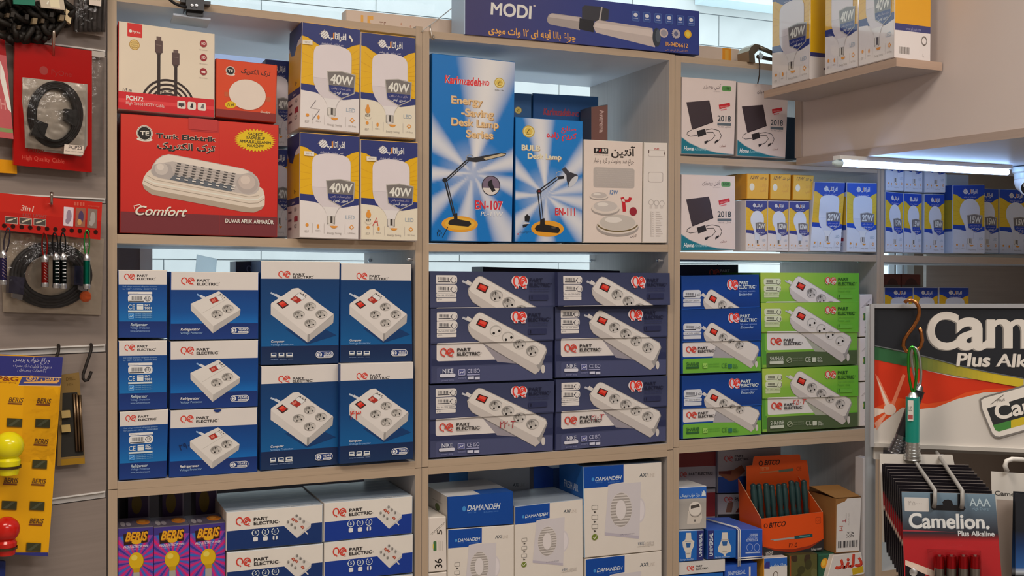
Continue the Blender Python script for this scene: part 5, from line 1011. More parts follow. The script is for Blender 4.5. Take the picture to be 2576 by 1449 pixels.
carton('night_light_box', 'small grey box with a round white night light and blue band', 'box', quad(1707, 1226, 1778, 1222, 1777, 1330, 1707, 1333), .09, d_night, yf=.012, body='b5b0aa', cols={'top': 'c9c6c2'})
def d_holder(f, flip=False):
    f.V(0, 0, 1); f.fill('1c5fae'); f.fill('2a2f6e', 0, 1, *((0, .22) if flip else (.72, 1))); x = 60 if flip else 38
    f.text(18 if flip else 94, 90, 'UNIVERSAL', 12, 'c2cce4', 80, 2, rot=-90)
    f.poly([(x-10, 6), (x+10, 6), (x+12, 28), (x+24, 36), (x+22, 52), (x+12, 70), (x+10, 90), (x-10, 90), (x-12, 70), (x-22, 52), (x-24, 36), (x-12, 28)] if not flip else [(x-10, 8), (x+10, 8), (x+12, 36), (x+24, 62), (x+22, 78), (x+6, 84), (x+2, 94), (x-2, 94), (x-6, 84), (x-22, 78), (x-24, 62), (x-12, 36)], 'cbc5ba')
    f.poly([(x-10, 40), (x+10, 40), (x+7, 56), (x-7, 56)], '2a5a94'); f.rect(x-8, 74, x+8, 77, '9a948a'); f.rect(x-14, 34, x+14, 36, '9a948a'); f.text(6 if not flip else 26, 98, 'lamp holder', 6, 'a9bce0', 55, 0, .1)
carton('lamp_holder_box', 'blue lamp holder box under the round night light box', 'box', quad(1706.5, 1335, 1771.5, 1332.5, 1770.5, 1409, 1706.5, 1414), .10, d_holder, ref=S100, yf=.010, body='1c4c94', cols={'top': 'b9c2cc'}, group='blue lamp holder boxes')
o1, _, _ = carton('lamp_holder_box', 'blue lamp holder box banded to the one beside the orange display', 'box', quad(1779, 1333, 1853, 1332, 1852, 1403, 1779, 1408), .15, lambda f: d_holder(f, True), ref=S100, yf=.010, body='1c4c94', cols={'top': '3a62b4'}, group='blue lamp holder boxes')  # top painted lighter than the body for the daylight on it
o2, aa, bb = carton('lamp_holder_box', 'blue lamp holder box end with white lettering touching the orange display', 'box', quad(1854, 1332.5, 1919, 1331, 1918.5, 1404, 1853, 1407), .15, lambda f: (f.V(*VT), f.fill('2450a8'), f.text(785, 1045, 'SUPER', 30, 'aebce0', 90, 1, .15), f.text(765, 1070, 'universal', 16, 'aebce0', 110, 0), f.text(755, 1098, 'E27 B22 E14', 22, 'aebce0', 120, 1), f.ring(790, 1160, 32, 38, 5, '8fa2d2'), f.ring(865, 1160, 28, 40, 5, '8fa2d2'), f.rect(745, 1210, 900, 1224, 'aebce0')), yf=.010, body='2450a8', cols={'top': '4468c0'}, group='blue lamp holder boxes')  # lighter top again holds the daylight in its colour
g = G(); z0, z1 = P(1858, 1331, .006).z, P(1858, 1425, .006).z
for k in (0, 1):
    x = P(1857+k*4.5, 1380, .006).x; g.tube([(x-.03, .15, z0+.004), (x-.004, .012, z0+.003), (x, .006, z0-.002), (x, .006, z1)], .0014, 'd5d0c8', 'rubber', 6)
for k in (0, 1): g.tube([P(1856, 1404+k*5, .006), P(1921, 1399+k*5, .006)], .0014, 'd5d0c8', 'rubber', 6)
tag(g.build('rubber_band'), 'white rubber bands tied around the blue lamp holder boxes', 'rubber band')
carton('socket_box', 'flat white and red logo box under the blue lamp holder boxes', 'box', quad(1706.5, 1416, 1825, 1407, 1825, 1437, 1706.5, 1447), .12, lambda f: (f.V(*VT), f.fill('c9c5c0'), pelogo(f, 145, 1345, 76, 52, 236, 1362, 1390, 70, 130, 20)), yf=.008, cols={'left': 'aaa59f'})
carton('lamp_holder_box', 'blue box at the bottom under the flat white box', 'box', quad(1706.5, 1449, 1820, 1440, 1820, 1530, 1706.5, 1535), .12, lambda f: (f.V(0, 0, 1), f.fill('1c5fae'), f.ell(50, 40, 12, 18, 'cbc5ba', 14)), ref=S100, yf=.008, body='1c4c94', stand=LOWZ, group='blue boxes at the very bottom')
carton('lamp_holder_box', 'blue box at the bottom with white lettering under the banded boxes', 'box', quad(1823, 1423, 1905, 1415, 1905, 1520, 1823, 1525), .12, lambda f: (f.V(*VT), f.fill('2a55b0'), f.text(560, 1445, 'UNIVERSAL', 40, 'b5c2e2', 190, 1, .1), f.rect(785, 1350, 803, 1449, 'c9c5c0')), yf=.012, body='2450a8', stand=LOWZ, group='blue boxes at the very bottom')
carton('bulb_box', 'small white and blue bulb box under the orange display', 'box', quad(1921, 1404, 1981, 1400, 1981, 1500, 1921, 1504), .06, lambda f: (f.V(*VX), f.fill('cfcbc6'), f.fill('2c62b4', 0, .32), f.poly([(0, 1300), (40, 1230), (90, 1230), (90, 1340), (0, 1340)], '33347c'), f.text(340, 1290, ar('چراغ خواب'), 40, 'b9c8ea', 230, 1, .1, 'r'), f.ell(180, 1440, 40, 60, '5a4a3c', 16), f.ell(180, 1440, 30, 50, 'cfcbc6', 16)), ref=quad(1921, 1404, 1981, 1400, 1981, 1500, 1921, 1504), yf=.008, stand=LOWZ, cols={'left': 'c88a2c'})
def d_camo(f):
    f.V(0, 0, 1); f.fill('54522c'); rr = random.Random(3)
    for i in range(14): f.ell(rr.uniform(10, 90), rr.uniform(5, 95), rr.uniform(5, 14), rr.uniform(6, 20), ('3c3a20', '3a2c20', '62603a')[i % 3], 12, rr.uniform(0, 90))
    f.fill('9a4a24', 0, 1, 0, .03)
carton('camouflage_box', 'olive camouflage patterned box under the orange display', 'box', quad(1986, 1397, 2056.5, 1392, 2056.5, 1500, 1986, 1504), .06, d_camo, ref=S100, yf=.008, stand=LOWZ, body='4a4828')
carton('green_box', 'dark green box with a yellow fruit picture beside the camouflage box', 'box', quad(2058, 1393, 2100, 1390, 2100, 1500, 2058, 1503), .05, lambda f: (f.V(*VX), f.fill('24503c'), f.fill('2c5f4a', 0, .06), f.ell(890, 1260, 54, 80, 'c98a20', 18, 15), f.ell(880, 1250, 30, 50, 'dcae3c', 14, 15)), yf=.012, stand=LOWZ, body='24503c')
dl = [P(2096, 1397, -.006), P(2168, 1390, -.006), P(2181, 1500, -.012), P(2066, 1506, -.012)]
carton('battery_box', 'white box with big red letters leaning beside the dark green box', 'box', quad(2096, 1397, 2168, 1390, 2181, 1500, 2066, 1506), .04, lambda f: (f.V(*VX), f.fill('cbc6c2'), f.poly([(1300, 1340), (1520, 1290), (1530, 1380), (1310, 1440)], 'b99a1c'), f.text(1470, 1300, ar('دلند'), 190, '8f2420', 420, 2, .1, 'r'), f.text(1460, 1292, ar('دلند'), 190, 'c4402c', 420, 2, .1, 'r')), yf=-.004, stand=LOWZ)
# the orange counter display of testers
def ex(a, dy): return a+Vector((0, dy, 0))
DY0 = .03; DT = DY0+.10
f0 = [P(x, y, DY0) for x, y in ((1914.5, 1305), (2070, 1287.5), (2072, 1384), (1920, 1401))]
dp = empty('tester_display', 'orange counter display box filled with dark green voltage testers', 'display box')
def panel(nm, pts, par, col, th, draw=None, ref=None, m='card'):
    """a card panel of real thickness th (vector), printed on its first side"""
    g = G(); a = [Vector(p) for p in pts]; b = [p+th for p in a]; n = len(a)
    g.poly(a, C(col), m); g.poly(b[::-1], C(col), m)
    for i in range(n): j = (i+1) % n; g.poly([a[i], b[i], b[j], a[j]], C('b98a6a' if col == 'd2521c' else col), m)
    if draw:
        f = Fc([a[0], a[1], a[2], a[3]] if ref is None else ref[0], ref[1] if ref else S100, g, m); draw(f)
    return g.build(nm, par)
def d_bitco(f):
    f.V(*VT); f.fill('d04a14'); f.poly([(915, 1150), (1050, 1172), (1220, 1178), (1400, 1140), (1560, 1060), (1560, 1260), (915, 1270)], '2c2a2c'); f.poly([(925, 1150), (1050, 1172), (1220, 1180), (1400, 1142), (1545, 1068), (1400, 1165), (1220, 1210), (1040, 1190)], '8f2c14')
    f.ring(952, 940, 16, 20, 7, '3a1a12'); f.text(980, 960, 'BITCO', 48, '3a1a12', 168, 2, .25); f.rect(1455, 855, 1512, 920, 'a83c14', 8); f.rect(1460, 861, 1507, 914, 'd04a14', 8); f.text(1466, 896, 'CE', 16, '8f3414', 34, 0)
    f.line([(1000, 1082), (1240, 1058)], 8, '8f8a84'); f.line([(1030, 1085), (1240, 1060)], 18, '9a9690'); f.line([(1240, 1058), (1425, 1035)], 34, '1f4a4e'); f.line([(1290, 1050), (1400, 1037)], 12, '4c8a8a')
    f.text(1175, 1160, ar('۲۸۵'), 44, '3a1410', 95, 0, .2); f.text(950, 1225, 'GROUP', 20, 'b9b4b0', 74, 2, .2); f.text(950, 1248, 'ELECTRIC', 20, 'b9b4b0', 70, 1, .2); f.text(1408, 1190, 'Voltage tester', 24, 'b9b4b0', 110, 1, .2)
panel('front_panel', f0, dp, 'd2521c', Vector((0, .002, 0)), d_bitco, (f0, quad(1914.5, 1305, 2070, 1287.5, 2072, 1384, 1920, 1401)))
zb_ = f0[3].z; bl, br = ex(f0[3], DT-DY0), ex(f0[2], DT-DY0); ztop = P(1880, 1172, DT).z; zs1, zs2 = P(1873, 1203, DT).z, P(2035, 1196, DT).z
xl, xr = f0[0].x, f0[1].x
panel('side_panel', [f0[0], f0[3], bl, Vector((xl-.002, DT, zs1))], dp, 'd2521c', Vector((.002, 0, 0)))
panel('side_panel', [f0[1], f0[2], br, Vector((xr-.002, DT, zs2))], dp, 'd2521c', Vector((-.002, 0, 0)))
panel('base_panel', [ex(f0[3], .003), ex(f0[2], .003), br, bl], dp, 'b5744a', Vector((0, 0, .002)))
bc = [P(x, y, DT) for x, y in ((1878, 1172), (1893, 1170), (1896, 1151), (1899, 1148), (2010, 1143), (2013, 1146), (2013.5, 1157), (2030, 1158.5), (2036, 1205), (2036, 1350), (1878, 1360))]
br_ = [P(x, y, DT) for x, y in ((1876, 1148), (2037, 1142), (2037, 1205), (1876, 1215))]
def d_bcard(f):
    f.V(*VT); f.ring(900, 305, 18, 22, 8, '3a1a12'); f.text(932, 322, 'BITCO', 46, '3a1a12', 155, 2, .25); f.text(892, 378, 'TESTER', 32, 'e0895a', 90, 1); f.line([(885, 405), (1080, 382)], 14, 'b9784e'); f.line([(1080, 385), (1230, 368)], 26, '5a6a5c'); f.text(1260, 380, 'CE', 40, 'a83c14', 54, 0)
panel('header_card', bc, dp, 'd2521c', Vector((0, .002, 0)), d_bcard, (br_, quad(1876, 1148, 2037, 1142, 2037, 1205, 1876, 1215)))
for i in range(9):
    zb0_ = zb_+.004; t = (i+.6)/9.1; x = xl+.006+(xr-xl-.012)*t; y = DY0+.035+.004*(i % 2); lean = .022
    b0, t0 = Vector((x, y, zb0_)), Vector((x-.003, y+lean, P(1960, 1212, y+lean).z+random.uniform(-.006, .004)))
    ax = t0-b0; L = ax.length; e = tag(bpy.data.objects.new('voltage_tester', None), 'dark green voltage tester standing in the orange display box', 'tester', 'voltage testers in the orange display'); COL.objects.link(e)
    g = G(); g.lathe(b0, ax, [(L*.40, .0035), (L*.42, .0066), (L*.55, .0080), (L*.62, .0064), (L*.72, .0085), (L*.90, .0087), (L*.93, .0072), (L*.965, .0080), (L*.985, .007), (L, .003), (L, 0)], '1f3a3c', 'plastic', 10); g.build('handle', e)
    g = G(); g.lathe(b0, ax, [(0, .0005), (.004, .0022), (L*.40, .0022)], 'b5aca2', 'metal', 8); g.build('blade', e)
# open brown carton with a label, thin white carton
cq = quad(2103, 1254, 2167, 1249.5, 2161.5, 1389, 2101.5, 1392.5)
def d_label(f):
    f.V(*VX); f.fill('8a6238'); f.poly([(1070, 400), (1130, 370), (1190, 350), (1230, 300), (1300, 288), (1460, 280), (1420, 1085), (1060, 1115)], 'c9c6c4')
    f.text(1240, 520, 'ELECTRIC LIGHT FACTORY', 22, '9a9690', 190, 0, rot=90); f.text(1205, 520, 'order number', 22, '9a9690', 140, 0, rot=90); f.text(1150, 620, 'T', 56, '9a3a44', 50, 1, rot=90); f.text(1110, 710, 'M', 52, 'a84a3c', 90, 0, rot=90)
    f.text(1220, 800, 'XX', 46, '3c3a3c', 100, 0, rot=90); f.text(1280, 800, 'AE', 46, '3c3a3c', 90, 1, rot=90)
    for i, w in enumerate((8, 5, 12, 4, 8, 14, 5, 9, 4, 12, 6, 14, 8, 5, 12, 9)): f.rect(1088+i*19, 950+i*-1.5, 1088+i*19+w, 1050-i*1.5, '2c2a2e')
o, a, b = carton('cardboard_carton', 'opened brown carton with a white barcode label beside the orange display', 'box', cq, .17, d_label, yf=.002, body='8a6238', m='matte', flap=False)
g = G(); c = C('9a7040'); g.poly([b[0], a[0], a[1], b[1]], C('3a2a1c'), 'matte')  # dark sheet across the mouth stands in for the shaded inside
g.poly([a[0]+Vector((0, .001, .0005)), a[1]+Vector((0, .001, .0005)), a[1]+Vector((-.008, .085, .018)), a[0]+Vector((-.016, .085, .018))], c, 'matte'); g.poly([a[0]+Vector((0, .001, .0015)), a[1]+Vector((0, .001, .0015)), a[1]+Vector((-.008, .085, .019)), a[0]+Vector((-.016, .085, .019))], c, 'matte'); g.build('top_flap', o)
carton('panel_light_box', 'thin white carton standing upright at the shelf side by the brown carton', 'box', quad(2171, 1152, 2184, 1149, 2182, 1500, 2169, 1500), .03, lambda f: (f.V(2171, 1150, 1), f.fill('b9b7b8'), f.text(8, 200, 'panel light', 5, '6a6a70', 50, 0, rot=90)), yf=-.001, stand=LOWZ, body='b9b7b8')
# ================================================================ bay four
DY = dict(yel='d0ac2c', blue='1c409c', wht='c4c9d6')
AB = lambda f: d_bulb(f, 'A', '15W', big=False, **DY)
DQ = [(2227, 481, 2272, 485, 2271.5, 636, 2226.5, 635), (2273.5, 485, 2319, 487, 2318, 637, 2273, 636.5), (2325, 487.5, 2376, 488.5, 2375, 638, 2324, 637.5)]
DU = [(2228, 330, 2274, 332, 2273, 481, 2227.5, 480), (2275.5, 332, 2321, 334, 2320, 484, 2275, 482.5), (2326, 335, 2379, 337, 2378, 485, 2325.5, 484.5)]
for q, w in zip(DQ, ('first from the shelf side', 'middle one of three', 'third, beside the larger box')): carton('bulb_box', 'blue and yellow bulb box under the tube, ' + w, 'box', quad(*q), .06, AB, ref=BREF, yf=.004, body='b9bfcc', group='bulb boxes under the lit tube')
for q, w in zip(DU, ('first from the shelf side', 'middle one of three', 'third from the shelf side')): carton('bulb_box', 'bulb box stacked up behind the lit tube, ' + w, 'box', quad(*q), .06, AB, ref=BREF, yf=.004, body='b9bfcc', group='bulb boxes stacked behind the tube')
carton('bulb_box', 'larger blue and yellow bulb box standing alone under the tube', 'box', quad(2397, 465, 2477, 464, 2477, 638.5, 2396, 637.5), .075, AB, ref=BREF, yf=-.012, body='b9bfcc', left=lambda f: (f.V(0, 0, 1), f.fill('b9bfcc'), f.fill('9a8420', .22, .64), f.fill('1c3a84', 0, .22), f.fill('1c3a84', .64, .68)))
carton('bulb_box', 'pale box set back above and behind the larger bulb box', 'box', [(2382, 438), (2437, 440), (2437, 636), (2382, 635)], .06, None, yf=.09, body='8f97a8')  # white carton painted grey blue, its dimness put into the colour
carton('bulb_box', 'shaded bulb box behind the larger one, half hidden by it', 'box', [(2449, 473), (2511.5, 475), (2511.5, 638), (2449, 637)], .06, AB, ref=BREF, yf=.05, body='8f97a8', group='shaded bulb boxes right of the larger one')  # body here and on the next box darkened to carry the shade
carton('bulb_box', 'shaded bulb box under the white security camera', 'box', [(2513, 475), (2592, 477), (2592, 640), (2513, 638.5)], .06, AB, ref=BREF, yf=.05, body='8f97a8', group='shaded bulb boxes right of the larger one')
for x0, x1, w in ((2225, 2296, 'at the shelf side'), (2298, 2359, 'middle one of three'), (2362, 2437, 'third, with a yellow corner')):
    carton('bulb_box', 'blue topped bulb box above the black sign, ' + w, 'box', quad(x0, 722, x1, 722.5, x1, 859, x0, 859), .06, lambda f: d_bulb(f, 'T', '20W', 'd8a620', '1c3c96', big=False, wht='c8ccd6'), ref=BREF, yf=.10, cols={'top': 'd5d3d0'}, body='c2c4cc', group='bulb boxes above the black sign')
for x0, x1, w in ((2224, 2266, 'left'), (2268, 2316, 'right')): carton('plain_box', 'dark reddish brown box end deep in the lower bay, the %s one' % w, 'box', [(x0, 689), (x1, 690), (x1, 800), (x0, 800)], .07, lambda f: (f.V(0, 0, 1), f.fill('6a342c'), f.ell(50, 30, 36, 22, '4a2a26', 16), f.fill('5a5450', .24, 1)), ref=S100, yf=.26, body='6a342c', group='brown box ends in the lower bay')
# ================================================================ bracket shelf boxes: fronts face away from the bulkhead
ZB = zt_+.0006
def brbox(lab, x0, y0, x1, y1, mk=None, dx=.0, right=None, ht=.245):
    ya, yb = PX(x0, y0, XS+dx).y, PX(x1, y1, XS+dx).y; X = XS+dx
    wq = [Vector((X, ya, ZB+ht)), Vector((X, yb, ZB+ht)), Vector((X, yb, ZB)), Vector((X, ya, ZB))]
    return carton('bulb_box', lab, 'box', None, .1, lambda f: d_bulb(f, 'T', '40W', mark=mk), ref=BREF, wq=wq, back=Vector((.098, 0, 0)), m='gloss_carton', body='cfc6c4', right=right, group='bulb boxes on the bracket shelf')
def d_brside(f): f.V(0, 0, 1); f.fill('d6cdcb'); f.fill('e0a40c', 0, .74); f.fill('e8d0a0', 0, .4, .55, .95); f.fill('b8342c', .55, .63, .6, 1); f.fill('27306b', .74, .78); [f.rect(40, y, 96, y+2, '3a2f4c') for y in (88, 96)]; f.ell(68, 83, 12, 3, 'b9aaa6', 12)
def d_brend(f):
    f.V(0, 0, 1); f.fill('d6cdcb'); f.fill('d8980c', 0, .70); f.fill('27306b', .70, .76); f.text(30, 75, 'www.afratab.com', 2.4, '8f92b4', 44, 0)
    for i in range(10): f.rect(12+i*3, 90, 12+i*3+(1.8 if i % 3 else 1), 96, '5a5450')
    f.ring(82, 83, 7, 3.6, 1.2, '5a5450'); f.text(78, 97, 'L', 3, '8a847e', 4, 0)
brbox('bulb box on the bracket shelf farthest from view, striped by window glare', 1942, 215, 2037, 196, right=d_brside)
brbox('bulb box in the middle of the bracket shelf row', 2075, 189, 2158, 172)
brbox('bulb box at the near end of the bracket shelf with a plain yellow side', 2160, 171, 2250, 152, right=d_brend)
# ================================================================ on top of the shelf units
ztop_a = zl(*LT['a'][:2], XA2, *LT['a'][2:])+.0175
zc0 = zl(*LT['b'][:2], XB2, *LT['b'][2:])+.019
x0, x1 = P(870, 40, .09).x, P(1860, 132, .09).x
wq = [Vector((x0, .09, zc0+.048)), Vector((x1, .09, zc0+.048)), Vector((x1, .09, zc0+.002)), Vector((x0, .09, zc0+.002))]
TR_ = [(0, 0), (990, 0), (990, 36), (0, 36)]
def d_tube(f):
    f.V(0, 0, 1); f.fill('c4b0a0'); f.text(24, 40, '15', 32, 'd99a40', 36, 2); f.text(70, 30, 'T5', 15, '8a6a58', 17, 0); f.line([(90, 30), (104, 30)], 1, 'a08a7a'); f.rect(942, 0, 968, 36, 'd58a24'); f.rect(950, 4, 960, 32, 'dd9c40')
    for i in range(16): f.ell(120+i*21, 16+(i*37) % 17, 2, 2.4, 'b58a72', 8)
carton('tube_lamp_box', 'long cream tube lamp box with orange 15 lying behind the navy box', 'box', None, .04, d_tube, ref=TR_, wq=wq, body='c4b0a0')
carton('mirror_lamp_box', 'long navy mirror lamp box lying on top of the shelves', 'box', quad(1168, -36, 1760, 28, 1760, 138.5, 1167.6, 86), .085, d_modi, yf=-.004, body='2c2f66', cols={'left': 'a9bcd6'})  # pale left end is window light put into the colour
# black clip on the top panel
cl = empty('clip_lamp', 'black clamp with a wire gripping the top panel above the cable box', 'clamp')
g = G(); y = -.02
def pb(g, x0, y0, x1, y1, ya, yb, col, m='plastic'):
    a, b = P(x0, y0, ya), P(x1, y1, ya); g.box((a.x, ya, b.z), (b.x, yb, a.z), col, m)
pb(g, 468, -30, 514, 27, -.03, .02, '1c1c20'); pb(g, 455, -4, 530, 12, -.022, .03, '26262a'); g.build('clamp_body', cl)
g = G(); zt1 = P(480, 27, -.03).z
g.hexa([P(436, 33, -.012), P(530, 46, -.012), P(530, 51, -.012), P(436, 38, -.012)], [P(436, 33, -.012)+Vector((0, .06, -.004)), P(530, 46, -.012)+Vector((0, .06, -.004)), P(530, 51, -.012)+Vector((0, .06, -.004)), P(436, 38, -.012)+Vector((0, .06, -.004))], 'aab4c4', 'paint'); pb(g, 470, 26, 512, 42, -.016, .0, '1c1c20'); g.build('jaw', cl)
g = G()
for x in (483, 494): g.lathe(P(x, 14, -.031), (0, -1, 0), [(0, .003), (.002, .003), (.0025, 0)], 'c9ccd0', 'metal', 10)
g.build('screw', cl)
g = G(); g.tube([P(x, y_, -.03) for x, y_ in ((424, -10), (428, 0), (440, 9), (455, 15), (470, 18))], .003, '17171a'); g.build('cord', cl)
cb = empty('clip_lamp', 'bronze metal clamp on the top panel beside the bracket shelf boxes', 'clamp')
g = G(); pts = [(1885, 155), (1884, 128), (1890, 117), (1900, 110), (1912, 113), (1908, 126), (1898, 136), (1900, 158)]
fr = [P(x, y_, -.01) for x, y_ in pts]; bk_ = [p+Vector((0, .05, 0)) for p in fr]; g.poly(fr, C('6a5a4a'), 'metal'); g.poly(bk_[::-1], C('6a5a4a'), 'metal')
for i in range(len(fr)): j = (i+1) % len(fr); g.poly([fr[i], bk_[i], bk_[j], fr[j]], C('8a7a66'), 'metal')
g.build('clamp_body', cb)
g = G(); g.tube([P(1908, 118, .0), P(1944, 134, .0)], .006, '7a7264', 'metal'); g.tube([P(1905, 142, .0), P(1944, 150, .0)], .005, '55504a', 'metal'); g.build('bar', cb)
g = G(); g.tube([P(1908, 140, -.012), P(1911, 165, -.012), P(1910, 190, -.012), P(1906, 210, -.01)], .0016, '3a2f2c'); g.build('cord', cb)
g = G(); g.hexa([P(1911, 130, -.013), P(1921, 138, -.013), P(1915, 152, -.013), P(1907, 143, -.013)], [P(1911, 130, -.009), P(1921, 138, -.009), P(1915, 152, -.009), P(1907, 143, -.009)], 'c9d2d8', 'metal'); g.build('plate', cb)
g = G(); g.tube([P(x, y_, yy) for x, y_, yy in ((1061, 80, -.004), (1066, 74, -.004), (1078, 66, .0), (1083, 62, .0), (1110, 42, .1), (1140, 18, .2), (1166, -6, .3), (1200, -40, .4))], .0011, 'b5b2ae', 'rubber', 6)
tag(g.build('wire'), 'thin grey wire running up from the joint of two shelf units', 'wire')
g = G(); g.tube([P(x, y_, -.004) for x, y_ in ((1082, 64), (1083, 76), (1086, 92), (1088, 101), (1091, 101), (1091, 88))], .0018, 'c9c2b8', 'metal', 6)
tag(g.build('wire_hook'), 'small white hook hanging at the corner by the navy box', 'hook')
g = G(); yc_ = -.03
while P(2592, 418, yc_).z > kz(yc_) and yc_ > -.8: yc_ -= .005
cc_ = P(2594, 418, yc_)
scm = empty('security_camera', 'white dome security camera at the edge of the lit bulkhead', 'camera')
zk_ = kz(cc_.y); g.lathe((cc_.x, cc_.y, zk_-.003), (0, 0, -1), [(0, 0), (0, .045), (.012, .045), (.016, .040), (.030, .040), (.032, .0)], 'c9d2dc', 'plastic', 32); g.build('mount', scm)
g = G(); g.lathe((cc_.x, cc_.y, zk_-.03), (0, 0, -1), [(0, .038), (.010, .040), (.024, .036), (.036, .024), (.042, .0)], 'd5dae0', 'plastic', 32); g.build('ball', scm)
ax = (CAM-Vector((cc_.x, cc_.y, zk_-.05))); ax = (ax.normalized()+Vector((-.25, 0, -.25))).normalized()
g = G(); c0 = Vector((cc_.x, cc_.y, zk_-.048)); g.lathe(c0+ax*.020, ax, [(0, .022), (.016, .022), (.018, .018), (.014, .017), (.014, 0)], ['d5dae0', 'd5dae0', '2a2c30', '101114'], 'plastic', 28); g.build('lens', scm)
# ================================================================ the slat wall on the left, turned a little towards the room
sa = math.radians(19); SO = P(268, 700, .0); SU = Vector((math.cos(sa), math.sin(sa), 0)); SN = Vector((math.sin(sa), -math.cos(sa), 0))
def SP(px, py, off=0.0): return PP(px, py, SO+SN*off, SN)
def sslab(name, pts, off, th, col, m, parent=None):
    g = G(); a = [SP(x, y, off) for x, y in pts]; g.hexa(a, [p-SN*th for p in a], col, m); return g.build(name, parent)
sw = empty('slat_wall', 'grey brown slat wall panel with aluminium rails and hanging goods', 'display wall')
RL = [((265, 127.5), (0, 93), 16), ((266, 500), (0, 487), 13), ((268, 867), (0, 879), 19), ((265, 1236), (0, 1272), 17)]
def ry(i, x, low=False):
    (xa, ya), (xb, yb), h = RL[i]; return ya+(yb-ya)*(x-xa)/(xb-xa)+(h if low else 0)
LFT = -330
edges = [(-320, -480)]+[(None, i) for i in range(4)]
for k in range(5):
    tl = (LFT, ry(k-1, LFT, True)+1) if k else (LFT, -260); tr = (267, ry(k-1, 267, True)+1) if k else (267, -190)
    bl_ = (LFT, ry(k, LFT)-1) if k < 4 else (LFT, 2300); br2 = (267, ry(k, 267)-1) if k < 4 else (267, 2000)
    sslab('board', [tl, tr, br2, bl_], 0, .016, {'body': '7f746d', 'bottom': '6a605a', 'top': '6a605a'}, 'laminate', sw)
    if k < 4: sslab('rail', [(LFT, ry(k, LFT)+1), (265, ry(k, 265)+1), (265, ry(k, 265, True)-2), (LFT, ry(k, LFT, True)-2)], -.004, .010, 'b5b2ae', 'paint', sw); sslab('rail', [(LFT, ry(k, LFT)-1), (265, ry(k, 265)-1), (265, ry(k, 265)+2.5), (LFT, ry(k, LFT)+2.5)], .0022, .004, 'c9c6c2', 'paint', sw)
def hook(name, lab, pts, r, col, m='metal', grp=None):
    g = G(); g.tube([SP(x, y, o) for x, y, o in pts], r, col, m, 10); o = g.build(name); return tag(o, lab, 'hook', grp)
def spack(name, lab, cat, q, off, th, draw, col, m='gloss', grp=None, ref=None):
    """a flat hanging pack on the slat wall: board with a printed front"""
    a = [SP(x, y, off) for x, y in q]; g = G(); g.hexa(a, [p-SN*th for p in a], col, m); o = g.build(name); tag(o, lab, cat, grp)
    if draw: f = Fc(a, ref or q, m=m); draw(f); f.build('front_panel', o)
    return o
def film(o, q, off, bulge=.008, name='plastic_film', nx=8, ny=10, m='film'):
    g = G(); vs = []; fs = []; rr = random.Random(len(bpy.data.objects))
    for j in range(ny+1):
        for i in range(nx+1):
            u, v = i/nx, j/ny; x = (q[0][0]*(1-u)+q[1][0]*u)*(1-v)+(q[3][0]*(1-u)+q[2][0]*u)*v; y = (q[0][1]*(1-u)+q[1][1]*u)*(1-v)+(q[3][1]*(1-u)+q[2][1]*u)*v
            vs.append(SP(x, y, off+bulge*math.sin(math.pi*u)**.6*math.sin(math.pi*v)**.6+(rr.uniform(-.0015, .0015) if 0 < u < 1 else 0)))
    for j in range(ny):
        for i in range(nx): k = j*(nx+1)+i; fs.append((k, k+nx+1, k+nx+2, k+1))
    g.mesh(vs, fs, C('ffffff'), m); return g.build(name, o)
# red cable pouch
rq = quad(37, 103, 231, 128, 231, 434, 34, 415)
VP_ = (0, 0, 3.15)
def d_pouch(f):
    f.V(*VP_); f.fill('980c0a'); f.ell(340, 558, 34, 34, '8f3a38', 18); f.text(395, 590, 'PyOne', 42, '8a2a28', 170, 0); f.poly([(175, 612), (690, 668), (690, 1150), (640, 1240), (340, 1200), (250, 1150), (200, 1090), (172, 800)], '9a948c')
    f.poly([(250, 780), (330, 720), (470, 720), (560, 800), (600, 900), (520, 960), (380, 970), (260, 900)], 'a9b0b4'); f.poly([(245, 800), (400, 830), (380, 930), (250, 920)], 'd0c4b0')
    f.text(215, 1195, 'High', 36, '7a4a3c', 130, 0); f.text(168, 1262, 'High Quality Cable', 34, 'b5463c', 335, 1); f.text(370, 752, 'LA:', 46, '2a2a7a', 60, 0); f.line([(355, 766), (455, 768)], 7, '2a2a7a')
po = spack('cable_pouch', 'glossy red pouch with a coiled black cable behind its clear window', 'pouch', rq, .030, .006, d_pouch, 'a80d0a')
g = G()
for k in range(4):
    pts = []
    for i in range(40):
        a = 2*math.pi*i/40; pts.append(SP(139+(66-k*5)*math.cos(a), 288+(80-k*4)*math.sin(a), .036+.0016*k+.002*math.sin(a*2+k)))
    g.tube(pts, .0033, '1c1a19', 'rubber', 8, True)
g.build('cable', po)
g = G(); a = [SP(x, y, .046) for x, y in ((164, 273), (196, 277), (190, 318), (163, 300))]; g.hexa(a, [p-SN*.012 for p in a], '1a1817', 'rubber'); a = [SP(x, y, .045) for x, y in ((90, 300), (122, 312), (110, 350), (78, 338))]; g.hexa(a, [p-SN*.010 for p in a], '201d1c', 'rubber'); g.build('plug', po)
g = G(); a = [SP(x, y, .0325) for x, y in quad(56, 196, 216, 213, 212, 385, 64, 372)]; g.hexa(a, [p-SN*.001 for p in a], 'c9c0b4', 'mirror_film'); g.build('silver_lining', po)
film(po, quad(54, 196, 218, 213, 214, 385, 62, 372), .042, .010, 'clear_window')
f = Fc([SP(x, y, .0535) for x, y in quad(162, 363, 211, 367, 209, 391, 160, 387)], quad(162, 363, 211, 367, 209, 391, 160, 387)); f.V(*VP_); f.fill('c9bcb0'); f.text(540, 1178, 'PCP23', 26, '3a3030', 110, 1); f.text(518, 1200, 'Power cable for charging', 10, '5a504c', 140, 0); f.build('label', po)
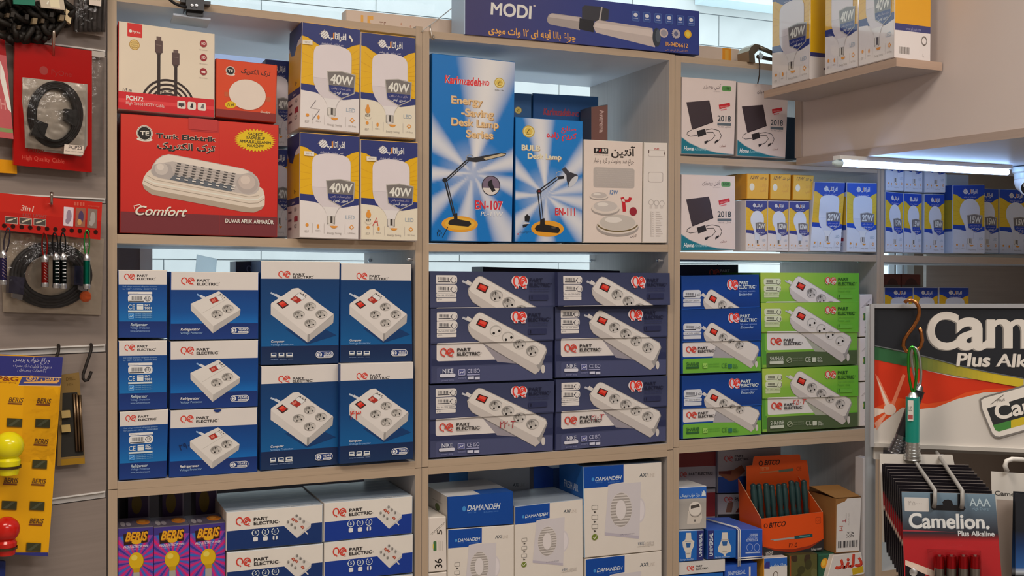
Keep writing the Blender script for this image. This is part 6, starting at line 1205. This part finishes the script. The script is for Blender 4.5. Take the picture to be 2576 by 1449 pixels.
hook('display_hook', 'slim metal hook holding the glossy red pouch', [(133, 140, .0), (134, 138, .03), (135, 92, .058), (135, 80, .060), (136, 76, .058)], .0028, 'b5aaa0')
# empty clear bag behind the pouch
o = tag(bpy.data.objects.new('clear_bag', None), 'empty crumpled clear bag behind the glossy red pouch', 'bag'); COL.objects.link(o); film(o, quad(222, 126, 264, 131, 262, 431, 224, 436), .010, .008)
hd = sslab('bag_header', quad(228, 127, 264, 131, 264, 145, 228, 141), .012, .001, 'a9a39c', 'plastic', o)
# packs at the far left edge
spack('cable_pouch', 'pink and white glossy pouch cut by the left edge beside the red pouch', 'pouch', quad(-40, 90, 12, 100, 34, 350, -30, 342), .034, .006, lambda f: (f.V(*VP_), f.fill('b0565a'), f.fill('8f1a1c', 0, .16), f.poly([(0, 480), (30, 560), (80, 820), (95, 900), (60, 860), (0, 620)], 'd9cfc8'), f.text(0, 860, 'H', 80, 'c98a88', 50, 1), f.fill('7a8a5a', .90, .94)), 'a04448')  # pale sliver is glare painted onto the pouch
spack('cable_pouch', 'orange strip of a pack below the pink pouch at the left edge', 'pouch', quad(-40, 398, 42, 404, 43, 437, -40, 432), .012, .005, lambda f: (f.V(0, 0, 1), f.fill('c98a14')), 'c98a14')
# bundle of black plug cables
bn = empty('cable_bundle', 'tangle of black plug cables in bags at the top of the slat wall', 'cables')
rr = random.Random(5)
for k in range(14):
    g = G(); x0 = rr.uniform(-10, 150); pts = []; ph = rr.uniform(0, 6)
    for i in range(14): t = i/13; pts.append(SP(x0+30*math.sin(ph+t*5)+t*20, -20+t*(118-max(0, x0-90)*.25)+6*math.sin(t*9+ph), .03+.025*rr.random()))
    g.tube(pts, .0055, '17130f', 'rubber', 8); g.build('cable', bn)
for k, (x, y) in enumerate(((20, 38), (68, 42), (88, 52), (108, 52), (130, 36), (156, 44), (48, 68), (32, 36))):
    g = G(); s_ = .6+.12*(k % 3); a = [SP(x+dx*s_, y+dy*s_, .060) for dx, dy in ((-5, -9), (8, -7), (5, 10), (-8, 8))]; g.hexa(a, [p-SN*.012 for p in a], ('463a2c', '2a2622', '77684f')[k % 3], 'gloss'); g.build('plug', bn)
g = G()
for i in range(26):
    a = [rr.uniform(-8, 172), rr.uniform(10, 96)]; r = .010+.010*rr.random(); c = SP(a[0], min(a[1], 104-max(0, a[0]-130)*.5), .026); g.lathe(c-SN*.01, SN, [(0, r), (.012, r*.9), (.02, r*.5), (.022, 0)], '15120f', 'rubber', 9)
g.build('cable_mass', bn)
spack('header_card', 'teal bag header above the black plug cables', 'card', quad(32, -30, 88, -20, 88, 14, 34, 10), .072, .003, lambda f: (f.V(0, 0, 1), f.fill('1f6a56')), '1f6a56', grp='bag headers over the plug cables')
spack('header_card', 'pale cream bag header above the black plug cables', 'card', quad(96, -20, 158, -12, 164, 25, 104, 19), .072, .003, lambda f: (f.V(0, 0, 1), f.fill('b5aa98'), f.fill('cfc6a8', 0, .9, .4, .8), f.line([(118, 10), (122, 2)], 3, 'd9d2c4')), 'b5aa98', grp='bag headers over the plug cables')
g = G(); a = [SP(x, y, .05) for x, y in quad(166, 22, 181, 32, 178, 60, 164, 50)]; g.hexa(a, [p-SN*.01 for p in a], 'c9b48a', 'plastic'); tag(g.build('wall_plug'), 'cream plug end sticking out beside the black plug cables', 'plug')
# braided hose in a bag
hq = quad(183, -40, 265, -32, 263, 93, 185, 80)
ho = spack('hose_pack', 'clear pack of coiled dark braided hose beside the shelf post', 'pack', hq, .012, .002, lambda f: (f.V(0, 0, 1), f.fill('8f8178')), '8f8178')
for i in range(7):
    g = G(); x = 191+i*11.4; g.tube([SP(x+(10 if i > 1 else 4)*t*t*(1 if i > 1 else .3), 80-t*115, .020+.003*math.sin(3*t)) for t in [k/10 for k in range(11)]], .0044, '3a3534', 'rubber', 8); g.build('hose', ho)
film(ho, quad(184, -30, 264, -24, 262, 92, 186, 80), .026, .004)
f = Fc([SP(x, y, .034) for x, y in quad(223, -12, 255, -8, 254, 16, 224, 12)], S100); f.V(0, 0, 1); f.fill('c9bdb2'); f.text(10, 45, 'braided hose', 14, '8a7f78', 80, 0); f.build('label', ho)
# three in one light card with key torches
VC3 = (0, 440, 3.15)
lq = quad(-14, 484, 257, 509, 252, 603, -12, 577)
def d_card3(f):
    f.V(*VC3); f.fill('a8201a'); f.fill('b5281f', 0, .5); f.text(150, 280, '3in1', 42, 'c9b4a8', 110, 1, .2); f.text(165, 325, 'LED LIGHT', 24, '8f4a48', 192, 1, .2)
    for i in range(3): x = 33+i*110; y = 326+i*8; f.rect(x, y, x+98, y+56, 'b9a298'); f.rect(x+4, y+4, x+94, y+52, '4a4440'); f.line([(x+20, y+38), (x+60, y+24)], 12, 'b9b0a0'); f.line([(x+55, y+26), (x+86, y+16)], 5, 'd9d0b0')
    for i, (c1, c2) in enumerate((('c9bcc4', '8a7a8a'), ('8a5a4a', '4a3a5a'), ('7a6a62', '9a9490'))): x = 492+i*98; y = 250+i*8; f.rect(x, y, x+80, y+150, c1, 4); f.ell(x+42, y+75, 22, 50, c2, 12); f.ell(x+30, y+115, 18, 24, 'b58a5a' if i == 1 else c2, 10)
    for i in range(4): f.rect(574+i*24, 212+i*2, 588+i*24, 240+i*2, 'c05a4a')
    f.text(690, 250, 'warning', 16, 'c05a4a', 95, 0)
    for i in range(12): f.ell(28+i*66, 402+i*4.6, 18, 17, '2a0f0c', 14)
lc = spack('light_card', 'red three in one light card with a row of holes', 'card', lq, .040, .0022, d_card3, 'a8201a')
hook('display_hook', 'bent metal hook holding the red light card', [(128, 520, .0), (129, 516, .03), (129, 512, .055), (130, 492, .062), (130, 484, .060)], .0028, 'a8a098')
TO = [(8, 594, 632, 716, '3c3868', 'purple', 26), (113, 606, 643, 722, '8f2420', 'red', 112), (141, 606, 638, 725, '14201f', 'black dotted', 136), (159, 606, 638, 726, '161c1e', 'black second dotted', 158), (218, 600, 640, 727, '0f6a58', 'green', 219)]
for x, yc, y0, y1, col, w, hx in TO:
    off = .060; e = tag(bpy.data.objects.new('key_torch', None), {'purple': 'small purple key torch at the left end of the red card', 'red': 'small red key torch beside the black ones on the red card', 'black dotted': 'small black dotted key torch next to the red one', 'black second dotted': 'small black dotted key torch, second from the red one', 'green': 'small green key torch at the right end of the red card'}[w], 'torch', 'key torches on the red card'); COL.objects.link(e)
    a, b = SP(x, y0, off), SP(x, y1, off); L = (a-b).length; r = .0062; ax = b-a
    g = G(); g.lathe(a, ax, [(.004, .0), (.004, r), (L*.88, r), (L*.88, r*.5)], col, 'metal', 18)
    for k in range(8):
        for t in (.2, .5, .8):
            if 'black' in w: g.lathe(a+ax*(.05+.1*k)+SN*(r*.97)+SU*((t-.5)*r*1.2), SN, [(0, .0011), (.0006, .0008), (.0007, 0)], 'c9ccd0', 'plastic', 8)
            elif w in ('red', 'purple'): g.tube([a+ax*(.08+.09*k)+SN*(r*.9)+SU*(-r*.6), a+ax*(.13+.09*k)+SN*(r*1.02), a+ax*(.18+.09*k)+SN*(r*.9)+SU*(r*.6)], .0006, 'c9b4b4', 'metal', 5)
    g.build('barrel', e)
    g = G(); g.lathe(a, ax, [(L*.86, r*1.02), (L*.90, r*1.08), (L*.97, r*1.08), (L, r*.9), (L, 0)], 'b9bcc0', 'metal', 18); g.build('head', e)
    g = G(); g.lathe(a, ax, [(-.002, .002), (.004, r*1.02), (.010, r*1.02), (.012, r)], 'b9bcc0', 'metal', 18); g.build('cap', e)
    g = G(); c = {'green': '3a9a4a', 'red': '9a2420', 'purple': '4a4450'}.get(w, '2a2c2e'); pts = []
    for i in range(20):
        t = 2*math.pi*i/20; pts.append(SP((x+hx)/2+ (hx-x)*.25*-math.sin(t) + 6.5*math.cos(t), (yc-18+y0)/2+(y0-yc+24)/2*math.sin(t), off-.004+.002*math.cos(t)))
    g.tube(pts, .0014, c, 'metal', 8, True); g.build('carabiner', e)
# clear bag of monitor cable
bq = quad(2, 585, 262, 600, 254, 792, 8, 785)
bg_ = tag(bpy.data.objects.new('cable_bag', None), 'clear bag with a coiled black monitor cable behind the key torches', 'bag'); COL.objects.link(bg_)
g = G(); a = [SP(x, y, .006) for x, y in bq]; g.hexa(a, [p-SN*.002 for p in a], 'b5a898', 'mirror_film'); g.build('silver_lining', bg_)
g = G()
for k in range(4):
    pts = [SP(128+(98-k*9)*math.cos(2*math.pi*i/44), 692+(78-k*7)*math.sin(2*math.pi*i/44), .013+.003*k+.003*math.sin(2*math.pi*i/44*3+k)) for i in range(44)]; g.tube(pts, .0048, '1e1c1e', 'rubber', 8, True)
g.build('cable', bg_)
for q, c in ((quad(24, 694, 62, 698, 60, 742, 22, 736), '2a2840'), (quad(188, 668, 226, 672, 222, 722, 186, 716), '24233c')):
    g = G(); a = [SP(x, y, .034) for x, y in q]; g.hexa(a, [p-SN*.016 for p in a], c, 'plastic'); a = [SP(x, y, .031) for x, y in ((q[3][0]+10, q[3][1]), (q[2][0]-2, q[2][1]), (q[2][0]-4, q[2][1]+14), (q[3][0]+10, q[3][1]+12))]; g.hexa(a, [p-SN*.010 for p in a], '8a8a90', 'metal'); g.build('connector', bg_)
g = G(); g.lathe(SP(214, 746, .030), SN, [(0, .011), (.004, .011), (.006, .009), (.006, 0)], 'c8541a', 'plastic', 18); g.build('tag_disc', bg_)
film(bg_, quad(2, 605, 262, 612, 256, 790, 6, 784), .036, .012, 'plastic_film', 10, 10)
# black hooks
BHK = lambda x, y: [(x+12, y-6, .004), (x+13, y-2, .012), (x+12, y+10, .016), (x-2, y+52, .018), (x-8, y+70, .020), (x-8, y+80, .022), (x-3, y+86, .024), (x+4, y+84, .025), (x+9, y+74, .026), (x+13, y+62, .026)]
hook('display_hook', 'empty black wire hook hanging from the rail beside the post', BHK(217, 872), .0030, '1a1411', 'rubber', 'black wire hooks')
hook('display_hook', 'black wire hook behind the yellow night light display', BHK(135, 874), .0030, '1a1411', 'rubber', 'black wire hooks')
# yellow night light display
yq = quad(-64, 888, 158, 899, 121, 1399, -98, 1388)
def d_yel(f):
    f.V(0, 850, 2.42); f.fill('d59a08'); f.poly([(-300, 100), (385, 118), (384, 150), (378, 240), (-300, 222)], '2c2f72')
    f.poly([(-300, 228), (128, 236), (105, 290), (-300, 285)], 'd59a08'); f.poly([(128, 236), (378, 244), (366, 292), (105, 288)], '3a3f78'); f.line([(-300, 228), (380, 244)], 3, 'c9b49a'); f.line([(104, 290), (366, 294)], 3, 'c9b49a')
    f.text(300, 150, ar('چراغ خواب پریس'), 26, 'b5b4c6', 226, 0, .15, 'r'); f.text(312, 186, ar('متنوع / با قابلیت / کم مصرف'), 18, 'a9a8bc', 240, 0, .1, 'r'); f.text(276, 208, ar('( با ضمانت پریس برق )'), 17, 'a9a8bc', 178, 0, .1, 'r')
    f.text(-30, 258, 'P&G', 26, '7a3a1c', 136, 2); f.text(-20, 272, 'electric lighting', 9, '8a5a1c', 110, 0); f.text(362, 262, ar('پریس برق'), 26, 'd9a05a', 210, 2, .1, 'r'); f.poly([(140, 268), (355, 262), (345, 278), (132, 276)], 'd9a05a')
    for x, y in ((42, 390), (-140, 384), (215, 396), (200, 642), (-150, 634), (12, 880), (185, 884), (170, 1126), (-10, 1122), (-170, 1116)):
        f.text(x, y, 'BERIS', 28, '5a3a1e', 88, 1, .2); f.rect(x-2, y+6, x+84, y+14, '6a3a20'); f.ell(x+2, y+10, 4, 4, '6a3a20', 8); f.line([(x+2, y+4), (x+86, y+6)], 2, '8a6a3a')
    for x, y in ((34, 488), (208, 492), (-140, 484), (190, 742), (-150, 736), (2, 990), (174, 994), (-170, 984), (153, 1244), (-30, 1238), (-180, 1232)):
        f.rect(x, y, x+94, y+54, '5a4210', 3); f.rect(x+3, y+3, x+91, y+51, '35351f', 3); f.poly([(x+6, y+46), (x+60, y+8), (x+84, y+8), (x+30, y+48)], '454836')
    f.poly([(-330, 1305), (290, 1305), (290, 1330), (-330, 1330)], '2c2f72')
yb = spack('bulb_display', 'yellow and blue hanging display of small coloured night lights', 'display card', yq, .050, .014, d_yel, '2c3478', 'card')
film(yb, quad(60, 970, 153, 974, 135, 1170, 52, 1160), .0505, .003, 'plastic_film', 5, 6, 'tape')
def nbulb(x, y, lab, col, r, base=1):
    e = tag(bpy.data.objects.new('night_bulb', None), lab, 'bulb', 'coloured night lights on the yellow display'); COL.objects.link(e)
    c = SP(x, y, .085); g = G(); prof = [(-math.cos(t)*r, math.sin(t)*r) for t in [math.pi*i/14 for i in range(15)]]; ax = Vector((0, 0, -1)); g.lathe(c, ax, prof[:12]+[(r*1.0, r*.78), (r*1.35, r*.74)], col, 'gloss', 28); g.build('globe', e)
    g = G(); g.lathe(c+ax*r*1.35, ax, [(0, r*.80), (r*.18, r*.80), (r*.2, r*.7), (r*.62, r*.62), (r*.64, 0)], [ '3a2a14', col, col, '1a1814'], 'gloss', 24); g.build('holder', e)
    g = G(); a = c+ax*r*1.5; g.tube([a-SN*.001, a-SN*.032], r*.4, '1a1814', 'rubber', 12); g.build('stem', e)
nbulb(22, 1122, 'yellow round night light on the yellow display', 'd9c80a', .026)
nbulb(16, 1332, 'red round night light below the yellow one', 'b5180e', .023)
spack('blue_pack', 'plain blue pack cut by the bottom corner below the yellow display', 'pack', quad(-120, 1408, 14, 1412, 10, 1560, -120, 1560), .020, .012, lambda f: (f.V(0, 0, 1), f.fill('1b2c6c')), '1b2c6c', 'card')
# drill bit pack
dq = quad(150, 944, 199, 937, 214, 1166, 144, 1172)
db = spack('drill_pack', 'brown card pack of drill bits behind the yellow display', 'pack', dq, .018, .004, lambda f: (f.V(0, 850, 2.42), f.fill('7a6238'), f.poly([(380, 336), (470, 330), (510, 715), (370, 728)], '2c2a26'), f.poly([(372, 740), (515, 728), (515, 780), (372, 785)], '8f6c1c'), f.text(400, 262, 'DRILL', 20, '5a4420', 70, 1), f.text(408, 292, 'HSS', 14, '5a4420', 44, 0)), '7a6238', 'matte')
g = G()
for i in range(3): g.tube([SP(186+i*7.5, 990+i*2, .021), SP(193+i*7, 1135, .021)], .0028, '6a5844', 'metal', 8)
g.build('drill_bit', db)
g = G()
for y in (1042, 1078): a = [SP(x, yy, .026) for x, yy in quad(154, y-8, 176, y-10, 178, y+8, 156, y+10)]; g.hexa(a, [p-SN*.006 for p in a], 'a8905a', 'plastic')
g.build('clip', db)
# ================================================================ the battery stand in front on the right
ta = math.radians(14); NU = (CR*math.cos(ta)-_F*math.sin(ta)); NU.z = 0; NU.normalize(); NN = NU.cross(Vector((0, 0, 1))); NO = PD(2193, 768, 1.28)
def NP(px, py, off=0.0): return PP(px, py, NO+NN*off, NN)
def nslab(name, pts, off, th, col, m, parent=None):
    g = G(); a = [NP(x, y, off) for x, y in pts]; g.hexa(a, [p-NN*th for p in a], col, m); return g.build(name, parent)
st = empty('battery_stand', 'grey metal battery stand with a black and red header sign', 'display stand')
sq = quad(2201, 772, 2640, 774, 2640, 1134, 2199, 1116)
def d_sign(f):
    f.V(*VU); f.fill('bfbab4')
    f.poly([(130, 760), (340, 815), (500, 870), (700, 915), (1143, 950), (1400, 960), (1400, 1000), (1143, 975), (880, 985), (700, 1030), (560, 1085), (420, 1100), (330, 1085), (130, 1230)], 'c8481e')
    f.poly([(130, 700), (340, 780), (500, 840), (700, 885), (1143, 930), (1143, 950), (900, 962), (760, 985), (640, 1040), (500, 1062), (300, 1020), (130, 1090)], 'bb2f14')
    for pts, c in (([(138, 860), (160, 880), (262, 1090), (215, 1110)], 'd0765a'), ([(148, 880), (250, 1090), (222, 1104)], 'd9c0b2'), ([(134, 1090), (240, 1100), (134, 1150)], 'd9c0b2'), ([(134, 1190), (240, 1100), (150, 1240)], 'd0937c'), ([(330, 860), (350, 870), (262, 1100), (236, 1096)], 'd0765a')): f.poly(pts, c)
    f.ell(240, 1100, 44, 40, 'c9b8ac', 18)
    n = 30; up = lambda x: 668+(x-130)*.232-((x-130)/1013)**2*16; lw = lambda x: 762+(x-130)*.205-((x-130)/1013)**2*18
    for i in range(n): x0, x1 = 130+i*1013/n, 130+(i+1)*1013/n; f.poly([(x0, up(x0)), (x0, lw(x0)), (x1, lw(x1)), (x1, up(x1))], mixc('2a5a38', 'b9a428', min(1, max(0, (i-6)/18))))
    f.poly([(120, 380), (1400, 380), (1400, 925), (1143, 890), (900, 845), (700, 800), (500, 745), (300, 700), (130, 668)], '1e2127'); f.line([(130, 668), (300, 700), (500, 745), (700, 800), (900, 845), (1143, 890)], 7, '5a6062')
    for dx, c in ((9, '7d7974'), (0, 'c6c1ba')):
        for ch, x, w, h in (('C', 492, 226, 236), ('a', 696, 200, 292), ('m', 884, 318, 292), ('elion', 1200, 600, 250)): f.text(x-dx, 684+dx*.6, ch, h, c, w, 2)
    for dx, c in ((4, '77736e'), (0, 'c9c4bd')): f.text(690-dx, 803+dx*.6, 'Plus Alkaline', 84, c, 735, 2, .12)
    f.poly([(850, 1030), (880, 1012), (1143, 935), (1420, 850), (1420, 1180), (1143, 1250), (990, 1295), (955, 1292), (930, 1270), (860, 1100)], '6f6b68'); f.poly([(862, 1038), (885, 1022), (1143, 948), (1420, 865), (1420, 1168), (1143, 1238), (985, 1282), (958, 1278), (938, 1260), (872, 1100)], 'cfcac3'); f.poly([(900, 1092), (1143, 1018), (1420, 935), (1420, 1120), (1143, 1195), (985, 1240), (955, 1238)], '2a2c2e')
    f.poly([(940, 1205), (1143, 1148), (1420, 1070), (1420, 1125), (1143, 1200), (980, 1248), (958, 1240)], '3f7a3a'); f.poly([(1060, 1172), (1420, 1072), (1420, 1125), (1060, 1224)], 'b9a428'); f.text(962, 1170, 'Camelion', 100, 'd3cec6', 640, 2, rot=-15); f.line([(925, 1065), (1010, 1000)], 4, '5a5652'); f.text(965, 1052, 'Plus', 22, '6a6662', 60, 0, rot=-15)
g = G(); a = [NP(x, y, .0) for x, y in sq]; g.hexa(a, [p-NN*.012 for p in a], 'b9b5ae', 'paint'); sg = g.build('header_sign', st); f = Fc(a, sq, m='card'); d_sign(f); f.build('sign_print', sg)
nslab('frame_bar', quad(2190, 765, 2660, 765, 2660, 775, 2190, 775), .004, .016, '8f9094', 'paint', st); nslab('frame_bar', quad(2190, 1114, 2660, 1132, 2660, 1142, 2190, 1124), .004, .016, 'aaa6a0', 'paint', st); nslab('frame_bar', quad(2190, 765, 2200, 765, 2199, 1124, 2189, 1124), .005, .016, '8f9094', 'paint', st)
g = G(); g.tube([NP(2191, 770, -.02), NP(2189, 1100, -.02), NP(2186, 2400, -.02)], .0062, '8d949c', 'paint', 14); g.build('post', st)
nslab('cross_bar', quad(2199, 1122, 2222, 1123, 2221, 1156, 2198, 1155), -.004, .012, 'b5b1ab', 'paint', st); nslab('cross_bar', quad(2222, 1150, 2376, 1146, 2376, 1160, 2222, 1162), -.006, .010, '9a968f', 'paint', st)
nslab('cross_bar', quad(2222, 1124, 2660, 1140, 2660, 1150, 2222, 1132), -.03, .010, '77736e', 'paint', st)
# battery cards, one behind another on a double wire hook
FOFF = .150; NCARD = 10; STEP = .0115
fq = quad(2268, 1237, 2503, 1243, 2522, 1480, 2276, 1482)
fw = [NP(x, y, FOFF) for x, y in fq]
def d_batt(f):
    f.V(*VV); f.grad([(0, '6e8698'), (.12, '5a6f80'), (.3, '414a56'), (.42, '2a2a32'), (.46, '6a2226'), (.5, 'a8242a'), (1, 'a01e24')])
    f.poly([(470, 990), (900, 1010), (1000, 1018), (470, 1006)], '9a3a44'); f.poly([(500, 1290), (620, 1330), (900, 1440), (900, 1500), (500, 1360)], 'cfb9aa'); f.poly([(500, 1340), (700, 1430), (700, 1600), (500, 1600)], '14121a')
    f.rect(490, 670, 737, 806, 'c2bfbc', 8); f.text(525, 750, ar('۴۵۰۰۰'), 44, 'a09c9a', 150, 0, .1)
    f.poly([(748, 630), (810, 632), (812, 750), (880, 742), (870, 720), (890, 695), (930, 692), (965, 705), (975, 745), (1020, 752), (1020, 640), (1080, 640), (1082, 752), (1100, 780), (1080, 806), (780, 796), (752, 770)], '17181c')
    f.text(1140, 758, 'AAA', 78, 'a9bcc6', 206, 1); f.text(1160, 796, 'High Energy', 26, '87a4b8', 178, 0)
    for dx, c in ((5, '7d8a94'), (0, 'd0d3d6')): f.text(535-dx, 968+dx, 'Camelion.', 138, c, 810, 2)
    f.text(1022, 1052, 'Plus Alkaline', 50, 'c2c6c9', 362, 2)
def d_edge(f): f.V(*VV); f.grad([(0, '17151a'), (.34, '17151a'), (.4, '8f1c22'), (.52, '8f1c22'), (.56, 'c9b4a8'), (.60, '17121a'), (1, '14121a')])
dz = (NP(2204, 1180, FOFF-.115)-NP(2268, 1237, FOFF))
for k in range(NCARD):
    sh = -NN*(STEP*k)+ (Vector((0, 0, 1))*.0013*k) - NU*.0010*k
    e = tag(bpy.data.objects.new('battery_card', None), 'front battery card with four red cells and a white price sticker' if k == 0 else 'dark red battery card hanging behind the front one on the wire hook', 'battery card', 'battery cards on the double hook'); COL.objects.link(e)
    a = [p+sh for p in fw]; g = G(); g.hexa(a, [p-NN*.0012 for p in a], {'body': '77706c', 'front': '1a181c'}, 'card'); g.build('card', e)
    ins = [a[0]*.992+a[1]*.008, a[1]*.992+a[0]*.008, a[2], a[3]]
    f = Fc(ins if k else a, fq, m='gloss'); (d_batt if k == 0 else d_edge)(f); f.build('front_panel', e)
    if k < 1:
        for i, x in enumerate((838, 955, 1075, 1190)):
            p0 = NP(2150+x/3.927, 1080+1245/3.927, FOFF+.006)+sh; g = G(); g.lathe(p0, (0, 0, -1), [(-.0008, 0), (-.0008, .0018), (.0004, .0018), (.0004, .0050), (.0128, .0052), (.0445, .0052), (.0445, 0)], ['b9b4b0', 'b9b4b0', '9a2228', 'b3232a', '8f8a86', '3a3434'], 'metal', 18); g.build('cell', e)
    if k == 0:
        g = G(); q4 = [NP(2150+x/3.927, 1080+y/3.927, FOFF+.013) for x, y in ((725, 1190), (1235, 1205), (1245, 1600), (735, 1600))]; b4 = [NP(2150+x/3.927, 1080+y/3.927, FOFF+.001) for x, y in ((712, 1180), (1248, 1196), (1258, 1600), (722, 1600))]; g.hexa(q4, b4, 'ffffff', 'tape'); g.build('blister', e)
sh = -NN*(STEP*NCARD+.004)+Vector((0, 0, 1))*.020-NU*.012; a = [p+sh for p in fw]; a[1] = a[1]-NU*.012
g = G(); g.hexa(a, [p-NN*.0012 for p in a], 'c5c1ba', 'card'); e = g.build('battery_card'); tag(e, 'white topped card hanging last behind the dark battery cards', 'battery card')
f = Fc([a[0]+(a[3]-a[0])*.115+NU*.002, a[1]+(a[2]-a[1])*.13-NU*.02, a[2], a[3]+NU*.002], fq, m='gloss'); d_edge(f); f.build('front_panel', e)
for lab, pts in (('left prong of the double wire hook through the front battery card', ((2294, 1150, .01), (2352, 1234, FOFF+.003), (2352, 1262, FOFF+.006), (2350, 1276, FOFF+.004))), ('right prong of the double wire hook through the front battery card', ((2356, 1138, .01), (2421, 1236, FOFF+.003), (2421, 1266, FOFF+.006), (2419, 1278, FOFF+.004)))):
    g = G(); g.tube([NP(*p) for p in pts], .0022, '7a7875', 'paint', 10); tag(g.build('wire_hook'), lab, 'hook', 'prongs of the double wire hook')
g = G(); g.lathe(NP(2297, 1438, FOFF+.001), NN, [(0, .004), (.003, .004), (.004, .002), (.004, 0)], 'c9ccd0', 'metal', 14); tag(g.build('snap_stud'), 'small bright metal stud at the lower corner of the front battery card', 'stud')
# second row at the right edge
rq2 = quad(2493, 1186, 2640, 1196, 2640, 1480, 2500, 1470)
def d_rc(f): f.V(*VV); f.fill('c5c1ba'); f.text(1380, 650, 'Camelion', 44, '3a3836', 330, 1); f.rect(1400, 690, 1800, 1600, '9a8d84')
g = G(); a = [NP(x, y, .04) for x, y in rq2]; g.hexa(a, [p-NN*.0012 for p in a], 'c5c1ba', 'card'); e = g.build('battery_card'); tag(e, 'white topped battery card at the right edge of the stand', 'battery card'); f = Fc(a, rq2); d_rc(f); f.build('front_panel', e)
for k, off in enumerate((.062, .075)):
    q2 = [(2549-k*6+k*12, 1236+k*6), (2660, 1242+k*6), (2660, 1500), (2544+k*10, 1500)]; g = G(); a = [NP(x, y, off) for x, y in q2]; g.hexa(a, [p-NN*.0012 for p in a], '1a1a20', 'card'); e = g.build('battery_card'); tag(e, ('black and blue battery card at the right edge, behind its twin', 'black and blue battery card at the right edge, in front')[k], 'battery card', 'black and blue battery cards'); f = Fc(a, q2); f.V(0, 0, 1); f.grad([(0, '22242a'), (.36, '1c2028'), (.5, '17335f'), (.72, '2a5a9a'), (.76, 'b9c2cc'), (.8, '17181e'), (1, '17181e')]); f.build('front_panel', e)
g = G(); g.tube([NP(x, y, o) for x, y, o in ((2534, 1186, .045), (2528, 1172, .045), (2532, 1160, .044), (2546, 1155, .04), (2570, 1156, .03), (2600, 1160, .01))], .0026, 'b5b2ac', 'paint', 10); tag(g.build('wire_hook'), 'looped grey wire hook above the white topped card at the right edge', 'hook')
# copper S hook with torches in front of the sign
g = G(); g.tube([NP(x, y, .012+.004*(i > 1)) for i, (x, y) in enumerate(((2276, 762), (2280, 757), (2292, 755), (2304, 760), (2311, 772), (2313, 786), (2309, 802), (2298, 822), (2284, 840), (2274, 856), (2272, 870), (2279, 882), (2292, 888), (2306, 884), (2316, 872), (2320, 856), (2318, 838), (2313, 824)))], .0022, 'a0673c', 'metal', 12); tag(g.build('wire_hook'), 'copper coloured S hook hung on the top edge of the sign', 'hook')
def ptorch(lab, top, bot, off, col, hc, r, cc):
    e = tag(bpy.data.objects.new('key_torch', None), lab, 'torch', 'torches on the copper hook'); COL.objects.link(e)
    a, b = NP(*top, off), NP(*bot, off); ax = b-a; L = ax.length; g = G(); g.lathe(a, ax, [(L*.08, 0), (L*.08, r), (L*.74, r), (L*.74, r*.6)], col, 'plastic', 22); g.build('barrel', e)
    g = G(); g.lathe(a, ax, [(0, .001), (L*.02, r*.5), (L*.09, r*.9), (L*.10, r)], hc, 'metal', 20); g.build('cap', e); g = G()
    pr = [(L*.74, r*1.0)]
    for k in range(5): pr += [(L*(.76+.045*k), r*(1.02+.07*k)), (L*(.785+.045*k), r*(1.02+.07*k)), (L*(.79+.045*k), r*(.94+.07*k)), (L*(.80+.045*k), r*(.94+.07*k))]
    pr += [(L, r*1.3), (L, r*1.1)]
    g.lathe(a, ax, pr, hc, 'metal', 24); g.lathe(a, ax, [(L, r*1.1), (L*.99, 0)], '3a7a4a', 'plastic', 20); g.build('head', e)
    if col == '0f7a6c':
        f = Fc([a+ax*.12+NN*(r*1.02)-NU*(r*.8), a+ax*.12+NN*(r*1.02), a+ax*.42+NN*(r*1.02), a+ax*.42+NN*(r*1.02)-NU*(r*.8)], S100); f.V(0, 0, 1); f.fill('c2beb6'); f.rect(10, 70, 90, 92, '9a4a48'); f.text(12, 50, 'LED', 20, '5a5652', 70, 0); f.build('label', e)
    g = G(); c = (NP(cc[0], cc[1], off), NP(cc[2], cc[3], off)); up = (c[0]-c[1]); w = NU*.0044; pts = []
    for i in range(24): t = 2*math.pi*i/24; pts.append((c[0]+c[1])/2+up*.5*math.sin(t)+w*math.cos(t)*(1+.25*math.sin(t)))
    g.tube(pts, .0016, cc[4], 'metal', 8, True); g.build('carabiner', e)
ptorch('teal key torch with a silver head on the copper S hook', (2296, 985), (2295, 1156), .030, '0f7a6c', 'b9bcbc', .0076, (2294, 872, 2297, 986, '3f9a3c'))
ptorch('black key torch hanging tilted behind the teal one', (2316, 968), (2252, 1140), .020, '1c1c20', '7d7f84', .0070, (2300, 874, 2312, 972, 'b9bcc0'))
# ================================================================ words for parts that look unlike the rest of their thing
for o in bpy.data.objects:
    t = {'sticker': 'small cream sticker', 'clear_tape': 'strip of clear tape', 'torn_patch': 'torn white patch', 'label': 'white printed label', 'diffuser': 'glowing white tube', 'lens': 'dark round lens', 'carabiner': 'coloured metal carabiner loop',
         'silver_lining': 'crinkled silver lining', 'clear_window': 'clear plastic window', 'plastic_film': 'crumpled clear plastic', 'blister': 'clear plastic blister', 'cell': 'red and grey battery cell', 'header_card': 'orange printed header card', 'tag_disc': 'orange plastic disc'}.get(o.name.split('.')[0])
    if t and o.parent is not None: o['label'] = t
